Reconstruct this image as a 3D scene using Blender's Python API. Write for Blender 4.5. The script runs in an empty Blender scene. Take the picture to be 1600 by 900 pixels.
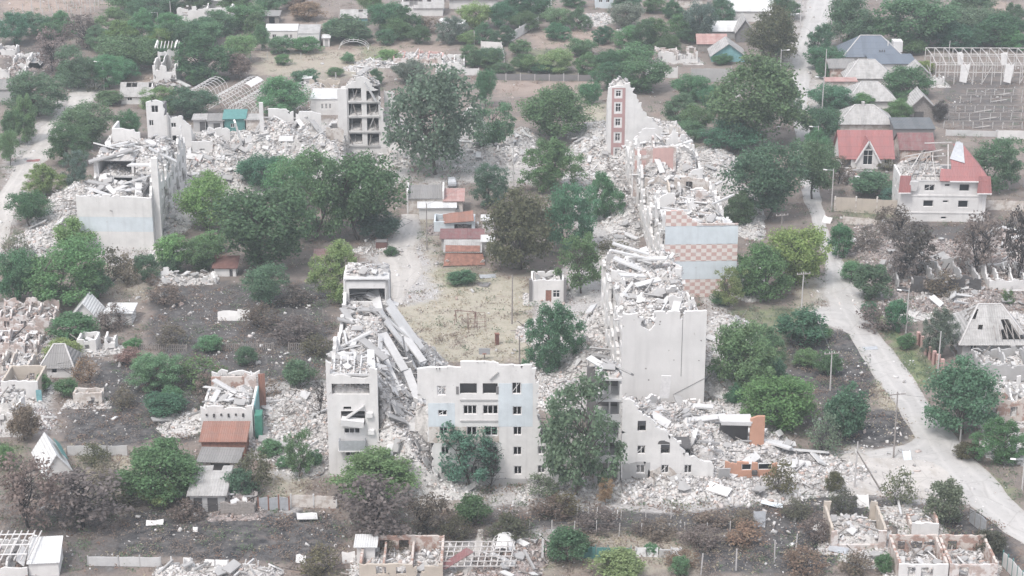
import bpy, math, random
import numpy as np
from mathutils import Vector, Matrix
SC = bpy.context.scene
COL = SC.collection
R = math.radians
# ------------------------------------------------------------------ camera, sky, sun, exposure
CAM_H, PITCH, FPX = 116.5, R(20.5), 3111.0          # drone height, downward pitch, focal length in photo pixels
CP, SP = math.cos(PITCH), math.sin(PITCH)
cam_d = bpy.data.cameras.new('camera')
cam_d.sensor_width = 36.0; cam_d.lens = 36.0 * FPX / 1600.0
cam_d.clip_start = 1.0; cam_d.clip_end = 12000.0
cam = bpy.data.objects.new('camera', cam_d); COL.objects.link(cam)
cam.location = (0, 0, CAM_H); cam.rotation_euler = (R(90) - PITCH, 0, 0)
SC.camera = cam
SUN_EL, SUN_AZ = R(58), R(215)                       # overcast: high and very soft
world = bpy.data.worlds.new("World"); SC.world = world; world.use_nodes = True
wn = world.node_tree; wn.nodes.clear()
sky = wn.nodes.new('ShaderNodeTexSky'); sky.sky_type = 'NISHITA'; sky.sun_disc = False
sky.sun_elevation = SUN_EL; sky.sun_rotation = SUN_AZ; sky.dust_density = 6.0; sky.air_density = 1.0; sky.ozone_density = 1.0
wmix = wn.nodes.new('ShaderNodeMix'); wmix.data_type = 'RGBA'; wmix.inputs[0].default_value = 0.68
wmix.inputs[7].default_value = (5.75, 6.0, 6.5, 1)   # the even grey-white of the cloud deck
bg = wn.nodes.new('ShaderNodeBackground'); bg.inputs[1].default_value = 0.14
wo = wn.nodes.new('ShaderNodeOutputWorld')
wn.links.new(sky.outputs[0], wmix.inputs[6]); wn.links.new(wmix.outputs[2], bg.inputs[0]); wn.links.new(bg.outputs[0], wo.inputs[0])
sun_d = bpy.data.lights.new('sun', 'SUN'); sun_d.energy = 1.5; sun_d.angle = R(12); sun_d.color = (1.0, 0.995, 0.975)
sun = bpy.data.objects.new('sun', sun_d); COL.objects.link(sun)
sun.rotation_euler = (R(90) - SUN_EL, 0, R(180) - SUN_AZ + R(0))
SC.view_settings.view_transform = 'Standard'; SC.view_settings.look = 'None'
SC.view_settings.exposure = 0.77; SC.view_settings.gamma = 1.0
SC.cycles.use_denoising = True
SC.cycles.max_bounces = 6; SC.cycles.diffuse_bounces = 3; SC.cycles.volume_bounces = 1
SC.cycles.transparent_max_bounces = 6
# ------------------------------------------------------------------ helpers
rng = np.random.default_rng(7)
rnd = random.Random(11)
def G(px, py, z=0.0):
    """where the sight line through a photograph pixel meets height z"""
    dx, dv = px - 800.0, py - 450.0
    t = (CAM_H - z) / (FPX * SP + dv * CP)
    return Vector((dx * t, (FPX * CP - dv * SP) * t, z))
def S(py):
    """pixels per metre on the ground at photograph row py"""
    return (FPX * SP + (py - 450.0) * CP) / CAM_H
def vm(py): return S(py) * CP                        # pixels per metre of height
def tag(o, label=None, cat=None, group=None, kind=None):
    if label: o['label'] = label
    if cat: o['category'] = cat
    if group: o['group'] = group
    if kind: o['kind'] = kind
    return o
def empty(name, loc, rz=0.0, label=None, cat=None, group=None):
    o = bpy.data.objects.new(name, None); COL.objects.link(o)
    o.location = loc; o.rotation_euler = (0, 0, rz); o.empty_display_size = 0.3
    return tag(o, label, cat, group)
def link(name, me, parent=None, loc=(0, 0, 0), rot=(0, 0, 0), scale=None, color=None):
    o = bpy.data.objects.new(name, me); COL.objects.link(o)
    o.parent = parent; o.location = loc; o.rotation_euler = rot
    if scale is not None: o.scale = scale
    if color is not None: o.color = color
    return o
def mesh_np(name, V, F, mats, mi=None, smooth=False, k=4):
    V = np.asarray(V, dtype=np.float32).reshape(-1, 3); F = np.asarray(F, dtype=np.int32).reshape(-1, k)
    me = bpy.data.meshes.new(name)
    me.vertices.add(len(V)); me.vertices.foreach_set('co', V.ravel())
    me.loops.add(F.size); me.loops.foreach_set('vertex_index', F.ravel())
    me.polygons.add(len(F))
    me.polygons.foreach_set('loop_start', np.arange(0, F.size, k, dtype=np.int32))
    me.polygons.foreach_set('loop_total', np.full(len(F), k, dtype=np.int32))
    for m in (mats if isinstance(mats, (list, tuple)) else [mats]): me.materials.append(m)
    if mi is not None: me.polygons.foreach_set('material_index', np.asarray(mi, dtype=np.int32))
    if smooth: me.polygons.foreach_set('use_smooth', np.ones(len(F), dtype=bool))
    me.update(calc_edges=True)
    return me
class MB:
    """collects boxes, bars, patches; build() links them as ONE mesh object"""
    def __init__(s): s.v = []; s.f = []; s.m = []
    def poly(s, pts, m=0):
        b = len(s.v); s.v += [tuple(p) for p in pts]; s.f.append(tuple(range(b, b + len(pts)))); s.m.append(m)
    def hexa(s, p, m=0):
        b = len(s.v); s.v += [tuple(q) for q in p]
        for f in ((0, 3, 2, 1), (4, 5, 6, 7), (0, 1, 5, 4), (1, 2, 6, 5), (2, 3, 7, 6), (3, 0, 4, 7)):
            s.f.append(tuple(b + i for i in f)); s.m.append(m)
    def box(s, x0, y0, z0, x1, y1, z1, m=0):
        s.hexa([(x0, y0, z0), (x1, y0, z0), (x1, y1, z0), (x0, y1, z0), (x0, y0, z1), (x1, y0, z1), (x1, y1, z1), (x0, y1, z1)], m)
    def obox(s, c, size, rot=(0, 0, 0), m=0):
        from mathutils import Euler
        M = Euler(rot).to_matrix(); c = Vector(c); h = [a / 2 for a in size]
        s.hexa([c + M @ Vector((sx * h[0], sy * h[1], sz * h[2])) for sz in (-1, 1) for sx, sy in ((-1, -1), (1, -1), (1, 1), (-1, 1))], m)
    def bar(s, a, b, w, h=None, m=0):
        a, b = Vector(a), Vector(b); h = h or w; d = (b - a)
        if d.length < 1e-5: return
        d.normalize(); up = Vector((0, 0, 1)) if abs(d.z) < 0.95 else Vector((0, 1, 0))
        x = d.cross(up).normalized() * (w / 2); y = x.normalized().cross(d).normalized() * (h / 2)
        s.hexa([a - x - y, a + x - y, a + x + y, a - x + y, b - x - y, b + x - y, b + x + y, b - x + y], m)
    def tube(s, a, b, r0, r1, n=6, m=0):
        a, b = Vector(a), Vector(b); d = (b - a)
        if d.length < 1e-5: return
        d.normalize(); up = Vector((0, 0, 1)) if abs(d.z) < 0.95 else Vector((0, 1, 0))
        x = d.cross(up).normalized(); y = x.cross(d).normalized(); k = len(s.v)
        for p, r in ((a, r0), (b, r1)):
            for i in range(n):
                t = 2 * math.pi * i / n; s.v.append(tuple(p + x * (r * math.cos(t)) + y * (r * math.sin(t))))
        for i in range(n):
            j = (i + 1) % n; s.f.append((k + i, k + j, k + n + j, k + n + i)); s.m.append(m)
        s.f.append(tuple(k + i for i in range(n - 1, -1, -1))); s.m.append(m)
        s.f.append(tuple(k + n + i for i in range(n))); s.m.append(m)
    def patch(s, P00, P10, P11, P01, th, us, vs, keep=None, jit=0.0, m=0, fixed=None, snap=None):
        """slab of thickness th on a bilinear patch, cells where keep(u,v) is False are left out; broken edges are ragged"""
        P00, P10, P11, P01 = map(Vector, (P00, P10, P11, P01))
        N = (P10 - P00).cross(P01 - P00 if (P01 - P00).length > 1e-6 else P11 - P10)
        if N.length < 1e-9: N = (P11 - P01).cross(P01 - P00)
        N.normalize()
        nu, nv = len(us) - 1, len(vs) - 1
        K = [[(keep is None or keep((us[i] + us[i + 1]) / 2, (vs[j] + vs[j + 1]) / 2)) for j in range(nv)] for i in range(nu)]
        ok = lambda i, j: 0 <= i < nu and 0 <= j < nv and K[i][j]
        idx = {}
        wu = (P10 - P00).length or 1; wv = (P01 - P00).length or 1
        def vid(i, j, back):
            key = (i, j, back)
            if key in idx: return idx[key]
            u, v = us[i], vs[j]
            if jit and not (fixed and fixed(u, v)) and not all(ok(i - a, j - b) for a in (0, 1) for b in (0, 1)):
                rr = random.Random(i * 7919 + j * 104729 + int(abs(P00.x + P10.y) * 10))
                du, dv = rr.uniform(-1, 1) * jit / wu, rr.uniform(-1, 1) * jit / wv
                if 0 < i < nu: u += du
                if 0 < j: v += dv
            if snap and j and (ok(i, j - 1) or ok(i - 1, j - 1)) and not (ok(i, j) or ok(i - 1, j)) and not (fixed and fixed(u, v)) and abs(snap(us[i]) - v) < 1.5 * (vs[j] - vs[j - 1]):
                v = min(max(snap(us[i]), vs[j - 1] + 0.25 * (vs[j] - vs[j - 1])), vs[j] + 0.9 * ((vs[j + 1] if j < nv else 2 * vs[j] - vs[j - 1]) - vs[j]))
            p = P00 * (1 - u) * (1 - v) + P10 * u * (1 - v) + P11 * u * v + P01 * (1 - u) * v
            if back: p = p - N * th
            idx[key] = len(s.v); s.v.append(tuple(p)); return idx[key]
        for i in range(nu):
            for j in range(nv):
                if not K[i][j]: continue
                a, b, c, d = (i, j), (i + 1, j), (i + 1, j + 1), (i, j + 1)
                s.f.append(tuple(vid(*q, 0) for q in (a, b, c, d))); s.m.append(m)
                s.f.append(tuple(vid(*q, 1) for q in (d, c, b, a))); s.m.append(m)
                for (p, q, ni, nj) in ((a, b, i, j - 1), (b, c, i + 1, j), (c, d, i, j + 1), (d, a, i - 1, j)):
                    if not ok(ni, nj):
                        s.f.append((vid(*q, 0), vid(*p, 0), vid(*p, 1), vid(*q, 1))); s.m.append(m)
    def wall(s, A, B, h, th, holes=(), top=None, jit=0.0, z0=0.0, cell=0.75, keep=None, m=0):
        """upright wall from A to B (2D), outer face on the right-hand side of A->B; holes are (u0,u1,z0,z1) in metres"""
        A, B = Vector((A[0], A[1])), Vector((B[0], B[1])); L = (B - A).length; H = h - z0
        us = {0.0, L}; vs = {z0, h}
        holes = [(max(0.0, a), min(L, b), max(z0, c), min(h, d)) for (a, b, c, d) in holes if a < L - 0.02 and b > 0.02 and c < h - 0.02 and d > z0 + 0.02]
        for (a, b, c, d) in holes: us |= {max(0, a), min(L, b)}; vs |= {max(z0, c), min(h, d)}
        if top is not None or keep is not None:
            for i in range(1, int(L / cell)): us.add(i * L / int(L / cell))
            for i in range(1, int(H / cell)): vs.add(z0 + i * H / int(H / cell))
        def thin(x, must):
            x = sorted(x); o = [x[0]]
            for q in x[1:]:
                if q - o[-1] > 0.12 or q in must:
                    if q - o[-1] <= 0.12 and o[-1] not in must and len(o) > 1: o[-1] = q
                    elif q - o[-1] > 1e-6: o.append(q)
            return o
        mu = {0.0, L} | {x for hh in holes for x in hh[:2]}; mv = {z0, h} | {x for hh in holes for x in hh[2:]}
        us = thin(us, mu); vs = thin(vs, mv)
        def kp(u, v):
            x = u * L; z = z0 + v * H
            for (a, b, c, d) in holes:
                if a < x < b and c < z < d: return False
            if top is not None and z > top(x): return False
            if keep is not None and not keep(x, z): return False
            return True
        def fixed(u, v):
            x = u * L; z = z0 + v * H
            return any(a - 1e-3 <= x <= b + 1e-3 and c - 1e-3 <= z <= d + 1e-3 for (a, b, c, d) in holes) and not (top is not None and z > top(x) - 0.4)
        s.patch((A.x, A.y, z0), (B.x, B.y, z0), (B.x, B.y, h), (A.x, A.y, h), th, [u / L for u in us], [(v - z0) / H for v in vs], kp, jit, m, fixed, (lambda u: min(1.0, (top(u * L) - z0) / H)) if top is not None and L > 0 else None)
    def mesh(s, name, mats):
        me = bpy.data.meshes.new(name); me.from_pydata(s.v, [], s.f)
        for x in (mats if isinstance(mats, (list, tuple)) else [mats]): me.materials.append(x)
        me.polygons.foreach_set('material_index', s.m); me.update(); return me
    def build(s, name, mats, parent=None, loc=(0, 0, 0), rot=(0, 0, 0)):
        return link(name, s.mesh(name, mats), parent, loc, rot)
# value noise on numpy arrays
_H = np.random.default_rng(3).random((257, 257)).astype(np.float32)
def vnoise(x, y):
    xi = np.floor(x).astype(int); yi = np.floor(y).astype(int); fx = x - xi; fy = y - yi
    fx = fx * fx * (3 - 2 * fx); fy = fy * fy * (3 - 2 * fy)
    a = _H[xi % 256, yi % 256]; b = _H[(xi + 1) % 256, yi % 256]; c = _H[xi % 256, (yi + 1) % 256]; d = _H[(xi + 1) % 256, (yi + 1) % 256]
    return (a * (1 - fx) + b * fx) * (1 - fy) + (c * (1 - fx) + d * fx) * fy
def fbm(x, y, o=4):
    t = 0; a = 0.5; n = 0
    for i in range(o):
        t = t + a * vnoise(x * 2 ** i + 17 * i, y * 2 ** i + 31 * i); n += a; a *= 0.55
    return t / n
def inpoly(px, py, poly):
    r = np.zeros(px.shape, bool); n = len(poly)
    for i in range(n):
        x0, y0 = poly[i]; x1, y1 = poly[(i + 1) % n]
        if y0 == y1: continue
        c = ((y0 > py) != (y1 > py)) & (px < (x1 - x0) * (py - y0) / (y1 - y0) + x0)
        r ^= c
    return r
# ------------------------------------------------------------------ materials
def nt(name):
    m = bpy.data.materials.new(name); m.use_nodes = True; t = m.node_tree; t.nodes.clear()
    out = t.nodes.new('ShaderNodeOutputMaterial'); p = t.nodes.new('ShaderNodeBsdfPrincipled')
    p.inputs['Specular IOR Level'].default_value = 0.25
    t.links.new(p.outputs[0], out.inputs[0]); return m, t, p
def N(t, ty, **kw):
    n = t.nodes.new('ShaderNode' + ty)
    for k, v in kw.items():
        if k in n.inputs: n.inputs[k].default_value = v
        else: setattr(n, k, v)
    return n
def noise(t, scale, detail=4, rough=0.6, vec=None):
    n = N(t, 'TexNoise'); n.inputs['Scale'].default_value = scale; n.inputs['Detail'].default_value = detail; n.inputs['Roughness'].default_value = rough
    if vec is not None: t.links.new(vec, n.inputs['Vector'])
    return n.outputs[0]
def ramp(t, src, stops):
    r = N(t, 'ValToRGB'); e = r.color_ramp.elements
    while len(e) < len(stops): e.new(0.5)
    for x, (p, c) in zip(e, stops):
        x.position = p; x.color = (*c, 1) if isinstance(c, (tuple, list)) else (c, c, c, 1)
    t.links.new(src, r.inputs[0]); return r.outputs[0]
def mix(t, fac, a, b, mode='MIX'):
    m = N(t, 'Mix', data_type='RGBA', blend_type=mode)
    for i, v in ((0, fac), (6, a), (7, b)):
        if isinstance(v, bpy.types.NodeSocket): t.links.new(v, m.inputs[i])
        elif i == 0: m.inputs[0].default_value = v
        else: m.inputs[i].default_value = (*v, 1)
    return m.outputs[2]
def math_(t, op, a, b=None, c=None):
    m = N(t, 'Math', operation=op)
    for i, v in enumerate((a, b, c)):
        if v is None: continue
        if isinstance(v, bpy.types.NodeSocket): t.links.new(v, m.inputs[i])
        else: m.inputs[i].default_value = v
    return m.outputs[0]
def bump(t, p, h, strength=0.5, dist=0.05):
    b = N(t, 'Bump'); b.inputs['Strength'].default_value = strength; b.inputs['Distance'].default_value = dist
    t.links.new(h, b.inputs['Height']); t.links.new(b.outputs[0], p.inputs['Normal'])
def coords(t, which='Object'): return N(t, 'TexCoord').outputs[which]
def stretch(t, vec, s):
    m = N(t, 'Mapping'); m.inputs['Scale'].default_value = s; t.links.new(vec, m.inputs['Vector']); return m.outputs[0]
def plaster(name, c, dirt=(0.16, 0.14, 0.13), amount=0.5, streak=0.32, rough=0.95):
    """weathered plaster or concrete: blotches, streaks that ran down, pits"""
    m, t, p = nt(name); v = coords(t)
    big = noise(t, 0.35, 5, 0.65, v); st = noise(t, 1.0, 4, 0.6, stretch(t, v, (1.6, 1.6, 0.12))); sm = noise(t, 5, 3, 0.7, v)
    tone = mix(t, ramp(t, big, [(0.35, 0.0), (0.72, 1.0)]), c, tuple(x * 0.8 for x in c))
    k = math_(t, 'MULTIPLY', ramp(t, st, [(0.52, 0.0), (0.78, 1.0)]), streak)
    tone = mix(t, k, tone, tuple(0.5 * a + 0.5 * b for a, b in zip(c, dirt)))
    vo = N(t, 'TexVoronoi'); vo.inputs['Scale'].default_value = 0.9; t.links.new(v, vo.inputs['Vector'])
    chip = ramp(t, math_(t, 'ADD', vo.outputs['Distance'], math_(t, 'MULTIPLY', noise(t, 3.0, 4, 0.7, v), 0.5)), [(0.30, 1.0), (0.36, 0.0)])
    tone = mix(t, math_(t, 'MULTIPLY', chip, 0.55), tone, tuple(0.35 * a + 0.65 * b for a, b in zip(c, (0.3, 0.28, 0.27))))
    k2 = math_(t, 'MULTIPLY', ramp(t, sm, [(0.6, 0.0), (0.75, 1.0)]), amount)
    tone = mix(t, k2, tone, tuple(0.65 * a + 0.35 * b for a, b in zip(c, dirt)))
    t.links.new(tone, p.inputs['Base Color']); p.inputs['Roughness'].default_value = rough
    bump(t, p, sm, 0.4, 0.06); return m
def rubble_mat(name, cols, island=True):
    m, t, p = nt(name); v = coords(t)
    src = N(t, 'NewGeometry').outputs['Random Per Island'] if island else noise(t, 1.3, 5, 0.75, v)
    n = len(cols); tone = ramp(t, src, [((i + 0.5) / n if island else 0.3 + 0.4 * i / max(1, n - 1), c) for i, c in enumerate(cols)])
    big = noise(t, 0.22, 4, 0.6, v)
    tone = mix(t, math_(t, 'MULTIPLY', ramp(t, big, [(0.5, 0.0), (0.72, 1.0)]), 0.45), tone, (0.26, 0.24, 0.235), 'MIX')
    t.links.new(tone, p.inputs['Base Color']); p.inputs['Roughness'].default_value = 1.0
    bump(t, p, noise(t, 4, 4, 0.7, v), 0.6, 0.12); return m
def leaf_mat(name, spread=1.0):
    """foliage: the tree's own colour (object colour) with sprays of lighter and darker leaves"""
    m, t, p = nt(name); oi = N(t, 'ObjectInfo'); v = coords(t)
    isl = N(t, 'NewGeometry').outputs['Random Per Island']
    cl = noise(t, 4.5, 3, 0.6, v)
    h = N(t, 'HueSaturation'); t.links.new(oi.outputs['Color'], h.inputs['Color'])
    t.links.new(math_(t, 'ADD', math_(t, 'MULTIPLY', cl, 0.05), 0.475), h.inputs['Hue'])
    val = math_(t, 'ADD', math_(t, 'MULTIPLY', isl, 0.75 * spread), math_(t, 'ADD', math_(t, 'MULTIPLY', cl, 0.9 * spread), 1.0 - 0.8 * spread))
    t.links.new(val, h.inputs['Value'])
    t.links.new(h.outputs[0], p.inputs['Base Color']); p.inputs['Roughness'].default_value = 0.7
    tr = N(t, 'BsdfTranslucent'); hv_ = N(t, 'HueSaturation'); hv_.inputs['Value'].default_value = 1.5; t.links.new(h.outputs[0], hv_.inputs['Color']); t.links.new(hv_.outputs[0], tr.inputs['Color'])
    ms = N(t, 'MixShader'); ms.inputs[0].default_value = 0.42
    out = next(n for n in t.nodes if n.type == 'OUTPUT_MATERIAL')
    t.links.new(p.outputs[0], ms.inputs[1]); t.links.new(tr.outputs[0], ms.inputs[2]); t.links.new(ms.outputs[0], out.inputs[0])
    return m
def plain(name, c, rough=0.8, var=0.25, scale=2.0, metal=0.0, isl=False):
    m, t, p = nt(name); v = coords(t); n = noise(t, scale, 4, 0.65, v)
    tone = mix(t, ramp(t, n, [(0.3, 0.0), (0.7, 1.0)]), tuple(x * (1 - var) for x in c), tuple(min(1, x * (1 + var)) for x in c))
    if isl:
        r = N(t, 'NewGeometry').outputs['Random Per Island']
        tone = mix(t, 1.0, tone, ramp(t, r, [(0.0, 0.6), (1.0, 1.15)]), 'MULTIPLY')
    t.links.new(tone, p.inputs['Base Color']); p.inputs['Roughness'].default_value = rough; p.inputs['Metallic'].default_value = metal
    bump(t, p, n, 0.2, 0.04); return m
def roofing(name, c, period=0.35, stain=(0.2, 0.19, 0.18), amount=0.5, rough=0.75, along='X'):
    """corrugated sheets: ribs as fine relief, stains and lichen of their own shape"""
    m, t, p = nt(name); v = coords(t); n = noise(t, 0.9, 5, 0.65, v); n2 = noise(t, 3.5, 4, 0.7, v)
    tone = mix(t, math_(t, 'MULTIPLY', ramp(t, n, [(0.42, 0.0), (0.66, 1.0)]), amount), c, stain)
    tone = mix(t, math_(t, 'MULTIPLY', ramp(t, n2, [(0.6, 0.0), (0.7, 1.0)]), 0.35), tone, tuple(min(1, x * 1.3 + 0.03) for x in c))
    sep = N(t, 'SeparateXYZ'); t.links.new(v, sep.inputs[0])
    w = math_(t, 'SINE', math_(t, 'MULTIPLY', sep.outputs[along], 2 * math.pi / period))
    fl = math_(t, 'FLOOR', math_(t, 'MULTIPLY', sep.outputs[along], 1 / 1.1))
    wh = N(t, 'TexWhiteNoise', noise_dimensions='1D'); t.links.new(fl, wh.inputs['W'])
    tone = mix(t, 1.0, tone, ramp(t, wh.outputs[0], [(0.0, 0.9), (1.0, 1.05)]), 'MULTIPLY')
    fy = math_(t, 'FRACT', math_(t, 'MULTIPLY', sep.outputs['Y' if along == 'X' else 'X'], 1 / 1.55)); tone = mix(t, ramp(t, fy, [(0.0, 0.5), (0.07, 0.0)]), tone, tuple(x * .45 for x in c))
    fx = math_(t, 'FRACT', math_(t, 'MULTIPLY', sep.outputs[along], 1 / 1.1)); tone = mix(t, ramp(t, fx, [(0.0, 0.16), (0.05, 0.0)]), tone, tuple(x * .45 for x in c))
    t.links.new(tone, p.inputs['Base Color']); p.inputs['Roughness'].default_value = rough
    bump(t, p, math_(t, 'ADD', w, math_(t, 'MULTIPLY', n, 2.5)), 0.5, 0.06); return m
PAINT_W = (0.69, 0.67, 0.655)
M = dict(
    leaf=leaf_mat('leaves'), scrub=leaf_mat('scrub_leaves', 0.45),
    bark=plain('bark', (0.10, 0.085, 0.075), 0.95, 0.3, 6), charbark=plain('charred_bark', (0.045, 0.04, 0.04), 0.95, 0.3, 6),
    white=plaster('white_plaster', PAINT_W), grey=plaster('grey_concrete', (0.42, 0.41, 0.405)), dgrey=plaster('dark_concrete', (0.20, 0.19, 0.19)),
    cream=plaster('cream_render', (0.58, 0.54, 0.505)), pinkw=plaster('pale_pink_render', (0.60, 0.53, 0.51)), blue=plaster('pale_blue_paint', (0.60, 0.645, 0.675)),
    pink=plaster('pink_paint', (0.43, 0.275, 0.265)), rose=plaster('rose_paint', (0.55, 0.36, 0.33)), orange=plaster('orange_paint', (0.50, 0.28, 0.20)), soot_shade=plaster('soot_and_shade_wall', (0.10, 0.095, 0.095)),  # the black one is real soot, and also painted shade inside rooms and openings
    brick=plaster('red_brick', (0.38, 0.28, 0.245)), tan=plaster('tan_wall', (0.49, 0.43, 0.37)), teal=plain('teal_paint', (0.09, 0.215, 0.205), 0.6, 0.2), tealb=plain('blue_green_paint', (0.19, 0.36, 0.38), 0.7, 0.2),
    green=plain('dark_green_paint', (0.06, 0.20, 0.15), 0.6, 0.2), dark=plain('dark_glass', (0.015, 0.017, 0.02), 0.25, 0.1), wood=plain('grey_timber', (0.26, 0.235, 0.22), 0.9, 0.3, 3), pwood=plain('pale_timber', (0.47, 0.445, 0.43), 0.9, 0.25, 3),
    charwood=plain('charred_timber', (0.055, 0.05, 0.05), 0.9, 0.3, 3), frame=plain('white_frame', (0.68, 0.66, 0.65), 0.6, 0.1), post=plain('concrete_post', (0.46, 0.44, 0.43), 0.9, 0.15),
    metal=plain('galvanised', (0.42, 0.43, 0.45), 0.45, 0.15, 2, 0.3), wire=plain('wire', (0.16, 0.16, 0.165), 0.6, 0.1), rust=plain('rusty_sheet', (0.235, 0.12, 0.092), 0.85, 0.35, 1.5), brown=plain('brown_steel', (0.16, 0.085, 0.075), 0.7, 0.2),
    r_grey=roofing('asbestos_roof', (0.40, 0.385, 0.375)), r_dark=roofing('old_dark_roof', (0.24, 0.23, 0.225)), r_blue=roofing('blue_grey_roof', (0.145, 0.165, 0.197), 0.3, (0.15, 0.18, 0.24), 0.3, 0.55), r_red=roofing('red_tile_roof', (0.30, 0.138, 0.136), 0.3, (0.38, 0.13, 0.12), 0.4, 0.6),
    r_maroon=roofing('maroon_roof', (0.21, 0.10, 0.10), 0.3), r_rust=roofing('rusty_roof', (0.27, 0.155, 0.125), 0.3, (0.30, 0.13, 0.09), 0.6), r_pinkr=roofing('faded_red_roof', (0.38, 0.225, 0.205), 0.3, (0.45, 0.36, 0.34), 0.6), r_white=roofing('white_sheet_roof', (0.62, 0.615, 0.61), 0.3, (0.45, 0.43, 0.42), 0.4),
    r_slate=roofing('dark_slate_sheet', (0.12, 0.13, 0.14), 0.3, (0.16, 0.15, 0.15)),
    rub=rubble_mat('rubble_pieces', [(0.62, 0.595, 0.575), (0.40, 0.385, 0.375), (0.68, 0.665, 0.66), (0.54, 0.51, 0.49), (0.26, 0.25, 0.245), (0.60, 0.58, 0.57), (0.66, 0.645, 0.64), (0.45, 0.34, 0.295), (0.58, 0.555, 0.535), (0.36, 0.35, 0.345), (0.64, 0.625, 0.62)]),
    rubbase=rubble_mat('rubble_dust', [(0.43, 0.41, 0.395), (0.55, 0.525, 0.505), (0.36, 0.345, 0.33), (0.58, 0.555, 0.54)], False),
    slab=plaster('floor_slab_concrete', (0.56, 0.55, 0.545), amount=0.6), slabd=plaster('grey_floor_slab', (0.36, 0.35, 0.345), amount=0.6),
    brub=rubble_mat('burnt_rubble_pieces', [(0.48, 0.44, 0.42), (0.16, 0.14, 0.135), (0.32, 0.22, 0.18), (0.10, 0.09, 0.09), (0.56, 0.52, 0.5), (0.25, 0.2, 0.18), (0.4, 0.36, 0.34)]),
    brubbase=rubble_mat('burnt_rubble_dust', [(0.20, 0.17, 0.16), (0.13, 0.115, 0.11), (0.36, 0.30, 0.28), (0.17, 0.15, 0.145)], False),
)
def worn_brick(name, c, pl):
    """brick wall that keeps patches of its plaster"""
    m, t, p = nt(name); v = coords(t); n = noise(t, 0.75, 6, 0.68, v); f = noise(t, 6, 3, 0.7, v)
    b = N(t, 'TexBrick'); b.inputs['Scale'].default_value = 2.2; b.inputs['Color1'].default_value = (*c, 1); b.inputs['Color2'].default_value = (*[x * .78 for x in c], 1); b.inputs['Mortar'].default_value = (*[0.5 * x + .2 for x in c], 1)
    mp = N(t, 'Mapping'); mp.inputs['Rotation'].default_value = (R(90), 0, 0); t.links.new(v, mp.inputs['Vector']); t.links.new(mp.outputs[0], b.inputs['Vector'])
    tone = mix(t, ramp(t, n, [(0.46, 0.0), (0.52, 1.0)]), b.outputs[0], pl); tone = mix(t, math_(t, 'MULTIPLY', ramp(t, f, [(0.55, 0.0), (0.7, 1.0)]), .5), tone, (.2, .18, .17))
    t.links.new(tone, p.inputs['Base Color']); p.inputs['Roughness'].default_value = .95; bump(t, p, n, .5, .08); return m
M['brick'] = worn_brick('worn_red_brick', (0.36, 0.225, 0.18), (0.52, 0.46, 0.42)); M['pinkw'] = worn_brick('worn_pale_brick', (0.46, 0.36, 0.32), (0.60, 0.56, 0.54)); M['cream'] = worn_brick('worn_cream_wall', (0.48, 0.41, 0.36), (0.58, 0.54, 0.505))
M['checker'] = None
def checker_mat():
    """painted tile band: faded red squares on cream"""
    m, t, p = nt('red_cream_tile_band'); v = coords(t); c = N(t, 'TexChecker'); c.inputs['Scale'].default_value = 1.0
    mp = N(t, 'Mapping'); mp.inputs['Scale'].default_value = (1 / 0.85, 0.0, 1 / 0.65); mp.inputs['Location'].default_value = (0, 0.5, 0)
    t.links.new(v, mp.inputs['Vector']); t.links.new(mp.outputs[0], c.inputs['Vector'])
    c.inputs['Color1'].default_value = (0.66, 0.60, 0.565, 1); c.inputs['Color2'].default_value = (0.50, 0.32, 0.285, 1)
    t.links.new(mix(t, math_(t, 'MULTIPLY', ramp(t, noise(t, 1.1, 6, 0.7, v), [(0.45, 0.1), (0.68, 1.0)]), 0.55), c.outputs[0], (0.54, 0.51, 0.495)), p.inputs['Base Color']); p.inputs['Roughness'].default_value = 0.9
    return m
M['checker'] = checker_mat()
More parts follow.
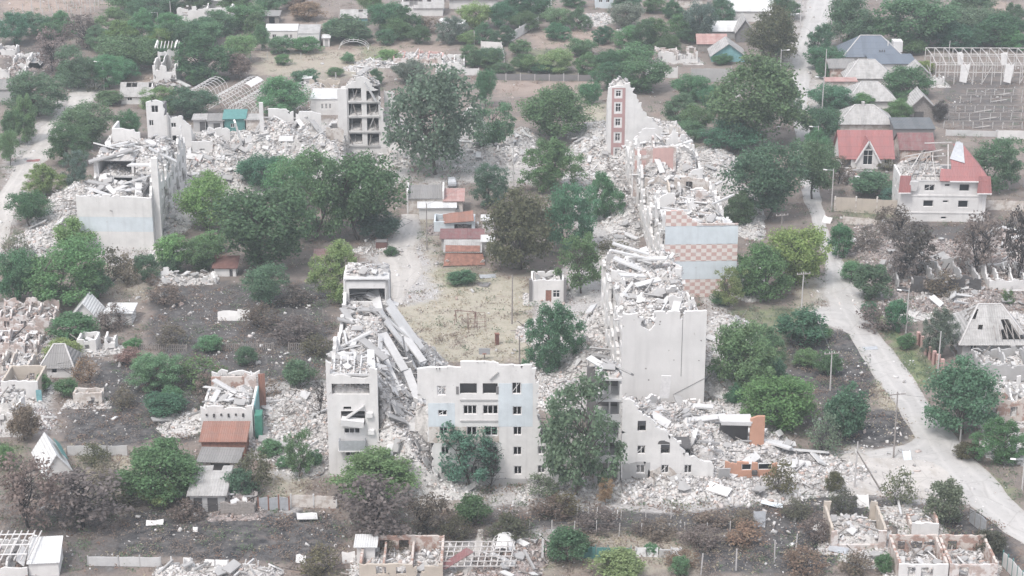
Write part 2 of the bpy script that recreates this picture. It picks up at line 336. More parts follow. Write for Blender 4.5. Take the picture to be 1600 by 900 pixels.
# ------------------------------------------------------------------ ground: one sheet to the horizon, zones as its own colour
ZONES = dict(
 char=[(0.75, [(225, 440), (520, 440), (520, 560), (500, 610), (400, 625), (330, 600), (230, 540)]), (0.85, [(95, 640), (320, 640), (320, 690), (180, 705), (90, 690)]),
   (0.8, [(150, 560), (330, 570), (320, 645), (120, 640)]), (1.0, [(185, 850), (205, 795), (330, 800), (400, 785), (520, 800), (545, 835), (500, 880), (300, 872), (190, 870)]),
   (0.85, [(1225, 515), (1330, 512), (1368, 560), (1372, 620), (1300, 640), (1235, 600)]), (0.9, [(1262, 640), (1420, 640), (1432, 682), (1390, 700), (1270, 700)]),
   (0.75, [(780, 800), (1290, 765), (1480, 745), (1500, 800), (1250, 830), (1000, 835), (780, 830)]), (0.95, [(1090, 850), (1300, 810), (1330, 860), (1280, 900), (1090, 900)]),
   (0.85, [(1390, 790), (1560, 800), (1600, 860), (1600, 900), (1560, 870), (1400, 860)]), (0.6, [(560, 780), (800, 780), (800, 860), (560, 880)]), (0.7, [(1335, 345), (1600, 345), (1600, 480), (1345, 470)]),
   (0.6, [(1470, 118), (1600, 118), (1600, 205), (1450, 200)]), (0.5, [(0, 480), (150, 480), (150, 560), (0, 620)]), (0.6, [(0, 780), (190, 780), (190, 900), (0, 900)]), (0.6, [(780, 690), (850, 690), (840, 790), (750, 790)]),
   (0.6, [(400, 640), (470, 640), (455, 680), (410, 690)]), (0.5, [(830, 555), (900, 560), (900, 600), (840, 620)]), (0.6, [(0, 55), (110, 60), (110, 135), (0, 140)])],
 dry=[(0.9, [(605, 440), (690, 420), (830, 430), (835, 570), (660, 560), (610, 500)]), (0.7, [(640, 330), (690, 340), (690, 440), (650, 440)]), (0.9, [(900, 150), (955, 150), (950, 205), (905, 205)]),
   (0.8, [(1290, 695), (1420, 705), (1440, 760), (1310, 770)]), (0.8, [(1345, 545), (1395, 580), (1445, 690), (1400, 690), (1365, 600)]), (0.7, [(970, 858), (1095, 862), (1090, 900), (970, 900)]),
   (0.6, [(400, 80), (620, 80), (600, 130), (400, 120)]), (0.7, [(1222, 60), (1250, 60), (1242, 140), (1225, 140)]), (0.6, [(1262, 95), (1290, 95), (1280, 180), (1262, 170)]), (0.6, [(1235, 440), (1300, 430), (1300, 500), (1240, 500)]),
   (0.5, [(870, 775), (1290, 800), (1300, 900), (1000, 900), (870, 860)]), (0.6, [(100, 680), (200, 690), (240, 760), (130, 790)]), (0.5, [(150, 390), (260, 395), (250, 470), (150, 470)]), (0.6, [(1040, 180), (1100, 180), (1090, 260), (1050, 260)]),
   (0.6, [(400, 690), (500, 700), (490, 790), (420, 780)]), (0.5, [(600, 850), (760, 850), (760, 900), (600, 900)]), (0.5, [(830, 880), (930, 880), (930, 900), (830, 900)])],
 green=[(0.9, [(1310, 405), (1345, 410), (1400, 510), (1465, 570), (1460, 610), (1430, 600), (1370, 500)]), (0.7, [(560, 78), (625, 78), (610, 100), (560, 100)]), (0.6, [(690, 420), (750, 420), (760, 450), (690, 450)]),
   (0.6, [(1130, 480), (1300, 480), (1290, 560), (1130, 600)]), (0.5, [(400, 660), (440, 660), (440, 720), (400, 720)]), (0.6, [(0, 690), (40, 690), (40, 740), (0, 740)]), (0.5, [(1310, 315), (1400, 320), (1400, 345), (1310, 345)]),
   (0.5, [(800, 65), (900, 80), (900, 118), (790, 118)]), (0.5, [(1540, 730), (1600, 760), (1600, 820), (1550, 790)]), (0.6, [(1050, 640), (1160, 640), (1150, 690), (1050, 690)]), (0.4, [(800, 825), (870, 830), (870, 900), (800, 880)])],
 dust=[(1.0, [(405, 600), (520, 590), (525, 745), (430, 745), (410, 680)]), (1.0, [(640, 640), (700, 740), (1000, 700), (1210, 700), (1300, 710), (1290, 765), (1100, 800), (960, 800), (820, 790), (640, 790)]),
   (0.9, [(890, 190), (960, 190), (1000, 400), (950, 480), (930, 600), (850, 610), (830, 480), (900, 400)]), (0.9, [(1100, 450), (1150, 480), (1140, 620), (1240, 690), (1100, 700)]), (1.0, [(90, 300), (270, 290), (270, 420), (60, 395), (40, 360)]),
   (1.0, [(240, 200), (640, 180), (640, 290), (560, 300), (240, 320)]), (0.7, [(690, 220), (850, 220), (850, 290), (640, 300)]), (0.8, [(560, 395), (660, 350), (690, 470), (620, 480)]), (0.7, [(570, 375), (640, 370), (640, 400), (570, 400)]),
   (0.7, [(1290, 700), (1500, 695), (1560, 790), (1420, 790), (1300, 760)]), (0.6, [(1275, 420), (1345, 420), (1380, 520), (1262, 510)]), (0.8, [(600, 600), (700, 600), (700, 780), (600, 780)]), (0.6, [(380, 800), (480, 780), (480, 800), (400, 810)]),
   (0.6, [(0, 240), (100, 140), (170, 140), (60, 250), (30, 350), (0, 390)]), (0.6, [(1225, 0), (1310, 0), (1285, 180), (1225, 180)]), (0.6, [(1120, 130), (1160, 130), (1160, 160), (1120, 160)]), (0.5, [(1340, 420), (1600, 440), (1600, 560), (1500, 480), (1340, 470)]),
   (0.5, [(1500, 540), (1600, 540), (1600, 690), (1520, 640)]), (0.6, [(640, 850), (880, 820), (880, 870), (640, 900)]), (0.6, [(0, 470), (90, 480), (80, 680), (0, 680)])],
 sand=[(0.9, [(0, 0), (175, 0), (165, 12), (60, 25), (0, 22)]), (0.9, [(1535, 0), (1570, 0), (1580, 42), (1545, 35)]), (0.7, [(825, 45), (985, 45), (985, 72), (830, 75)]), (0.6, [(400, 75), (560, 60), (700, 60), (700, 100), (400, 115)]), (0.6, [(770, 125), (925, 120), (925, 145), (770, 150)]),
   (0.5, [(440, 5), (520, 20), (520, 60), (440, 40)]), (0.6, [(200, 105), (300, 110), (290, 140), (200, 135)]), (0.5, [(990, 820), (1230, 810), (1230, 860), (990, 860)]), (0.5, [(700, 560), (830, 520), (830, 570)]), (0.5, [(280, 600), (420, 600), (400, 650), (300, 650)]),
   (0.5, [(1290, 800), (1400, 790), (1400, 880), (1290, 890)]), (0.5, [(150, 800), (200, 820), (190, 850), (140, 850)]), (0.4, [(0, 60), (120, 30), (120, 120), (0, 130)])])
def zone_values(X, Y):
    """zone weights at ground points: zone edges are broken up by noise that belongs to the place"""
    dx = X; t_y = Y
    # ground point -> photograph pixel of its zone map
    zc = Y * CP + CAM_H * SP; px = 800 + FPX * X / zc; py = 450 + FPX * (CAM_H * CP - Y * SP) / zc
    out = {}
    for k, polys in ZONES.items():
        acc = np.zeros(X.shape, np.float32)
        for j in range(5):
            jx = (fbm(X * 0.16 + 9 * j, Y * 0.16 + 3 * j, 3) - 0.5) * 70 + (j - 2) * 2.2; jy = (fbm(X * 0.16 + 50 + 5 * j, Y * 0.16 + 7 * j, 3) - 0.5) * 38 + (j % 2) * 1.6
            one = np.zeros(X.shape, np.float32)
            for w, poly in polys: one = np.maximum(one, w * inpoly(px + jx, py + jy, poly))
            acc += one / 5
        out[k] = acc
    return out
def gh(x, y):
    """gentle unevenness of the ground"""
    x = np.asarray(x, float); y = np.asarray(y, float)
    return (fbm(x * 0.09 + 40, y * 0.09 + 11, 3) - 0.5) * 0.16
def make_ground():
    xs = np.concatenate([-np.geomspace(160, 6000, 24)[::-1], np.arange(-159, 160, 0.9), np.geomspace(160, 6000, 24)])
    ys = np.concatenate([np.linspace(-300, 195, 14), np.arange(198, 340, 0.75), np.arange(340, 575, 1.05), np.geomspace(577, 9000, 26)])
    X, Y = np.meshgrid(xs, ys, indexing='ij')
    Z = gh(X, Y)
    V = np.stack([X, Y, Z], -1).reshape(-1, 3)
    nx, ny = len(xs), len(ys); i = np.arange(nx - 1)[:, None] * ny + np.arange(ny - 1)[None, :]
    F = np.stack([i, i + ny, i + ny + 1, i + 1], -1).reshape(-1, 4)
    z = zone_values(X, Y)
    m, t, p = nt('ground_soil'); v = coords(t)
    at = N(t, 'Attribute', attribute_name='zones'); sp = N(t, 'SeparateColor'); t.links.new(at.outputs['Color'], sp.inputs[0])
    a2 = N(t, 'Attribute', attribute_name='zones_more'); sq = N(t, 'SeparateColor'); t.links.new(a2.outputs['Color'], sq.inputs[0])
    n1 = noise(t, 0.12, 6, 0.65, v); n2 = noise(t, 0.6, 6, 0.7, v); n3 = noise(t, 2.6, 4, 0.75, v)
    def thr(ch, soft=0.3):  # weight broken up by fine noise
        s_ = math_(t, 'ADD', ch, math_(t, 'MULTIPLY', math_(t, 'SUBTRACT', n2, 0.5), 1.3))
        return ramp(t, s_, [(0.5 - soft, 0.0), (0.5 + soft, 1.0)])
    tone = mix(t, ramp(t, n1, [(0.35, 0.0), (0.65, 1.0)]), (0.185, 0.155, 0.14), (0.25, 0.21, 0.185))
    tone = mix(t, ramp(t, n2, [(0.5, 0.0), (0.68, 0.8)]), tone, (0.155, 0.135, 0.125))
    tone = mix(t, ramp(t, n2, [(0.28, 0.6), (0.42, 0.0)]), tone, (0.15, 0.155, 0.105))
    n4 = noise(t, 0.21, 5, 0.7, stretch(t, v, (1, 1.4, 1))); tone = mix(t, ramp(t, n4, [(0.54, 0.0), (0.66, 0.65)]), tone, (0.27, 0.20, 0.165))
    tone = mix(t, thr(sq.outputs[1]), tone, mix(t, ramp(t, n2, [(0.4, 0.0), (0.6, 1.0)]), (0.37, 0.285, 0.24), (0.31, 0.245, 0.21)))
    tone = mix(t, thr(sp.outputs[1]), tone, mix(t, ramp(t, n2, [(0.4, 0.0), (0.62, 1.0)]), (0.41, 0.37, 0.305), (0.33, 0.305, 0.24)))
    tone = mix(t, thr(sp.outputs[2]), tone, mix(t, ramp(t, n2, [(0.4, 0.0), (0.6, 1.0)]), (0.13, 0.17, 0.085), (0.21, 0.23, 0.13)))
    tone = mix(t, thr(sp.outputs[0], 0.26), tone, mix(t, ramp(t, n2, [(0.38, 0.0), (0.66, 1.0)]), (0.032, 0.032, 0.036), (0.15, 0.14, 0.135)))
    tone = mix(t, math_(t, 'MULTIPLY', ramp(t, n4, [(0.57, 0.0), (0.66, 1.0)]), 0.5), tone, (0.21, 0.165, 0.145))
    tone = mix(t, thr(sq.outputs[0]), tone, mix(t, ramp(t, n3, [(0.38, 0.0), (0.6, 1.0)]), (0.34, 0.32, 0.31), (0.47, 0.45, 0.44)))
    tone = mix(t, math_(t, 'MULTIPLY', ramp(t, n3, [(0.62, 0.0), (0.72, 1.0)]), 0.5), tone, (0.48, 0.455, 0.44))
    tone = mix(t, math_(t, 'MULTIPLY', ramp(t, n3, [(0.3, 1.0), (0.4, 0.0)]), 0.5), tone, (0.10, 0.09, 0.085))
    t.links.new(tone, p.inputs['Base Color']); p.inputs['Roughness'].default_value = 1.0
    bump(t, p, math_(t, 'ADD', n2, n3), 0.8, 0.25)
    me = mesh_np('ground', V, F, m, smooth=True)
    for nm, ks in (('zones', ('char', 'dry', 'green')), ('zones_more', ('dust', 'sand', None))):
        c = me.color_attributes.new(nm, 'FLOAT_COLOR', 'POINT')
        a = np.ones((len(V), 4), np.float32)
        for q, k in enumerate(ks): a[:, q] = 0 if k is None else z[k].ravel()
        c.data.foreach_set('color', a.ravel())
    tag(link('ground', me), kind='structure')
make_ground()
def road_mat(name, a, b, c):
    m, t, p = nt(name); v = coords(t); n1 = noise(t, 0.18, 5, 0.6, v); n2 = noise(t, 1.4, 5, 0.7, v); n3 = noise(t, 0.5, 4, 0.6, stretch(t, v, (1, 0.25, 1)))
    tone = mix(t, ramp(t, n1, [(0.35, 0.0), (0.68, 1.0)]), a, b)
    tone = mix(t, ramp(t, n3, [(0.55, 0.0), (0.72, 0.6)]), tone, c)
    tone = mix(t, math_(t, 'MULTIPLY', ramp(t, n2, [(0.55, 0.0), (0.68, 1.0)]), 0.5), tone, tuple(x * 0.66 for x in a))
    at = N(t, 'Attribute', attribute_name='across'); wig = math_(t, 'ADD', at.outputs['Fac'], math_(t, 'MULTIPLY', math_(t, 'SUBTRACT', n1, 0.5), 0.35))
    tone = mix(t, math_(t, 'MULTIPLY', ramp(t, wig, [(0.2, 0.0), (0.3, 1.0), (0.38, 0.0), (0.6, 0.0), (0.69, 1.0), (0.78, 0.0)]), 0.4), tone, tuple(min(1, x * 1.16) for x in b))
    tone = mix(t, math_(t, 'MULTIPLY', ramp(t, math_(t, 'ADD', math_(t, 'ABSOLUTE', math_(t, 'SUBTRACT', at.outputs['Fac'], 0.5)), math_(t, 'MULTIPLY', math_(t, 'SUBTRACT', n2, 0.5), 0.5)), [(0.42, 0.0), (0.56, 1.0)]), 0.6), tone, (0.29, 0.255, 0.22))
    vo = N(t, 'TexVoronoi', feature='DISTANCE_TO_EDGE'); vo.inputs['Scale'].default_value = 0.13; t.links.new(v, vo.inputs['Vector'])
    tone = mix(t, math_(t, 'MULTIPLY', ramp(t, math_(t, 'ADD', vo.outputs['Distance'], math_(t, 'MULTIPLY', n2, 0.05)), [(0.025, 1.0), (0.04, 0.0)]), 0.3), tone, (0.2, 0.185, 0.17))
    t.links.new(tone, p.inputs['Base Color']); p.inputs['Roughness'].default_value = 0.95; bump(t, p, n2, 0.4, 0.05); return m
ROADM = road_mat('dusty_broken_asphalt', (0.37, 0.355, 0.345), (0.44, 0.42, 0.405), (0.32, 0.30, 0.28))
TRACKM = road_mat('pale_dust_track', (0.40, 0.375, 0.355), (0.46, 0.43, 0.405), (0.30, 0.265, 0.23))
def smooth_rows(rows, step):
    """Catmull-Rom through (left point, right point) pairs on the ground"""
    out = []; n = len(rows)
    for i in range(n - 1):
        p0, p1, p2, p3 = (rows[max(0, i - 1)], rows[i], rows[i + 1], rows[min(n - 1, i + 2)])
        k = max(2, int((p2[0] - p1[0]).length / step))
        for a in range(k):
            t = a / k
            out.append(tuple(0.5 * (2 * p1[q] + (p2[q] - p0[q]) * t + (2 * p0[q] - 5 * p1[q] + 4 * p2[q] - p3[q]) * t * t + (3 * p1[q] - p0[q] - 3 * p2[q] + p3[q]) * t ** 3) for q in (0, 1)))
    out.append(rows[-1]); return out
ROADS = []
def road(name, rows, mat, lift=0.02, rag=0.5):
    """rows: (row, left edge, right edge) in photograph pixels"""
    ROADS.append(rows); pr = smooth_rows([(G(a[1], a[0]), G(a[2], a[0])) if len(a) == 3 else (G(a[0], a[1]), G(a[2], a[3])) for a in rows], 1.2)
    nu = 10; V = []
    for i, (a, b) in enumerate(pr):
        w = (b - a).length
        ra = (float(fbm(np.array(i * 0.23), np.array(3.1 + len(rows)), 3)) - 0.5) * 2 * rag; rb = (float(fbm(np.array(i * 0.23), np.array(9.7 + len(rows)), 3)) - 0.5) * 2 * rag
        d = (b - a).normalized(); a2, b2 = a + d * ra, b + d * rb
        for j in range(nu + 1):
            q = a2.lerp(b2, j / nu); edge = min(j, nu - j) / (nu / 2)
            V.append((q.x, q.y, float(gh(q.x, q.y)) + lift + 0.05 * min(1, edge * 2)))
    F = [(i * (nu + 1) + j, i * (nu + 1) + j + 1, (i + 1) * (nu + 1) + j + 1, (i + 1) * (nu + 1) + j) for i in range(len(pr) - 1) for j in range(nu)]
    me = mesh_np(name, V, [f[::-1] for f in F] if (pr[1][0].y < pr[0][0].y) else F, mat, smooth=True)
    c = me.color_attributes.new('across', 'FLOAT_COLOR', 'POINT'); c.data.foreach_set('color', np.repeat(np.tile(np.arange(nu + 1) / nu, len(pr)).astype(np.float32), 4))
    return tag(link(name, me), kind='structure')
road('road', [(-60, 1282, 1318), (0, 1262, 1303), (40, 1254, 1291), (75, 1241, 1277), (110, 1237, 1269), (165, 1238, 1262), (220, 1243, 1267), (290, 1252, 1279), (345, 1268, 1291), (370, 1277, 1298), (400, 1287, 1313), (440, 1290, 1334), (470, 1292, 1352), (520, 1322, 1372),
  (560, 1347, 1406), (600, 1374, 1433), (640, 1402, 1458), (675, 1424, 1487), (705, 1442, 1508), (740, 1465, 1546), (780, 1502, 1582), (820, 1556, 1618), (860, 1610, 1665), (910, 1680, 1740)], ROADM, 0.03)
road('side_road', [(1345, 706, 1360, 716), (1390, 699, 1400, 716), (1425, 690, 1445, 722), (1436, 672, 1480, 735), (1440, 655, 1500, 745)], ROADM, 0.026)
road('dusty_lane', [(1262, 742, 1275, 775), (1310, 712, 1320, 772), (1370, 712, 1385, 776), (1430, 716, 1440, 780), (1490, 722, 1510, 786)], TRACKM, 0.022, 1.2)
road('road_branch', [(1258, 488, 1250, 500), (1290, 478, 1300, 510), (1315, 470, 1345, 530)], ROADM, 0.024)
road('dirt_track', [(120, 150, 185), (142, 112, 160), (165, 102, 142), (200, 64, 106), (225, 52, 88), (250, 32, 74), (275, 16, 50), (300, 0, 32), (340, -14, 22), (390, -45, 4), (450, -90, -40)], TRACKM, 0.03, 0.8)
road('yard_track', [(335, 628, 652), (360, 620, 658), (385, 604, 652), (402, 588, 655), (425, 606, 658), (450, 612, 642), (475, 612, 630)], TRACKM, 0.024, 0.7)
road('garden_path', [(905, 718, 740), (870, 732, 750), (845, 742, 756), (828, 746, 756)], TRACKM, 0.024, 0.3)
# ------------------------------------------------------------------ trees: trunk, limbs and crown of leaf sprays in clumps
def leaf_quads(P, Nn, size, seed):
    """one small bent leaf spray (two triangles) per point"""
    r = np.random.default_rng(seed); n = len(P)
    a = r.normal(size=(n, 3)); a -= (a * Nn).sum(1, keepdims=True) * Nn; a /= np.linalg.norm(a, axis=1, keepdims=True) + 1e-9
    b = np.cross(Nn, a); s = (size * r.uniform(0.6, 1.35, n))[:, None]
    V = np.stack([P - a * s * 0.5, P - b * s * 0.32 + Nn * s * 0.1, P + a * s * 0.5, P + b * s * 0.32 - Nn * s * 0.08], 1).reshape(-1, 3)
    return V, np.arange(4 * n).reshape(-1, 4)
def crown_points(seed, clumps, per, zlo, shape, rclump, gap=0.0, flat=1.0):
    """clump centres through the volume of an uneven unit crown (diameter 1, height 1), leaf points on the clumps"""
    r = np.random.default_rng(seed); C = []
    lob = r.normal(size=(9, 3)); lob /= np.linalg.norm(lob, axis=1, keepdims=True); la = r.uniform(-0.5, 0.3, 9)
    while len(C) < clumps:
        d = r.normal(size=3); d /= np.linalg.norm(d); rad = r.uniform(0.25, 1) ** 0.45
        bulge = 1 + sum(a * max(0, float(d @ l)) ** 4 for a, l in zip(la, lob))
        zz = (d[2] * rad * bulge * 0.5 + 0.5); w = shape(min(max(zz, 0), 1))
        C.append((d[0] * rad * bulge * 0.5 * w, d[1] * rad * bulge * 0.5 * w, zlo + (1 - zlo) * min(max(zz, 0.0), 1.0) * (1 - rclump * 0.6)))
    C = np.array(C); P = []; Nn = []
    for c in C:
        n = int(per * r.uniform(0.6, 1.4)); d = r.normal(size=(n, 3)); d[:, 2] = d[:, 2] * 0.8 + 0.25; d /= np.linalg.norm(d, axis=1, keepdims=True)
        rc = rclump * r.uniform(0.65, 1.25); q = c + d * (rc * r.uniform(0.02, 1.3, n) ** 0.55)[:, None] * np.array([1, 1, flat])
        P.append(q); Nn.append(d * 0.55 + np.array([0, 0, 0.55]) + r.normal(size=(n, 3)) * 0.5)
    P = np.concatenate(P); Nn = np.concatenate(Nn); Nn /= np.linalg.norm(Nn, axis=1, keepdims=True)
    fx = 0.5 / np.percentile(np.hypot(P[:, 0], P[:, 1]), 98); fz = 1 / np.percentile(P[:, 2], 99.6); sc = np.array([fx, fx, fz]); P = P * sc; C = C * sc
    k = P[:, 2] > 0.01
    return C, P[k], Nn[k]
def trunk_mesh(name, C, seed, r0, mat, stems=1, top=0.62, nlimb=14):
    r = random.Random(seed); mb = MB()
    for s_ in range(stems):
        x = y = 0.0; lean = (r.uniform(-0.05, 0.05), r.uniform(-0.05, 0.05)) if stems == 1 else (r.uniform(-0.16, 0.16), r.uniform(-0.16, 0.16)); pts = [(x, y, -0.03)]
        for k in range(1, 6): pts.append((x + lean[0] * k + r.uniform(-0.02, 0.02), y + lean[1] * k + r.uniform(-0.02, 0.02), top * k / 5))
        for k in range(5): mb.tube(pts[k], pts[k + 1], r0 * (1 - 0.16 * k), r0 * (1 - 0.16 * (k + 1)), 7)
        for _ in range(nlimb // stems):
            k = r.randint(1, 5); a = Vector(pts[k]); c = Vector(C[r.randrange(len(C))])
            if c.z < a.z: c.z = a.z + 0.1
            md = a.lerp(c, 0.5) + Vector((r.uniform(-0.04, 0.04), r.uniform(-0.04, 0.04), 0.05)); rr = r0 * 0.42
            mb.tube(a, md, rr, rr * 0.6, 5); mb.tube(md, c, rr * 0.6, rr * 0.2, 4)
            for _2 in range(2):
                e = md + Vector((r.uniform(-0.16, 0.16), r.uniform(-0.16, 0.16), r.uniform(0.04, 0.2))); mb.tube(md, e, rr * 0.4, rr * 0.12, 4)
    return mb.mesh(name, mat)
round_ = lambda z: 1.0 if z < 0.55 else 1.0 - 0.25 * (z - 0.55) / 0.45
egg = lambda z: 1.05 - 0.35 * z
tall = lambda z: 0.85 + 0.15 * math.sin(z * 9)
umb = lambda z: 0.55 + 0.45 * min(1, z * 1.6)
PROTO = {}
def proto(kind, variant, seed, clumps, per, zlo, shape, rc, lsize, r0, stems=1, bark='bark', nlimb=14, top=0.62, flat=0.8):
    C, P, Nn = crown_points(seed, clumps, per, zlo, shape, rc, flat=flat)
    V, F = leaf_quads(P, Nn, lsize, seed + 1)
    PROTO.setdefault(kind, []).append((mesh_np(kind + '_crown', V, F, M['leaf']), trunk_mesh(kind + '_trunk', C, seed, r0, M[bark], stems, top, nlimb)))
for i in range(7): proto('broad', i, 100 + i, (110, 90, 130, 100, 120, 80, 140)[i], 135, 0.02, (round_, egg, round_, umb, tall, umb, egg)[i], (0.10, 0.12, 0.085, 0.105, 0.09, 0.125, 0.08)[i], (0.033, 0.038, 0.030, 0.035, 0.031, 0.040, 0.028)[i], 0.022, flat=0.9)
for i in range(2): proto('loose', i, 140 + i, 75, 85, 0.10, tall, 0.095, 0.040, 0.020, nlimb=22)
for i in range(3): proto('bush', i, 180 + i, 60, 95, 0.0, egg, 0.14, 0.055, 0.012, stems=4, nlimb=12)
for i in range(2): proto('willow', i, 220 + i, 150, 55, 0.05, round_, 0.10, 0.040, 0.022, nlimb=20, flat=1.3)
for i in range(3): proto('sparse', i, 260 + i, 80, 24, 0.05, round_, 0.11, 0.05, 0.020, bark='charbark', nlimb=34)
for i in range(2): proto('scrub', i, 300 + i, 46, 26, 0.0, egg, 0.15, 0.06, 0.009, stems=7, bark='charbark', nlimb=35)
for i in range(2): proto('bare', i, 330 + i, 36, 3, 0.1, tall, 0.08, 0.04, 0.018, bark='charbark', nlimb=46, top=0.8)
GREENS = dict(d=(0.076, 0.164, 0.090), g=(0.098, 0.202, 0.104), l=(0.152, 0.248, 0.106), w=(0.135, 0.195, 0.145), t=(0.076, 0.170, 0.124), o=(0.115, 0.110, 0.070), b=(0.170, 0.135, 0.112), r=(0.225, 0.160, 0.125), x=(0.13, 0.112, 0.10), k=(0.085, 0.072, 0.068), y=(0.27, 0.20, 0.12), s=(0.17, 0.145, 0.10))
SHAPE = dict(T='broad', P='loose', B='bush', W='willow', S='sparse', C='scrub', X='bare')
_tree_i = [0]
def tree(code, x0, y0, x1, y1, label, group=None):
    """code: shape letter, colour letter; x0 y0 x1 y1: what the crown and trunk span in the photograph"""
    _tree_i[0] += 1; i = _tree_i[0]; r = random.Random(i * 31)
    sh = SHAPE[code[0]]; w = x1 - x0; low = code[0] in 'BC'
    base = y1 - 0.11 * w
    me_c, me_t = PROTO[sh][r.randrange(len(PROTO[sh]))]
    W = (1.22 if y1 < 160 else 1.08) * w / S(base); H = max(0.45 * W if low else 0.55 * W, (base - y0) / vm(base) - 0.04 * W)
    p = G((x0 + x1) / 2, base)
    nm = 'bush' if low else ('bare_tree' if code[0] == 'X' else 'tree'); cat = 'bush' if low else 'tree'
    o = empty(nm, (p.x, p.y, float(gh(p.x, p.y)) - 0.05), r.uniform(0, 6.28), label, cat, group)
    c = GREENS[code[1]]; j = [r.uniform(0.85, 1.28) for _ in range(2)]
    col = (c[0] * j[0] * (r.uniform(0.95, 1.4) if c[1] > c[0] else r.uniform(0.9, 1.04)), c[1] * j[0], c[2] * j[0] * r.uniform(0.85, 1.15), 1)
    link('crown', me_c, o, scale=(W, W, H), color=col); link('trunk', me_t, o, scale=(W, W, H))
    return o
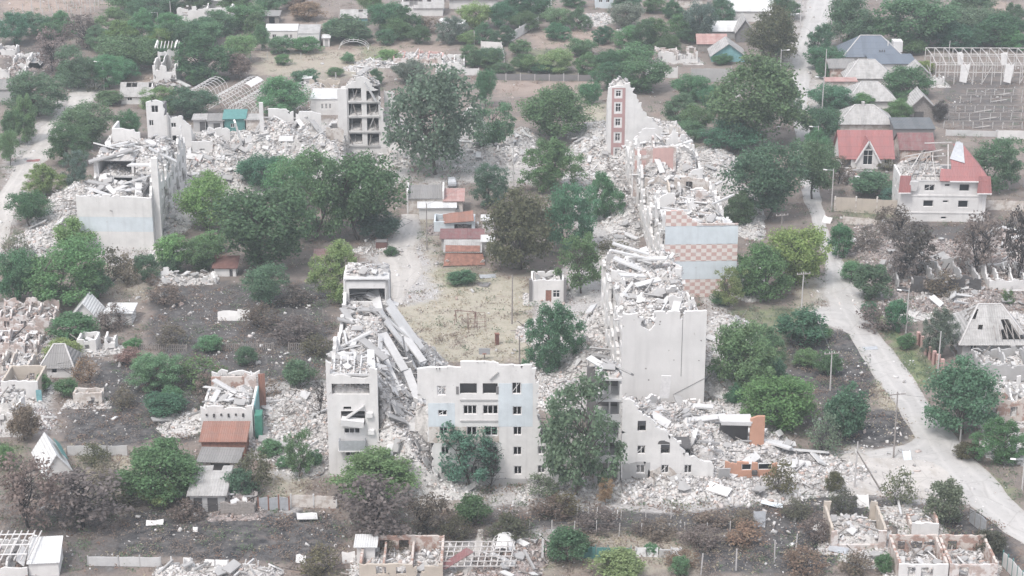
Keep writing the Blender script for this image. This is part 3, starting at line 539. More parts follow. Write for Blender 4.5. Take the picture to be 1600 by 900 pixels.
TREES = """
Td 0 20 45 75|dark green tree at the sandy field edge beside the first vineyard posts
Td 35 18 78 62|low dark tree under the vineyard rows, next to the corner tree
Tg 72 18 118 62|mid green tree below the last vineyard rows
Sb 105 22 165 82|scorched purple brown tree crown among green trees below the sandy field
Sb 52 45 110 118|large scorched brown tree standing behind the pale collapsed cottages
Tg 150 12 205 68|green tree on the wooded slope beside the scorched purple crown
Tl 165 32 218 85|light green tree in the middle of the upper wooded slope
Tg 195 15 248 78|green tree on the upper wooded slope nearest the roofless hilltop house
Td 160 55 242 120|dark broad tree on the wooded slope behind the wrecked two storey house
Td 95 72 150 145|dark tree leaning over the top end of the dirt track
Tg 150 85 192 142|small green tree directly behind the lone lamp post on the track
Tg 243 20 292 62|green tree under the roofless hilltop house, nearer the lamp posts
Tg 283 28 340 75|green tree under the porch of the roofless hilltop house
Td 275 50 366 132|big dense dark tree beside the wrecked two storey house
Bd 298 95 335 132|low rounded bush at the foot of the big dense dark tree
Tg 355 8 412 52|green tree beside the small white gatehouse at the top edge
Tl 352 55 398 105|pale green tree behind the rusty bush near the hoop greenhouses
Br 357 84 392 128|rusty dead bush beside the top of the hoop greenhouses
Tg 170 -8 242 28|green tree touching the top edge beside the vineyard
Td 228 -8 282 26|dark tree touching the top edge left of the roofless hilltop house
Tg 345 -6 395 22|green tree touching the top edge behind the white gatehouse
Td 15 110 104 192|large dark roadside tree beside the upper dirt track
Td 0 172 40 230|dark tree at the picture edge beside the dirt track
Tg 18 150 66 228|bushy green tree hanging over the dirt track verge
Tg 0 205 32 262|round green tree at the picture edge where the dirt track narrows
Tg 95 163 185 240|broad green tree between the dirt track and the broken apartment end
Td 78 192 142 265|dark tree at the dirt track beside the broken apartment end
Td 182 174 227 224|dark round tree behind the flat topped ruin corner
Bd 153 140 198 168|grey green bush in front of the small gabled cottage
Tl 222 137 282 185|light green tree behind the narrow standing tower fragment
Td 262 148 338 192|dark tree between the narrow tower fragment and the hoop greenhouses
Co 133 118 166 145|brown scrub beside the lamp post on the track
Tg 398 -4 445 28|green tree at the top edge above the two part white cottage
Td 396 40 422 82|dark tree beside the gable of the two part white cottage
Bd 420 58 458 88|dark shrub before the two part white cottage, under its windows
Bg 455 60 497 86|grey green shrub before the low half of the two part white cottage
Bd 505 45 575 72|spreading low bush beside the small white outhouse
Br 455 4 500 36|rusty brown bush beside the grey shed at the top
Br 440 -6 480 18|rusty dead bush touching the top edge
Td 580 5 628 54|dark tree right behind the small teal fronted ruin
Td 612 10 658 58|dark tree under the roof with bare rafters
Sb 652 26 688 56|burnt brown tree under the roof with bare rafters
Bd 588 45 616 73|dark shrub in the empty plot below the top trees
Tw 683 25 728 72|grey green tree beside the tapering white shed
Tl 718 5 764 50|bright round tree below the long plain roof
Td 762 3 805 48|dark tree beside the pole with the long plain roof
Td 742 35 775 72|dark tree by the white post under the bright round tree
Td 770 40 805 76|dark tree at the end of the slanting white wall
Bl 713 48 748 72|bright leafy bush by the white post
Td 722 70 760 108|dark round tree at the corner of the collapsed pink cottage
Td 750 74 787 110|dark bush like tree beside the white yard wall
Bg 533 82 553 101|small green bush on the bare plot
Bd 512 105 536 121|low dark bush on the bare plot below the hoop frame
Td 574 108 602 137|small dark tree behind the standing stairwell tower
Tw 618 97 667 134|grey green tree behind the standing stairwell tower's rubble
Tg 402 120 482 192|green tree inside the bend of the hoop greenhouses
Td 460 112 497 138|dark green bushy tree before the small hoop frame
Td 742 110 775 172|dark tree poking out behind the giant willow
Ww 612 106 748 288|giant grey green willow hiding the northern ruins
Pg 743 160 806 250|loose green tree beside the giant willow before the white rubble spike
Td 798 -4 858 36|dark tree at the top edge above the slanting white wall
Td 798 22 842 52|dark tree at the near end of the slanting white wall
Tg 850 12 892 50|green tree with dead branches at the bare ploughed plot
Td 890 12 924 50|dark tree at the bare ploughed plot beside the broken pale wall
Tw 952 5 1000 50|pale grey green tree behind the bare ploughed plot
Td 985 30 1022 80|green tree at the corner of the ploughed plot
Tg 1000 28 1048 78|dense green tree next to the pale walled yard
Td 1035 0 1070 34|dark tree beside the orange roof at the top
Tw 1072 5 1115 72|tall pale tree before the white roofed house
Td 1105 -4 1153 46|dense dark tree behind the white roofed house
Bd 980 50 1004 74|dark bush on the edge of the ploughed plot
Td 888 62 928 92|dark round solitary tree below the ploughed plot
Bd 798 62 830 92|dark bush behind the concrete panel fence
Bl 815 85 842 116|light green bush against the concrete panel fence
Tl 840 80 892 118|yellowish green tree against the concrete panel fence
Tg 893 82 938 122|green tree at the end of the concrete panel fence
Td 928 78 972 116|dark tree before the pale walled yard
Td 928 98 978 145|dark tree behind the pink painted wall fragment
Bd 955 85 1018 110|low dark bush in front of the pale walled yard
Td 965 105 1038 150|dark tree behind the pink painted wall fragment, wider of the two
Td 903 130 940 167|dark rounded tree beside the pale dry lot
Tg 814 134 920 228|large green tree between the rubble spike and the pink wall fragment
To 1170 12 1240 112|olive grey tree beside the gabled houses and the road
Tg 1103 90 1252 242|giant broad green tree covering the road's bend
Td 1050 118 1112 165|dark tree below the grey panel wall
Td 1028 145 1092 198|dark green tree behind the slope of the pink ruin
Tg 1062 165 1114 218|dull green tree under the giant tree beside the pink ruin
Td 1098 190 1185 245|dark low tree at the foot of the giant broad tree
Bd 1113 88 1142 103|dark shrub under the teal gable
Td 1195 0 1248 34|dark tree touching the top edge beside the road lamp
Td 1203 18 1237 96|dark narrow tree behind the two road lamps
Tg 1292 -6 1362 82|green roadside tree above the blue roof
Tg 1258 38 1302 92|green tree overhanging the upper road
Td 1260 75 1312 114|dark bush like tree by the road, beside the blue roof's corner
Tg 1373 -6 1478 84|large rounded tree behind the blue roofed house
Td 1468 -4 1552 48|dark tree at the top edge near the sandy gap
Tw 1485 30 1550 62|pale tree before the dark trees near the sandy gap
Td 1530 35 1602 78|dark tree above the white greenhouse frame at the picture edge
Td 1462 48 1522 82|dark tree behind the white greenhouse frame
Bg 1408 68 1447 88|green hedge behind the blue roofed house
Bl 1428 96 1460 117|leafy vine bush beside the lower blue roof
Td 1383 114 1452 158|dark garden tree behind the two hipped grey roofs
Tg 1382 155 1424 193|green garden tree beside the shed with a timber gable
Td 1264 138 1332 182|dark tree hiding the red strip roof's yard
Tg 1328 145 1366 175|green tree touching the third hipped grey roof
Td 1248 168 1312 228|dark tree above the road bend lamp
Bd 1283 172 1318 202|dark shrub at the grey roof beside the red gabled house
Bk 1455 158 1479 192|black scorched bush beside the timber gabled shed
Tl 42 254 102 312|light yellow green tree with a browned base beside the dirt track
Pw 102 236 143 304|drooping grey green tree against the broken apartment end
Td 14 298 79 360|dark rounded tree beside the dirt track's lower bend
Bl 88 338 152 398|bright leafy bush before the blank apartment end wall
Cw 5 358 48 408|thin grey bush at the foot of the rubble slope by the track
Td 0 388 65 474|dark tree massed at the picture edge below the rubble slope
Tg 48 372 168 486|large green tree below the blank apartment end wall
Bd 0 420 40 478|dark bush at the picture edge beneath the massed trees
Co 150 385 200 445|dry olive scrub under the blank apartment end wall
Cs 178 392 220 448|dry pale scrub under the blank apartment end wall's corner
Cr 226 426 252 447|small rusty bush beside the white junk heap
Bd 208 397 248 442|dark bush at the corner of the blank apartment end wall
Bl 242 367 294 428|bright green bush beside the leaning wall column
Td 284 374 348 428|dark tree behind the small red shed
Tl 282 270 368 368|pale muted tree at the courtyard rubble's edge
Td 343 293 488 438|giant dark tree in the west of the courtyard
Td 372 244 445 302|dark tree at the foot of the northern rubble heap
Tg 418 248 502 335|green tree in the courtyard grove between two giants
Tg 440 240 545 385|tall green tree in the heart of the courtyard grove
Td 498 240 624 388|giant dark tree on the yard track's side of the grove
Td 384 414 452 487|dull dark rounded bush like tree on the charred garden
Tl 484 377 577 484|light green tree behind the stairwell of the collapsed block
Bt 562 328 628 378|small bluish bush where the yard track meets the grove
Tt 740 254 793 330|bluish green round tree beside the pale garage
Tg 818 214 906 308|green tree beside the rubble field in the middle of the courtyard
To 763 298 864 432|olive brown half scorched tree beside the rusty sheds
Tg 848 284 928 402|green tree between the scorched tree and the long ruin
Pg 872 362 944 466|loose green tree beside the square pale garage
Td 913 268 974 352|dark tree right against the long ruin's rubble
Co 930 372 985 405|olive scrub on the rubble of the long ruin
Td 1138 228 1260 356|giant dark green tree east of the checkered ruin
Tg 1230 220 1308 320|green tree beside the lamp post at the road's bend
Tl 1200 354 1290 456|light green tree beside the narrow part of the road
Tg 1148 378 1232 474|green tree beside the checkered end wall
Pl 1116 418 1164 485|slender light green tree touching the checkered wall's foot
Td 1130 300 1178 360|dark shrub tree behind the checkered ruin's far corner
Bd 1293 350 1332 406|dark bush beside the narrow road opposite the burnt yard
Bd 1328 268 1404 314|dark hedge below the pink gable with white window
Bt 1374 293 1406 320|teal green bush at the corner of the red roofed villa
Tg 1508 214 1592 306|green tree behind the red roofed villa
Sb 1368 318 1428 378|burnt brown tree before the red roofed villa's porch
Sk 1385 345 1465 448|blackened bare crowned tree in the burnt yard before the villa
Sb 1480 325 1562 442|burnt brown tree before the villa's far corner
Sk 1565 315 1612 448|blackened tree at the picture edge in the burnt yard
Sb 1375 385 1430 450|burnt brown shrub like tree among the charred debris
Co 1364 246 1402 268|olive dead bush beside the white gable window
Sb 1288 243 1332 292|reddish burnt bush like tree behind the road bend lamp
Bg 1312 408 1352 442|green weedy bush on the road verge below the burnt yard
Bd 1330 412 1388 474|dark weedy bush at the verge beside the burnt yard
Bd 1380 468 1418 522|dark bush at the verge beside the tall lamp
Tw 1438 478 1494 565|grey green tree behind the brick post fence
Pg 1562 452 1584 480|thin young tree among the debris beside the damaged hipped roof
Bd 443 560 497 610|dark rounded bush on charred ground beside the collapsed block
Xk 478 588 518 670|black leafless tree leaning on the collapsed block's corner
Td 820 468 910 592|dense dark tree standing alone in the courtyard beside the long ruin
Pw 836 584 962 790|tall loose green tree before the gap in the front facade
Tg 1110 498 1212 622|green tree hiding the rubble east of the blank wall
Tl 1153 583 1270 674|wide bright green tree before the charred bank
Td 1170 505 1225 575|dark tree behind the wide bright green tree
Bd 1213 483 1292 548|dark rounded bush beside the branch of the road
Cw 1260 640 1312 714|thin grey scrub on the charred bank beside the lane
Bd 1283 598 1352 692|dark bush on the charred bank beside the wooden pole
Bd 1273 548 1316 590|small dark bush in the middle of the charred bank
Td 1448 560 1558 690|big dark tree beside the road opposite the side lane
Td 1520 652 1602 732|dark tree at the picture edge beneath the wrecked brick house
Td 193 688 312 794|big dense green tree beside the rust red shed
Bl 216 752 274 798|bright green bush at the foot of the big dense tree
Sb -10 705 100 838|large burnt brown tree at the picture edge above the white sheet roof
Sb 55 728 205 840|large burnt brown tree before the tent like wreck with teal stripe
Co 148 742 222 800|dead olive scrub between the burnt trees and the big dense tree
Bt 340 734 398 784|bluish green bush growing over the collapsed lean to roof
Co 368 698 432 768|dead olive scrub beside the rust red shed
Bg 403 684 442 716|green weeds bush on the pale rubble field
Pg 444 668 490 750|thin green tree on the pale rubble field
Tg 526 703 650 792|green crowned tree before the collapsed block
Sb 512 735 655 862|burnt brown tree with blackened trunk before the green crowned tree
Sb 632 768 705 842|burnt brown scrub tree behind the frame of bare rafters
Bd 712 772 768 824|dark green bush against the garden wall before the facade
Pt 684 655 788 770|green tree growing against the front facade's windows
Xx 738 690 795 775|grey leafless tree before the front facade's ground floor
Cs 858 764 908 810|dry straw coloured scrub before the pale rubble apron
Cw 815 738 878 780|grey scrub at the foot of the tall loose tree
Py 934 745 960 792|small orange dried conifer beside the rubble apron
Bd 853 822 918 884|dark green bush beside the teal panel fence
Bl 928 868 1010 908|bright green bush under the teal panel fence
Bg 1048 868 1078 902|small green bush on the dry grass beneath the fallen fence
Co 1192 714 1244 780|olive scrub at the orange shop's rubble
Bo 1288 734 1318 772|small olive bush on the dusty lane verge
Co 1296 758 1340 808|dead scrub behind the roofless brick hut
Cw 1376 728 1430 796|grey green scrub beside the dusty lane with leaning pole
Bw 1446 748 1506 824|dark scrub bush beside the road above the burnt hut
Bo 1522 824 1574 874|olive shrub beside the grey sheet fence by the road
Bg 1366 862 1394 898|small green shrub at the corner of the brick walled ruin
Cs 466 846 534 906|straw coloured dead scrub beside the charred garden
Bl -8 694 28 738|light green bush at the picture edge above the burnt trees
Tg 206 546 284 616|green garden tree in the middle of the burnt gardens
Cg 272 553 352 610|half dead greenish tree like scrub next to the green garden tree
Bd 224 612 287 660|dense rounded bush on the charred ground below the green garden tree
Bg 78 497 154 536|green bush before the small white tent roofed house
Bl 68 528 126 566|bright bush beside the small white box ruin
Bg 86 590 122 624|green bush before the grey hipped cottage
Bg 54 582 80 615|small green bush beside the white flat walled house
Bb 16 632 64 694|burnt brown bush before the white flat walled house
Cr 112 552 152 602|reddish dead scrub beside the grey hipped cottage
Br 180 543 222 572|rusty orange bush before the picket fence
Sb 302 580 346 636|burnt reddish brown tree behind the white rubble topped house
Bg 308 524 350 552|green bush growing through the picket fence
Bd 368 540 402 574|dark bush below the picket fence
Bg 192 528 222 548|small green bush at the picket fence's end
Cx 240 500 300 545|grey leafless scrub behind the picket fence
Cb 150 470 200 520|brown dead scrub beside the white tent roofed house
Cb 380 470 440 520|brown dead scrub on the charred garden by the white scrap panels
Cx 420 500 500 540|grey twiggy scrub beside the collapsed block's tower
Cb 260 790 320 815|brown dead scrub at the black garden's edge
Cb 1060 820 1130 860|rust brown scrub patch on the burnt plot
Cr 1130 815 1200 855|reddish dry scrub patch on the burnt plot
Cb 1000 815 1060 845|brown dry scrub at the bare soil patch
Cr 1220 850 1290 905|reddish dry scrub beside the leaning thin posts
Cb 900 790 970 835|brown scrub along the thin wire fence
Co 760 800 830 850|olive scrub beside the garden path
Cb 830 780 900 815|brown scrub between the wire fence and the tall loose tree
Cb 1340 470 1400 520|brown scrub among debris under the burnt yard
Bo 1490 690 1530 720|olive shrub beside the road's outer bend
Cb 1440 420 1500 470|dead brown scrub among the burnt house walls
Cb 985 812 1030 838|brown scrub above the bare pale soil patch on the burnt plot
Cr 1080 800 1140 830|reddish scrub directly under the rubble apron's end
Cb 1140 800 1190 825|brown scrub behind the upright grey sheet
Co 880 838 930 862|olive scrub above the teal sheet fence
Cb 1250 800 1300 850|brown scrub beside the roofless brick hut's outer wall
Cr 1040 860 1095 890|reddish scrub beside the fallen whitish slab fence
Cb 1310 868 1370 898|brown scrub below the light metal sheet at the bottom edge
Co 1215 785 1270 812|olive scrub at the far end of the pale blue crumpled sheet
Co 690 800 740 850|olive scrub lining the garden path
Cb 590 835 640 872|brown scrub behind the upright metal box
Co 120 690 175 730|olive scrub behind the board fence near the tent like wreck
Cs 130 720 200 765|straw coloured scrub beside the tent like wreck
Cb 175 600 215 640|brown scrub on charred soil beside the short cream walls
Cr 230 570 270 605|reddish scrub touching the green garden tree
Cb 395 590 440 625|brown scrub at the edge of the pale rubble beside the teal panels
Cb 430 445 490 480|brown scrub on the charred garden below the grove
Co 470 520 520 560|olive scrub against the outer wall of the collapsed block
Cb 230 440 290 480|brown scrub below the white junk heap
Cb 1330 350 1380 400|dead reddish scrub at the burnt yard's roadside
"""
for ln in TREES.strip().splitlines():
    a, lab = ln.split('|'); c, x0, y0, x1, y1 = a.split(); tree(c, int(x0), int(y0), int(x1), int(y1), lab)

WOOD = 'trees of the wood on the upper slope'; TOPW = 'garden trees below the top edge'; ROADW = 'trees along the upper road'; BUSHES = 'low bushes of the gardens'
MORE = {WOOD: """
Td 215 60 262 108|dark tree between the wrecked two storey house and the middle of the wood
Tg 190 70 232 112|green tree uphill of the small holed cottage
Tg 130 40 180 85|green tree wedged beside the scorched purple crown
Td 255 35 295 82|dark tree behind the roof beams of the wrecked two storey house
Tg 298 32 345 76|green tree between the roofless hilltop house and the big dense dark tree
Tl 230 45 270 85|light green tree low in the wood under the short lamp post
Td 66 34 100 66|dark low tree below the vineyard posts, beside the scorched brown tree
Tg 200 0 250 40|green tree beside the short lamp post on the wooded slope
Td 320 15 365 60|dark tree directly under the broken porch of the roofless hilltop house
Tg 140 85 185 122|green tree at the end of the wood above the lone lamp post
Td 90 100 130 140|dark tree on the bank where the dirt track begins
Tg 170 92 215 130|green tree behind the ridge of the small holed cottage
Td 285 -5 330 20|dark tree at the top edge behind the roofless hilltop house
Tg 385 20 420 60|green tree beside the grey timber shed above the white cottages""", TOPW: """
Tg 565 -8 600 30|green tree at the top edge before the teal fronted house
Td 540 45 580 72|dark low tree below the teal fronted house
Tg 600 28 640 66|green tree under the pole side of the bare rafter roof
Td 640 40 672 72|dark tree beside the burnt tree under the bare rafter roof
Tg 780 -5 815 30|green tree at the top edge beside the long plain roof
Td 815 -5 850 18|dark tree at the top edge before the pale gabled remnant
Tg 880 -8 912 14|green tree at the top edge above the ploughed plot
Td 925 40 960 72|dark tree at the rubbish heap on the ploughed plot
Tg 960 40 1000 78|green tree at the near corner of the ploughed plot
Td 1025 55 1062 88|dark tree behind the pale roofless house with the white yard wall
Tg 1045 20 1085 62|green tree before the orange red roof at the top edge
Td 1060 45 1098 70|dark tree beside the striped faded red shed roof
Tg 1000 -8 1040 24|green tree at the top edge beside the orange red roof
Tg 960 -6 1000 22|green tree at the top edge beside the pale blue house front
Td 850 35 890 66|dark tree on the uphill border of the bare ploughed plot
Tg 505 30 540 62|green tree behind the narrow white outhouse
Tg 745 78 785 112|green tree inside the white L shaped wall
Td 800 85 830 114|dark tree against the start of the grey panel fence""", ROADW: """
Td 1360 60 1400 92|dark tree immediately behind the slate blue ridge
Tg 1440 10 1490 62|green tree beside the large rounded tree uphill of the blue roof
Td 1500 50 1545 80|dark tree uphill of the white greenhouse frame's middle
Tg 1560 45 1605 82|green tree at the picture edge uphill of the white greenhouse frame
Td 1560 5 1605 50|dark tree at the picture edge beside the sandy gap
Tg 1330 30 1385 78|green tree above the slate blue roof's ridge
Td 1275 100 1300 125|dark tree at the roadside before the dark flat roofed old house
Td 1395 150 1425 180|dark tree between the hipped grey roof and the timber gable
Td 1180 100 1225 160|dark tree merged into the giant broad tree's road side
Tg 1215 130 1250 190|green tree between the giant broad tree and the upper road
Td 1090 135 1135 180|dark tree merged into the giant broad tree's far side
Tg 1055 185 1100 225|green tree between the pink ruin's slope and the giant broad tree
Td 1200 40 1228 90|dark slim tree beside the olive grey tree and the lamp posts
Tg 1255 200 1300 245|green tree under the lamp post near the red tiled roof""", BUSHES: """
Bg 430 85 452 104|green bush on the thin post line before the white cottages
Bd 300 118 322 136|dark bush above the lowest hoop greenhouse
Bd 770 100 800 118|dark bush behind the start of the grey panel fence
Bl 590 82 622 98|bright vine bush at the fallen roof sheets of the pink brick cottage
Bd 830 95 862 118|dark bush behind the middle of the grey panel fence
Bg 1130 600 1165 640|green bush at the foot of the blank end wall's rubble
Bd 1190 560 1230 600|dark bush touching the top of the wide bright green tree
Bg 1240 545 1280 575|green bush on the upper rim of the charred bank
Bg 1400 520 1430 548|green bush on the verge beneath the tall lamp post
Bd 1345 470 1372 500|dark bush on the verge where the road widens
Bd 250 605 290 640|dark bush below the half dead scrub of the burnt gardens
Bg 430 712 455 735|green bush low on the white rubble spread
Bg 1005 850 1030 868|green bush behind the fallen whitish slab fence
Bd 600 385 622 402|dark bush at the litter by the brown waste container
Bg 700 425 745 448|bushy green patch below the slumped rust red sheets
Bd 1110 455 1140 480|dark bush at the dark pole by the checkered wall
Bg 480 700 505 735|green bush at the corner of the collapsed block's front
Bd 40 420 90 470|dark bush under the massed trees at the rubble slope's foot
Bg 130 420 175 470|green bush beside the dry scrub below the blank band wall
Bd 250 395 290 430|dark bush next to the white junk heap
Bg 300 360 350 400|green bush at the western skirt of the courtyard grove
Bg 1265 505 1300 535|green bush where the branch meets the charred bank
Bd 1300 640 1345 680|dark bush nearest the wooden crossarm pole"""}
for grp, rows in MORE.items():
    for ln in rows.strip().splitlines():
        a, lab = ln.split('|'); c, x0, y0, x1, y1 = a.split(); tree(c, int(x0), int(y0), int(x1), int(y1), lab, grp)
# ------------------------------------------------------------------ rubble, slabs, windows
def chunk_arrays(P, size, seed, flat=0.7):
    """jittered boxes at points P (numpy), random turned"""
    r = np.random.default_rng(seed); n = len(P)
    base = np.array([(-1, -1, -1), (1, -1, -1), (1, 1, -1), (-1, 1, -1), (-1, -1, 1), (1, -1, 1), (1, 1, 1), (-1, 1, 1)], float) * 0.5
    d = np.stack([size * r.uniform(0.7, 1.5, n), size * r.uniform(0.5, 1.0, n), size * r.uniform(0.25, flat, n)], 1)
    v = base[None] * d[:, None] * r.uniform(0.65, 1.12, (n, 8, 3))
    q = r.normal(size=(n, 4)); q[:, 1:3] *= 0.45; q /= np.linalg.norm(q, axis=1, keepdims=True)
    w, x, y, z = q.T
    Rm = np.stack([1 - 2 * (y * y + z * z), 2 * (x * y - z * w), 2 * (x * z + y * w), 2 * (x * y + z * w), 1 - 2 * (x * x + z * z), 2 * (y * z - x * w), 2 * (x * z - y * w), 2 * (y * z + x * w), 1 - 2 * (x * x + y * y)], -1).reshape(n, 3, 3)
    v = np.einsum('nij,nkj->nki', Rm, v) + P[:, None]
    fb = np.array([(0, 3, 2, 1), (4, 5, 6, 7), (0, 1, 5, 4), (1, 2, 6, 5), (2, 3, 7, 6), (3, 0, 4, 7)])
    F = (np.arange(n)[:, None, None] * 8 + fb[None]).reshape(-1, 4)
    return v.reshape(-1, 3), F
def rubble(parent, dom, hf, dens=5.0, seed=1, mats=('rubbase', 'rub'), smin=0.13, smax=0.55, rough=1.0, name='rubble', step=0.5, hmin=0.04):
    """heap surface z = hf(x, y) over dom (x0, x1, y0, y1) plus broken pieces lying on it: one part, kind stuff"""
    x0, x1, y0, y1 = dom; xs = np.linspace(x0, x1, max(4, int((x1 - x0) / step))); ys = np.linspace(y0, y1, max(4, int((y1 - y0) / step)))
    X, Y = np.meshgrid(xs, ys, indexing='ij'); r = np.random.default_rng(seed)
    Hh = np.asarray(hf(X, Y), float); on = Hh > hmin
    nz = (fbm(X * 0.55 + seed, Y * 0.55, 3) - 0.5) * 2.4 * rough + r.uniform(-0.5, 0.5, X.shape) * 0.55 * rough
    Z = np.where(on, np.maximum(0.03, Hh + nz * np.clip(Hh / 1.5, 0.1, 1)), -0.15); Z[0, :] = Z[-1, :] = -0.15; Z[:, 0] = Z[:, -1] = -0.15
    jx = X + r.uniform(-0.35, 0.35, X.shape) * step; jy = Y + r.uniform(-0.35, 0.35, X.shape) * step
    V = np.stack([jx, jy, Z], -1).reshape(-1, 3); ny = len(ys); i = np.arange(len(xs) - 1)[:, None] * ny + np.arange(ny - 1)[None]
    F = np.stack([i, i + ny, i + ny + 1, i + 1], -1).reshape(-1, 4)
    zz = Z.ravel(); F = F[(zz[F] > -0.1).any(1)]
    n = int(2.6 * dens * on.sum() * step * step); px = r.uniform(x0 + 0.3, x1 - 0.3, n); py = r.uniform(y0 + 0.3, y1 - 0.3, n)
    h = np.asarray(hf(px, py), float); k = h > hmin * 0.5; px, py, h = px[k], py[k], h[k]
    fi = np.clip((px - x0) / (x1 - x0) * (len(xs) - 1), 0, len(xs) - 1); fj = np.clip((py - y0) / (y1 - y0) * (ny - 1), 0, ny - 1)
    i0 = np.floor(fi).astype(int).clip(0, len(xs) - 2); j0 = np.floor(fj).astype(int).clip(0, ny - 2); a = fi - i0; b = fj - j0
    pz = Z[i0, j0] * (1 - a) * (1 - b) + Z[i0 + 1, j0] * a * (1 - b) + Z[i0, j0 + 1] * (1 - a) * b + Z[i0 + 1, j0 + 1] * a * b
    s = np.clip(smin * (1 - r.random(len(px))) ** -0.55, smin, smax)
    CV, CF = chunk_arrays(np.stack([px, py, np.maximum(pz, 0.0) + s * 0.12], -1), s, seed + 5)
    m_ = max(1, int(len(px) * 0.035)); k = r.choice(len(px), m_) if len(px) else np.zeros(0, int)
    SV, SF = chunk_arrays(np.stack([px[k], py[k], np.maximum(pz[k], 0) + .15], -1), np.full(len(k), .16), seed + 8, .7); SV = SV.reshape(-1, 8, 3); cen = SV.mean(1, keepdims=True); an = r.uniform(0, 6.28, len(k)); ax = np.stack([np.cos(an), np.sin(an), r.normal(0, .35, len(k))], -1)[:, None]; off = SV - cen; al = (off * ax).sum(-1, keepdims=True); SV = (cen + (off - al * ax) * .8 + np.sign(al) * ax * r.uniform(.5, 1.6, len(k))[:, None, None]).reshape(-1, 3)
    nV = len(V) + len(CV)
    me = mesh_np(name, np.concatenate([V, CV, SV]), np.concatenate([F, CF + len(V), SF + nV]), [M[mats[0]], M[mats[1]], M['wood']], np.concatenate([np.zeros(len(F), int), np.ones(len(CF), int), np.full(len(SF), 2)]))
    return tag(link(name, me, parent), kind='stuff')
    me = mesh_np(name, np.concatenate([V, CV]), np.concatenate([F, CF + len(V)]), [M[mats[0]], M[mats[1]]], np.concatenate([np.zeros(len(F), int), np.ones(len(CF), int)]))
    return tag(link(name, me, parent), kind='stuff')
SLABS = {}
def slab_mesh(kind, v):
    if (kind, v) in SLABS: return SLABS[kind, v]
    r = random.Random(hash(kind) % 1000 if False else len(kind) * 100 + v); mb = MB()
    if kind == 'plank':
        L = (5.6, 4.3, 3.1, 2.2)[v % 4]; w = 1.2; t = 0.24; a = r.uniform(-0.4, 0.4); b = r.uniform(-0.5, 0.5)
        mb.hexa([(-L / 2, -w / 2, 0), (L / 2 + a, -w / 2, 0), (L / 2 + b, w / 2, 0), (-L / 2, w / 2, 0), (-L / 2, -w / 2, t), (L / 2 + a, -w / 2, t), (L / 2 + b, w / 2, t), (-L / 2, w / 2, t)])
    elif kind == 'plate':
        n = 4 + v % 2; pts = [(math.cos(6.283 * (i + .5) / n + r.uniform(-.3, .3)) * r.uniform(0.8, 1.6), math.sin(6.283 * (i + .5) / n + r.uniform(-.3, .3)) * r.uniform(0.6, 1.1)) for i in range(n)]; t = 0.2
        mb.poly([(x, y, t) for x, y in pts]); mb.poly([(x, y, 0) for x, y in pts[::-1]])
        for i in range(n):
            (xa, ya), (xb, yb) = pts[i], pts[(i + 1) % n]; mb.poly([(xa, ya, 0), (xb, yb, 0), (xb, yb, t), (xa, ya, t)])
    elif kind == 'wallpiece':
        w = r.uniform(1.4, 2.8); h = r.uniform(1.2, 2.6); t = 0.38
        mb.patch((-w / 2, 0, 0), (w / 2, 0, 0), (w / 2, 0, h), (-w / 2, 0, h), t, [i / 4 for i in range(5)], [i / 4 for i in range(5)], lambda u, v_: not ((v_ > 0.6 and u > r.uniform(0.45, 0.9)) or (v_ > 0.8 and u < 0.3)), 0.18)
    elif kind == 'beam':
        L = (4.2, 3.2, 5.2, 2.4)[v % 4]; mb.box(-L / 2, -0.13, -0.13, L / 2, 0.13, 0.13)
    SLABS[kind, v] = mb.mesh({'plank': 'floor_slab', 'plate': 'slab_fragment', 'wallpiece': 'wall_fragment', 'beam': 'beam'}[kind], M['slabd' if v % 2 else 'slab'] if kind != 'wallpiece' else M['white'])
    return SLABS[kind, v]
def slabs(parent, dom, hf, n, seed, kinds='plank plank plate beam', tilt=0.25, zoff=0.25, yaw=0.0, mindist=1.2, scale=(0.55, 1.1)):
    """broken floor slabs, wall fragments and beams that lie on a heap, each a part of its own"""
    r = random.Random(seed); kinds = kinds.split(); done = []
    for _ in range(n * 6):
        if len(done) >= n: break
        x, y = r.uniform(dom[0], dom[1]), r.uniform(dom[2], dom[3]); h = float(hf(np.array(x), np.array(y)))
        if h < 0.25 or any((x - a) ** 2 + (y - b) ** 2 < mindist ** 2 for a, b in done): continue
        done.append((x, y)); k = r.choice(kinds); e = 0.7
        gx = (float(hf(np.array(x + e), np.array(y))) - float(hf(np.array(x - e), np.array(y)))) / (2 * e); gy = (float(hf(np.array(x), np.array(y + e))) - float(hf(np.array(x), np.array(y - e)))) / (2 * e)
        gx = max(-1.3, min(1.3, gx)); gy = max(-1.3, min(1.3, gy))
        a = yaw + r.choice((0, 0, math.pi / 2)) + r.gauss(0, 0.35); me = slab_mesh(k, r.randrange(4))
        nrm = Vector((-gx * 0.8 + r.gauss(0, tilt), -gy * 0.8 + r.gauss(0, tilt), 1)).normalized()
        q = nrm.to_track_quat('Z', 'Y') @ Matrix.Rotation(a, 3, 'Z').to_quaternion()
        if k == 'wallpiece': q = Matrix.Rotation(a, 3, 'Z').to_quaternion() @ Matrix.Rotation(r.gauss(0, 0.3), 3, 'X').to_quaternion()
        o = link(me.name.split('.')[0], me, parent, (x, y, h + zoff + r.uniform(-0.15, 0.35) - (0.6 if k == 'wallpiece' else 0)))
        o.rotation_mode = 'QUATERNION'; o.rotation_quaternion = q; s_ = r.uniform(*scale); o.scale = (s_, s_, s_)
_WIN = {}
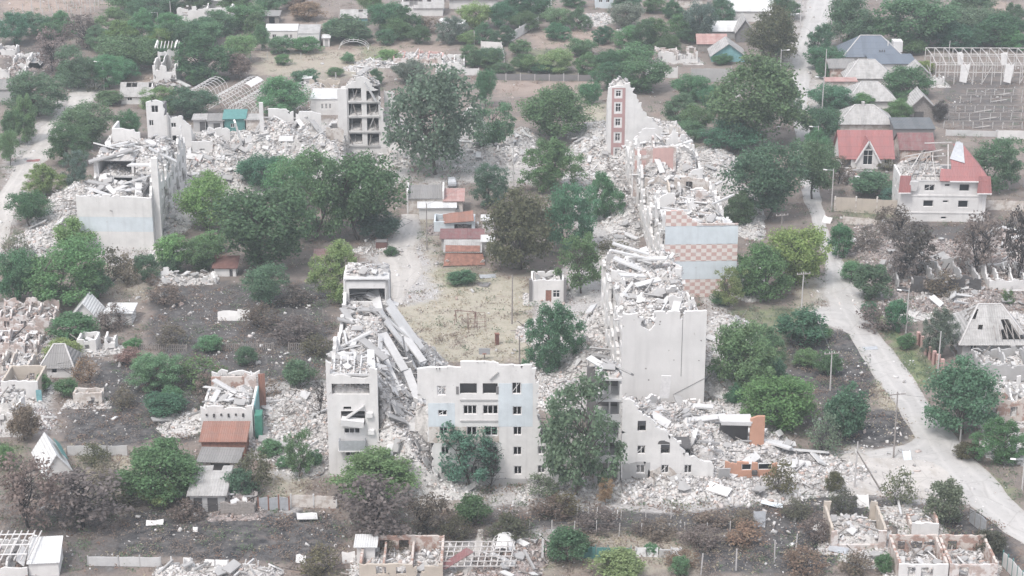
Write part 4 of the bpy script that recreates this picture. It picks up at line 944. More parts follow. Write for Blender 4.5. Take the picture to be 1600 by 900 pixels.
def window_meshes(w, h, style):
    key = (round(w, 1), round(h, 1), style)
    if key in _WIN: return _WIN[key]
    f = MB(); b = 0.09; d = 0.1; r = random.Random(int(w * 100 + h * 10 + len(style)))
    f.box(0, 0, 0, b, d, h); f.box(w - b, 0, 0, w, d, h); f.box(b, 0, 0, w - b, d, b); f.box(b, 0, h - b, w - b, d, h)
    n = {'two': 1, 'three': 2, 'cross': 1, 'broken': 1}.get(style, 0)
    for i in range(n): x = w * (i + 1) / (n + 1); f.box(x - b / 2, 0.004, b, x + b / 2, d - 0.004, h - b)
    if style == 'cross': f.box(b, 0.008, h * 0.62, w - b, d - 0.008, h * 0.62 + b * 0.8)
    if style == 'broken': f.bar((b, 0.05, h * 0.2), (w * 0.8, 0.05, h * 0.9), 0.07)
    p = MB(); p.box(b * 0.5, d * 0.45, b * 0.5, w - b * 0.5, d * 0.6, h - b * 0.5)
    _WIN[key] = (f.mesh('window', M['frame']), p.mesh('pane', M['dark'])); return _WIN[key]
def put_window(parent, A, B, hole, style='two', pane=True, inset=0.1):
    """window in a hole of the wall A->B: frame, with its pane as sub-part"""
    (u0, u1, z0, z1) = hole; A2 = Vector((A[0], A[1])); d = (Vector((B[0], B[1])) - A2).normalized(); nin = Vector((-d.y, d.x)); p = A2 + d * u0 + nin * inset
    fm, pm = window_meshes(u1 - u0, z1 - z0, style); rz = math.atan2(d.y, d.x)
    o = link('window', fm, parent, (p.x, p.y, z0), (0, 0, rz), ((u1 - u0) / round(u1 - u0, 1), 1, (z1 - z0) / round(z1 - z0, 1)))
    if pane: link('pane', pm, o)
    return o
def rooms(parent, u0, u1, floors, depth, y=0.4, mat='soot_shade', parts=2, name='interior_wall'):  # shell painted dark: the shade seen through the openings is in its colour
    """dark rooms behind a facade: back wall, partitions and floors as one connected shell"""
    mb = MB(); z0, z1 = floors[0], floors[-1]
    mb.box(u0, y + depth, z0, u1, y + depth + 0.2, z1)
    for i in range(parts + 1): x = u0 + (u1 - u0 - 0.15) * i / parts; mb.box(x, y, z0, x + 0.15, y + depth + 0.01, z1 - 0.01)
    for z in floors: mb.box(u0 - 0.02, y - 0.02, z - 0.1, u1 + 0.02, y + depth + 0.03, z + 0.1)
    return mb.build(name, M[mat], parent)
def prof(pts):
    xs = [p[0] for p in pts]; zs = [p[1] for p in pts]
    return lambda u: float(np.interp(u, xs, zs))
def npf(xs, zs): return lambda a: np.interp(a, xs, zs)
# ------------------------------------------------------------------ the shelled apartment blocks
def facade_uz(x0, base):
    s, v = S(base), vm(base)
    return (lambda x: (x - x0) / s), (lambda y: (base - y) / v)
def hole(U, Z, x0, x1, y0, y1): return (U(x0), U(x1), Z(y1), Z(y0))
def ragged(seed, base, amp, f=0.9):
    """broken masonry: courses lost in steps, with a fine ragged edge"""
    def t(u):
        a = float(vnoise(np.array(u * f + seed * 3.1), np.array(seed * 1.7))) - 0.5; b = float(vnoise(np.array(u * 2.7 + seed), np.array(seed * 5.3))) - 0.5
        return base(u) + amp * (round(a * 5) / 2.5 + 0.7 * b)
    return t
# ---- front facade, five storeys, pale blue panels
def front_facade():
    p = G(655, 757); o = empty('ruined_apartment_facade', p, 0, 'standing five storey white facade with pale blue panels, its rooms open to the sky', 'ruined building', 'ruins of the apartment blocks')
    U, Z = facade_uz(655, 757)
    hs = [hole(U, Z, *a) for a in ((685, 699, 600, 615), (720, 746, 596, 613), (755, 778, 596, 613), (800, 814, 595, 613), (686, 700, 638, 647), (725, 746, 630, 645), (755, 778, 630, 645), (801, 815, 632, 646),
        (688, 700, 664, 676), (730, 746, 664, 679), (758, 778, 664, 679), (802, 815, 664, 678), (690, 702, 696, 709), (732, 745, 693, 708), (762, 778, 696, 709), (802, 815, 696, 710), (840, 852, 695, 709),
        (690, 698, 727, 741), (735, 746, 727, 741), (765, 779, 727, 741), (803, 815, 727, 741), (840, 851, 726, 739))]
    A, B = (0, 0), (19, 0)
    top = prof([(0, Z(572)), (5.4, Z(572)), (5.5, Z(561)), (10.3, Z(561)), (10.4, Z(568)), (14.8, Z(568)), (15.6, Z(600)), (15.9, Z(690)), (17.2, Z(688)), (19, Z(700))])
    w = MB(); w.wall(A, B, Z(560), 0.45, hs, ragged(2, top, 0.2), 0.22, keep=lambda u, z: u > (0 if z > Z(620) else 1.4 if z > Z(690) else 2.0), cell=0.6); w.build('wall', M['white'], o)
    inU = lambda a, b: [h for h in hs if h[1] > a and h[0] < b]
    for (x0, x1, y0, y1, mt) in ((671, 712, 627, 664, 'blue'), (779, 832, 596, 664, 'blue'), (672, 780, 664.5, 690, 'cream')):
        q = MB(); a, b = U(x0), U(x1); L = b - a
        q.wall((a, -0.03), (b, -0.03), Z(y0), 0.025, [(h[0] - a, h[1] - a, h[2], h[3]) for h in inU(a, b)], lambda u: 99, 0.15, z0=Z(y1), cell=0.7)
        q.build('painted_panel', M[mt], o)
    for i, h in enumerate(hs):
        st = ['broken', None, None, 'broken', 'broken', 'three', 'three', 'two'][i] if i < 8 else 'two'
        if st: put_window(o, A, B, h, st, pane=False, inset=0.12)
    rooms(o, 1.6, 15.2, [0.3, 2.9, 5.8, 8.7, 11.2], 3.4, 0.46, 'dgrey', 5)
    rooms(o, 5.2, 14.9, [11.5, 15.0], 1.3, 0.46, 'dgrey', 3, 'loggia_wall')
    q = MB(); q.wall((-0.2, -0.25), (16, -0.25), 0.95, 0.2); q.build('plinth', M['grey'], o)
    for z in (Z(622), Z(655), Z(690)):
        q = MB(); q.box(5.5, -0.12, z - 0.1, 10.4, -0.002, z + 0.1); q.build('ledge', M['grey'], o)
    q = MB(); q.bar((9.4, -0.1, Z(590)), (10.5, -0.1, Z(578)), 0.3, 0.12); q.build('hanging_slab', M['slabd'], o)
    for (a, z) in ((5.0, 13.9), (10.2, 13.9)):
        q = MB(); q.box(a, -0.06, z - 0.9, a + 0.35, -0.004, z + 0.2); q.build('soot_mark', M['dgrey'], o)
    # fallen floors behind the facade
    hf = lambda X, Y: np.clip(7.5 - np.abs(Y - 5) * 0.55 + np.where(X < 2, 2.0, 0) - np.where(X > 16, 2.5, 0), 0, None) * (X > -2) * (X < 26)
    rubble(o, (-1, 26, 4.6, 13), hf, 5, 21); slabs(o, (0, 25, 5, 12), hf, 16, 22)
front_facade()
# ---- long block with collapsed side (west arm of the yard)
def west_arm():
    p = G(515, 745); o = empty('collapsed_apartment_block', p, R(0.3), 'collapsed five storey block with tilted floor slabs pouring down its yard side', 'ruined building', 'ruins of the apartment blocks')
    U, Z = facade_uz(515, 745)
    hs = [hole(U, Z, *a) for a in ((523, 581, 597, 614), (540, 552, 633, 638), (536, 573, 640, 661), (540, 564, 667, 676), (541, 564, 699, 712), (541, 563, 728, 741))]
    A, B = (0, 0), (6.7, 0)
    top = prof([(0, Z(562)), (0.7, Z(566)), (0.9, Z(584)), (5.6, Z(588)), (5.9, Z(572)), (6.7, Z(576))])
    w = MB(); w.wall(A, B, Z(560), 0.5, hs, ragged(4, top, 0.25), 0.2, cell=0.5); w.build('wall', M['white'], o)
    put_window(o, A, B, hs[3], 'three', False); put_window(o, A, B, hs[4], 'three', False); put_window(o, A, B, hs[5], 'three', False)
    rooms(o, 0.45, 6.3, [0.2, 2.9, 5.9, 8.8, 11.6], 4, 0.52, 'dgrey', 2)
    rooms(o, 0.45, 6.3, [11.75, 14.2], 4.5, 0.52, 'grey', 1, 'top_room_wall')
    q = MB(); z0, z1 = Z(698), Z(682); q.box(U(532), -1.0, z0, U(573), -0.92, z1); q.box(U(532), -0.92, z0, U(533), 0, z1); q.box(U(572), -0.92, z0, U(573), 0, z1); q.build('balcony_panel', M['metal'], o)
    q = MB(); q.box(U(531), -1.05, z0 - 0.18, U(574), 0.02, z0 - 0.01); q.build('balcony_floor', M['white'], o)
    q = MB(); q.obox((U(554), -0.5, Z(655)), (3.0, 1.1, 0.9), (0.1, 0.12, 0)); q.build('balcony_junk', M['rub'], o)
    q = MB(); q.bar((U(536), -0.3, Z(655)), (U(572), -0.2, Z(630)), 0.9, 0.14); q.build('hanging_slab', M['slab'], o)
    hq = lambda X, Y: np.clip(1.5 - np.abs(X - 2.4) * .25, .1, None) * (X > .6) * (X < 6); rq = rubble(o, (.5, 6.1, .6, 4.2), hq, 9, 38, rough=.4); rq.location.z = 11.75; slabs(rq, (1, 5.6, .9, 3.6), hq, 8, 39, 'plate beam plank', .4, scale=(.4, .7))
    hq = lambda X, Y: np.full(np.shape(X), .5) * (X > .3) * (X < 6.2); rq = rubble(o, (.2, 6.3, .3, 5), hq, 9, 40, rough=.4); rq.location.z = 14.3; slabs(rq, (.8, 5.8, .8, 4.4), hq, 10, 41, 'beam plate beam plank', .3, scale=(.4, .8))
    for k in range(6): q = MB(); q.bar((1.0 + k * .85, .3, 14.7), (.8 + k * .9, 4.6, 15.6), .2); q.build('roof_beam', M['slab'], o)
    q = MB(); q.bar((.4, .4, 14.8), (6, .2, 14.6), .25); q.build('roof_beam', M['slab'], o)
    q = MB(); q.obox((U(582), -0.22, Z(672)), (0.85, 0.4, 0.62)); q.build('air_conditioner', M['frame'], o)
    q = MB(); q.obox((U(580), -0.22, Z(645)), (0.85, 0.4, 0.62)); q.build('air_conditioner', M['frame'], o)
    hL = npf([0, 3, 9, 20, 28, 33, 37], [13.4, 13.2, 12.2, 11.8, 12.6, 12.8, 12.0])
    def hf(X, Y):
        a = hL(Y); side = np.interp(X, [0, 5.2, 6.4, 9, 12, 15.5], [1.0, 1.0, 0.9, 0.55, 0.32, 0.0])
        fr = np.where(X > 6.6, np.clip((Y + 3.5 + (X - 7) * 0.4) / 11.0, 0, 1), (Y > 4.6) * 1.0)
        return np.clip(a * np.where(X > 6.6, np.minimum(side, 0.12 + fr), side) * (fr > 0) * (Y < 37.5), 0, None)
    rubble(o, (0.1, 15.6, -4.5, 37.5), hf, 7, 31)
    slabs(o, (0.6, 6.0, 5, 36), hf, 46, 32, 'plank plank plank plate beam', 0.22, 0.5, 0.0, 0.9); slabs(o, (6, 14.5, -3, 36), hf, 120, 33, 'plank plank plate plate wallpiece beam', 0.34, 0.35, 0.25, 0.8, scale=(.5, .95))
    # outer side wall, ragged, and the stairwell top that still stands at the far end
    sw = [(1.5 + 3.1 * i, 3.0 + 3.1 * i, 1.0 + 2.9 * k, 2.4 + 2.9 * k) for i in range(11) for k in range(5)]
    w = MB(); w.wall((0, 37), (0, 0.5), 15.5, 0.45, sw, ragged(9, prof([(0, 13), (6, 14.8), (12, 13), (20, 12.3), (24, 14.5), (29, 13.5), (33, 10.5), (36.5, 14.5)]), 1.0), 0.25, cell=0.7); w.build('side_wall', M['white'], o)
    w = MB(); y0 = 31.0; hh = [(0.5, 5.7, 13.1, 15.2)]
    w.wall((0.3, y0), (6.5, y0), 16.6, 0.4, hh, lambda u: 16.3, 0.1, z0=9.0); w.build('stair_wall', M['white'], o)
    w = MB(); w.wall((0, y0 + 5.0), (0, y0), 17.6, 0.4, (), ragged(5, prof([(0, 17.2), (5, 16.6)]), 0.3), 0.2, z0=9.0); w.build('stair_side_wall', M['white'], o); w = MB(); w.wall((6.5, y0), (6.5, y0 + 5), 16.4, 0.4, (), None, z0=9.0); w.build('stair_side_wall', M['white'], o)
    w = MB(); w.wall((0.42, y0 + 4.7), (6.6, y0 + 4.7), 16.2, 0.3, (), None, z0=11); w.build('stair_back_wall', M['grey'], o)
    w = MB(); w.patch((0.1, y0 - .3, 16.82), (6.7, y0 - .3, 16.8), (6.6, y0 + 2.2, 16.9), (0.2, y0 + 2.2, 16.9), .22, [i / 8 for i in range(9)], [0, .33, .66, 1], lambda u, v: not (u > .55 and v > .5 and u < .9), .25); w.build('roof_slab', M['slab'], o)
    hq = lambda X, Y: np.clip(1.1 - np.hypot((X - 1.5) * .5, Y - y0 - 3) * .5, 0, None); rq = rubble(o, (.2, 6.4, y0 + .5, y0 + 4.6), hq, 9, 42, rough=.5); rq.location.z = 16.9; slabs(rq, (.8, 6, y0 + .6, y0 + 4.2), lambda X, Y: np.full(np.shape(X), .3), 9, 43, 'plate beam plate', .4, scale=(.4, .7))
    w = MB(); w.patch((0.2, y0 + 2.3, 16.7), (6.4, y0 + 2.3, 16.7), (6.5, y0 + 4.6, 17.2), (0.4, y0 + 4.6, 17.6), 0.2, [0, .5, 1], [0, 1]); w.build('roof_slab', M['slabd'], o)
    # tall inner wall between the standing strip and the collapse
    for (yy, z, dz) in ((9, 9, 3.4), (17, 8.6, 3.2), (24.5, 9.2, 3.8)):
        w = MB(); w.wall((0.5, yy), (6.6, yy), z + dz, 0.3, (), ragged(yy, prof([(0, z + dz), (3, z + dz - 0.6), (6.1, z + dz - 1.6)]), 0.5), 0.25, z0=3.0, cell=0.6); w.build('cross_wall', M['white'], o)
    # big planks sliding off towards the yard
    for (a, b, wd) in (((6.6, 28, 13.5), (10.0, 26, 8.8), 1.2), ((6.4, 30, 13.8), (11.4, 27.6, 7.2), 1.2), ((6.2, 21, 12.2), (9.4, 17, 8.2), 1.3), ((9.6, 17.5, 8.2), (11.8, 12, 4.6), 1.2), ((6.0, 16, 11.6), (8.6, 11, 7.6), 1.4), ((8.2, 26, 11), (11.8, 22, 7.4), 1.2), ((6.4, 24.4, 12.8), (9.6, 23.4, 8.6), 1.1), ((2.5, 14, 12.8), (6.8, 9.5, 9.4), 1.2), ((1.0, 11, 13.4), (5.0, 6.4, 12.6), 1.2), ((10.8, 3.5, 6.2), (12.8, -1.5, 1.4), 1.6), ((7.5, 6, 5.5), (10.5, 2, 3.2), 1.2), ((5.0, 6.0, 14.8), (0.8, 5.4, 14.0), 0.5), ((3.2, 8.0, 14.6), (3.6, 4.8, 13.8), 0.35), ((6.2, 25, 13.2), (11, 25, 8.6), 0.35), ((9.5, 20, 9), (9.2, 17, 13.5), 0.2)):
        w = MB(); w.bar(a, b, wd, 0.24); w.build('fallen_slab', M['slab'], o)
west_arm()
# ---- front corner: loggia bay, low wall with windows, rubble behind
def front_corner():
    p = G(970, 757); o = empty('ruined_apartment_corner', p, 0, 'broken corner of the front block with sooty windows and stacked open loggias', 'ruined building', 'ruins of the apartment blocks')
    U, Z = facade_uz(970, 757)
    hs = [hole(U, Z, *a) for a in ((994, 1007, 655, 672), (994, 1007, 694, 708), (1031, 1045, 693, 708), (993, 1007, 725, 739), (1032, 1044, 725, 739), (1068, 1080, 725, 739))]
    A, B = (0, 0), (12.2, 0)
    top = prof([(0, Z(622)), (1.2, Z(624)), (2.5, Z(642)), (3.8, Z(650)), (5, Z(668)), (6.8, Z(680)), (8.2, Z(706)), (9.2, Z(714)), (12.2, Z(722))])
    w = MB(); w.wall(A, B, Z(618), 0.45, hs, ragged(7, top, 0.3), 0.3, cell=0.5); w.build('wall', M['white'], o)
    q = MB(); q.wall((U(972), -0.03), (U(1015), -0.03), Z(720), 0.025, [(hs[3][0] - U(972), hs[3][1] - U(972), hs[3][2], hs[3][3])], ragged(3, prof([(0, Z(720)), (4, Z(722))]), 0.3), 0.3, z0=Z(748), cell=0.4); q.build('bare_brick_patch', M['grey'], o)
    q = MB(); q.wall((U(1012), -0.03), (U(1062), -0.03), Z(728), 0.025, [(hs[4][0] - U(1012), hs[4][1] - U(1012), hs[4][2], hs[4][3])], ragged(3, prof([(0, Z(735)), (2, Z(722)), (4.2, Z(742))]), 0.4), 0.3, z0=Z(752), cell=0.4); q.build('cream_paint_patch', M['cream'], o)
    q = MB(); q.wall((U(1026), -0.03), (U(1048), -0.03), Z(684), 0.025, [], ragged(1, prof([(0, Z(692)), (0.9, Z(682)), (1.8, Z(692))]), 0.3), 0.2, z0=Z(692), cell=0.25); q.build('soot_mark', M['soot_shade'], o)
    for i in (1, 3, 4, 5): put_window(o, A, B, hs[i], 'broken' if i in (1, 4) else 'two', False)
    rooms(o, 0.4, 9.2, [0.2, 2.9, 5.0], 3.5, 0.48, 'soot_shade', 3); rooms(o, 0.4, 4.2, [5.15, 8.4], 3, 0.48, 'soot_shade', 2, 'upper_interior_wall')
    # loggia bay to the west
    x0, x1 = U(929), U(969)
    for k, y in enumerate((592, 625, 657, 690, 722)):
        q = MB(); q.box(x0, 0.3, Z(y) - 0.14, x1, 5.2, Z(y) + 0.14); q.build('loggia_floor', M['slab'], o)
        if k: q = MB(); q.box(x0 + 0.1, 0.32, Z(y) + 0.16, x1 - 0.2, 0.4, Z(y) + 0.95) if k % 2 == 0 else q.box(x0 + 0.1, 0.32, Z(y) + 0.16, x0 + 1.6, 0.4, Z(y) + 0.9); q.build('loggia_rail', M['grey' if k % 2 else 'slab'], o)
    q = MB(); q.box(x0 - 1, 4.9, 0, x1, 5.15, Z(592) - 0.15); q.build('back_wall', M['dgrey'], o)
    q = MB(); q.box(x1 - 0.3, 0.5, 0, x1 - 0.02, 4.88, Z(600)); q.build('party_wall', M['white'], o)
    for xx in (x0 + 0.05, x0 + 1.7):
        q = MB(); q.box(xx, 0.42, 0, xx + 0.22, 0.66, Z(592) - 0.15); q.build('pillar', M['grey'], o)
    hb = lambda X, Y: np.clip(0.9 - np.abs(X - (x0 + x1) / 2) * 0.3, 0.1, None) * (X < x1 - 0.2) * (X > x0 + 0.1)
    rb = rubble(o, (x0, x1, 0.4, 5), hb, 9, 41, rough=0.3); rb.location = (0, 0, Z(592) + 0.15); slabs(rb, (x0 + 0.5, x1 - 0.5, 1, 4.5), hb, 5, 43)
    def hf(X, Y):
        a = np.interp(X, [-1, 0.5, 2, 4, 6, 9, 12.5], [6.4, 7.2, 6.2, 5.4, 4.9, 4.6, 4.2]); return a * np.clip((Y - 0.2) / 2.0, 0, 1) * np.interp(Y, [0, 6, 13, 24], [0.85, 1, 0.9, 0.3])
    rubble(o, (0.5, 13, 0.5, 23), hf, 7, 45); slabs(o, (1, 12.5, 2, 22), hf, 34, 46, 'plate plank wallpiece beam plate')
    q = MB(); q.obox((U(1043), 8, 10.6), (1.3, 0.15, 3.4), (0.1, 0.05, 0)); q.build('leaning_panel', M['frame'], o)
front_corner()
# ---- east arm: first block with the blank end wall
def pocked(name, c):
    m, t, p = nt(name); v = coords(t)
    vo = N(t, 'TexVoronoi'); vo.inputs['Scale'].default_value = 0.62; t.links.new(v, vo.inputs['Vector'])
    sp = ramp(t, math_(t, 'ADD', vo.outputs['Distance'], math_(t, 'MULTIPLY', noise(t, 2.2, 3, 0.6, v), 0.3)), [(0.2, 1.0), (0.24, 0.0)])
    st = noise(t, 1.0, 4, 0.6, stretch(t, v, (0.9, 0.9, 0.07))); big = noise(t, 0.25, 4, 0.6, v)
    tone = mix(t, ramp(t, big, [(0.35, 0.0), (0.7, 1.0)]), c, tuple(x * 0.87 for x in c)); tone = mix(t, math_(t, 'MULTIPLY', ramp(t, st, [(0.5, 0.0), (0.75, 1.0)]), 0.4), tone, tuple(x * 0.72 for x in c))
    t.links.new(mix(t, sp, tone, (0.22, 0.2, 0.19)), p.inputs['Base Color']); p.inputs['Roughness'].default_value = 0.95; bump(t, p, noise(t, 4, 3, 0.6, v), 0.25, 0.05); return m
M['pocked'] = pocked('pocked_render', (0.65, 0.63, 0.615))
def side_windows(n, step, u0, w, floors): return [(u0 + step * i, u0 + step * i + w + 0.5 * ((i * 7 + k * 3) % 3 == 0), (0.3 if (i + k) % 3 == 0 else 0.9) + 2.9 * k, 2.45 + 2.9 * k) for i in range(n) for k in range(floors)]
def east_block():
    p = G(970, 640); o = empty('ruined_apartment_block', p, R(3.0), 'long ruined block with a tall blank pale end wall full of pockmarks', 'ruined building', 'ruins of the apartment blocks')
    top = prof([(0, 14.7), (2.4, 14.7), (2.7, 13.0), (3.6, 12.0), (4.5, 13.0), (4.8, 14.9), (11.95, 15.0)])
    w = MB(); w.wall((0, 0), (11.95, 0), 15.1, 0.5, (), ragged(3, top, 0.12), 0.2, cell=0.45, keep=lambda u, z: not (u > 8.45 and u < 8.62 and z > 13.6)); w.build('end_wall', M['pocked'], o)
    q = MB(); q.box(8.5, -0.035, 5.0, 8.57, -0.003, 14.8); q.build('wall_crack', M['dgrey'], o)
    q = MB(); q.bar((7.5, -0.03, 2.2), (11.9, -0.03, 4.6), 0.07, 0.05); q.build('wall_crack', M['dgrey'], o)
    q = MB(); q.wall((2.6, -0.03), (11.95, -0.03), 0.9, 0.025); q.build('cream_plinth', M['tan'], o)
    L = 31; sw = side_windows(9, 3.4, 1.0, 1.7, 5)
    w = MB(); w.wall((0, L), (0, 0.55), 14.6, 0.45, sw, ragged(12, prof([(0, 12), (4, 9.8), (9, 12.5), (15, 9), (21, 12), (26, 13.4), (30, 12.4)]), 1.6), 0.3, cell=0.7, keep=lambda u, z: not (24.5 < u < 27.5 and z < 11) and float(vnoise(np.array(u * .45), np.array(z * .4 + 3))) < 0.72); w.build('side_wall', M['white'], o)
    w = MB(); w.wall((11.95, 0.55), (11.95, L), 14.6, 0.45, sw, ragged(15, prof([(0, 14), (5, 11), (10, 12.6), (18, 9), (30, 8)]), 1.5), 0.3, cell=0.7); w.build('side_wall', M['white'], o)
    q = MB(); q.box(1.6, 1.2, 0, 1.9, L - 1, 9.5); q.build('inner_side_wall', M['soot_shade'], o)  # painted near black, so the gaps in the side wall look shaded
    for k in range(1, 5): q = MB(); q.box(0.47, 0.7, 2.9 * k - 0.12, 2.2, L - 1, 2.9 * k + 0.1); q.build('floor_edge', M['slabd'], o)
    def hf(X, Y):
        a = np.interp(Y, [0, 2, 7, 14, 20, 26, 31], [12.6, 12.8, 12.2, 12.6, 11.6, 12.4, 12.6]) + 0.9 * np.sin(Y * 0.75 + X * 0.5)
        return a * np.interp(X, [0, 1, 10.5, 12], [0.86, 1, 0.97, 0.8]) * (X > 0.4) * (X < 11.6) * (Y > 0.4)
    rubble(o, (0.3, 11.7, 0.4, L), hf, 8, 51); slabs(o, (0.8, 11.2, 1.5, L - 0.5), hf, 84, 52, 'plank plate plate wallpiece beam wallpiece', 0.3, 0.3, 0.1, 0.85, scale=(.5, .95))
    for (a, b, wd) in (((1.2, 24.5, 14.4), (5.6, 23.0, 12.8), 1.5), ((0.8, 27, 14.8), (8, 25.6, 13.4), 0.6), ((1.5, 29.5, 15), (7, 28, 13.6), 0.9), ((5.2, 26.5, 13.4), (9.5, 25, 14.0), 1.4), ((1.5, 19, 13.6), (5.5, 20, 13.0), 1.3)):
        q = MB(); q.bar(a, b, wd, 0.24); q.build('fallen_slab', M['slab'], o)
    for yy, zz in ((10, 13.8), (22, 13.2)):
        w = MB(); w.wall((0.6, yy), (11.3, yy), zz, 0.3, (), ragged(yy, prof([(0, zz), (5, zz - 1.5), (10.7, zz - 0.4)]), 0.9), 0.3, z0=6, cell=0.7); w.build('cross_wall', M['white'], o)
    for (x, y, z) in ((5.0, 4, 14.3), (9.8, 1.4, 15.6), (10.6, 2.2, 15.2)):
        q = MB(); q.box(x, y, z - 3, x + 0.16, y + 0.16, z); q.build('standing_post', M['grey'], o)
east_block()
# ---- east arm: second block with the tile-pattern end wall
def checkered_block():
    p = G(1037, 465); o = empty('ruined_checkered_block', p, R(2.5), 'ruined block whose end wall has red checkered bands between pale blue ones', 'ruined building', 'ruins of the apartment blocks')
    W = 11.9
    for (a, b, mt) in ((0, 3.15, 'checker'), (3.15, 6.3, 'blue'), (6.3, 9.25, 'checker'), (9.25, 12.4, 'blue')):
        w = MB(); w.wall((0, 0), (W, 0), b - 0.012 if b < 12 else b, 0.5, (), None if b < 12 else ragged(2, prof([(0, 12.4), (5, 12.35), (W, 12.3)]), 0.15), 0.1, z0=a, cell=0.5); w.build('wall_band', M[mt], o)
    w = MB(); w.wall((0, 0), (6, 0), 15.3, 0.5, (), ragged(5, prof([(0, 15.2), (2.6, 15.1), (5.2, 12.9), (6, 12.3)]), 0.2), 0.15, z0=12.412, cell=0.35); w.build('wall_band', M['checker'], o)
    w = MB(); w.wall((5.4, -0.02), (W, -0.02), 12.75, 0.4, (), ragged(6, prof([(0, 12.75), (6.5, 12.7)]), 0.1), 0.05, z0=12.42, cell=0.5); w.build('wall_coping', M['pinkw'], o)
    L = 66; sw = side_windows(19, 3.4, 1.0, 1.7, 4)
    w = MB(); w.wall((0, L), (0, 0.55), 14, 0.45, sw, ragged(22, prof([(0, 6), (8, 8), (14, 11), (21, 12.4), (26, 9.6), (33, 6), (44, 8), (52, 12), (58, 9.5), (65, 14.4)]), 2.2), 0.35, cell=0.8, keep=lambda u, z: float(vnoise(np.array(u * .4), np.array(z * .35 + 8))) < 0.7); w.build('side_wall', M['white'], o)
    w = MB(); w.wall((W, 0.55), (W, L), 12.6, 0.45, sw, ragged(25, prof([(0, 12.4), (6, 8.5), (20, 10), (34, 9), (50, 9.4), (65, 8)]), 1.6), 0.3, cell=0.8); w.build('side_wall', M['white'], o)
    q = MB(); q.box(1.7, 1.2, 0, 1.95, L - 6, 7.0); q.build('inner_side_wall', M['dgrey'], o)
    def hf(X, Y):
        a = np.interp(Y, [0, 1, 4, 10, 18, 24, 30, 38, 43, 47, 54, 62, 66], [10.6, 11.0, 11.2, 9.4, 8.4, 8.8, 8.4, 7.0, 7.0, 10.6, 9.0, 8.4, 7]) + 0.8 * np.sin(Y * 0.55 + X * 0.7)
        return a * np.interp(X, [0, 1.5, 10, 12], [0.72, 1, 1, 0.82]) * (X > 0.4) * (X < W - 0.4) * (Y > 0.4)
    rubble(o, (0.3, W - 0.3, 0.4, L), hf, 8, 61); slabs(o, (0.7, W - 0.7, 2, L - 1), hf, 150, 62, 'plank plate plate plate beam wallpiece', 0.26, 0.35, 0.05, 0.9)
    w = MB(); w.wall((-0.6, 45), (7.2, 45), 12.7, 0.4, (), ragged(6, prof([(0, 12.2), (3, 12.5), (7.8, 12.6)]), 0.2), 0.2, z0=3, cell=0.6); w.build('cross_wall', M['pinkw'], o)
    for (a, b, c, d) in ((-0.4, 1.7, 11.0, 11.9), (-0.4, 1.7, 8.3, 10.0), (2.9, 6.7, 7.6, 12.3)):
        w = MB(); w.wall((a, 44.97), (b, 44.97), d, 0.025, (), ragged(a + 3, prof([(0, d), (2, d)]), 0.08), 0.05, z0=c, cell=0.5); w.build('pink_panel', M['rose'], o)
    w = MB(); w.wall((5.2, 31), (11.4, 31), 11.2, 0.35, [(2.1, 3.3, 8.2, 10.2)], ragged(9, prof([(0, 11.2), (3, 10.9), (6.2, 10.2)]), 0.3), 0.2, z0=4, cell=0.6); w.build('cross_wall', M['cream'], o)
    w = MB(); w.wall((7.3, 31.5), (8.6, 31.5), 10.2, 0.1, z0=8.0); w.build('doorway_shade', M['soot_shade'], o)  # dark sheet behind the door hole, the doorway's shade put into its colour
    w = MB(); w.wall((3.8, 30.9), (3.8, 26), 10.6, 0.3, (), ragged(4, prof([(0, 11), (4, 9.6)]), 0.3), 0.2, z0=4, cell=0.6); w.build('cross_wall', M['tan'], o)
    for i, (x, y, wd, hh, ax) in enumerate(((0.6, 9, 4, 12.0, 0), (7.5, 14, 4, 10.6, 0), (0.6, 20, 3.4, 11.6, 0), (8, 23, 3.4, 11.0, 0), (5.6, 27, 4, 10.8, 1), (0.6, 37, 5, 9.6, 0), (8.4, 39, 3, 10.4, 0), (3.6, 50, 4, 12.2, 1), (0.8, 58, 4, 12.4, 0), (8, 62, 3.6, 11.6, 0), (6, 17, 3.6, 10.8, 1))):
        w = MB(); w.wall((x, y + (wd if ax else 0)), (x + (0 if ax else wd), y), hh, .35, [(wd * .3, wd * .3 + 1.2, hh - 3.2, hh - 1.5)] if i % 3 == 0 else (), ragged(i + 4, prof([(0, hh), (wd * .6, hh - .5), (wd, hh - 2.2)] if i % 2 else [(0, hh - 2), (wd * .4, hh - .3), (wd, hh)]), .5), .25, z0=4, cell=.5); w.build('cross_wall', M[('white', 'cream', 'white', 'pinkw')[i % 4]], o)
    w = MB(); w.wall((6.6, 55), (9.6, 55), 13.2, 0.4, (), ragged(14, prof([(0, 11), (1.2, 13), (3, 10)]), 0.5), 0.3, z0=4, cell=0.5); w.build('cross_wall', M['white'], o)
    for (a, b, wd) in (((10.2, 18, 10.2), (14.2, 20, 11.2), 0.35), ((0.5, 14, 11), (4.5, 6, 13), 0.6), ((0.4, 8, 12.6), (1.4, 3, 9), 1.0), ((6.5, 9, 11.4), (11.8, 8, 10.4), 1.4), ((5, 5, 11.8), (11.5, 4, 11.5), 1.3)):
        q = MB(); q.bar(a, b, wd, 0.26); q.build('fallen_slab', M['slab'], o)
checkered_block()
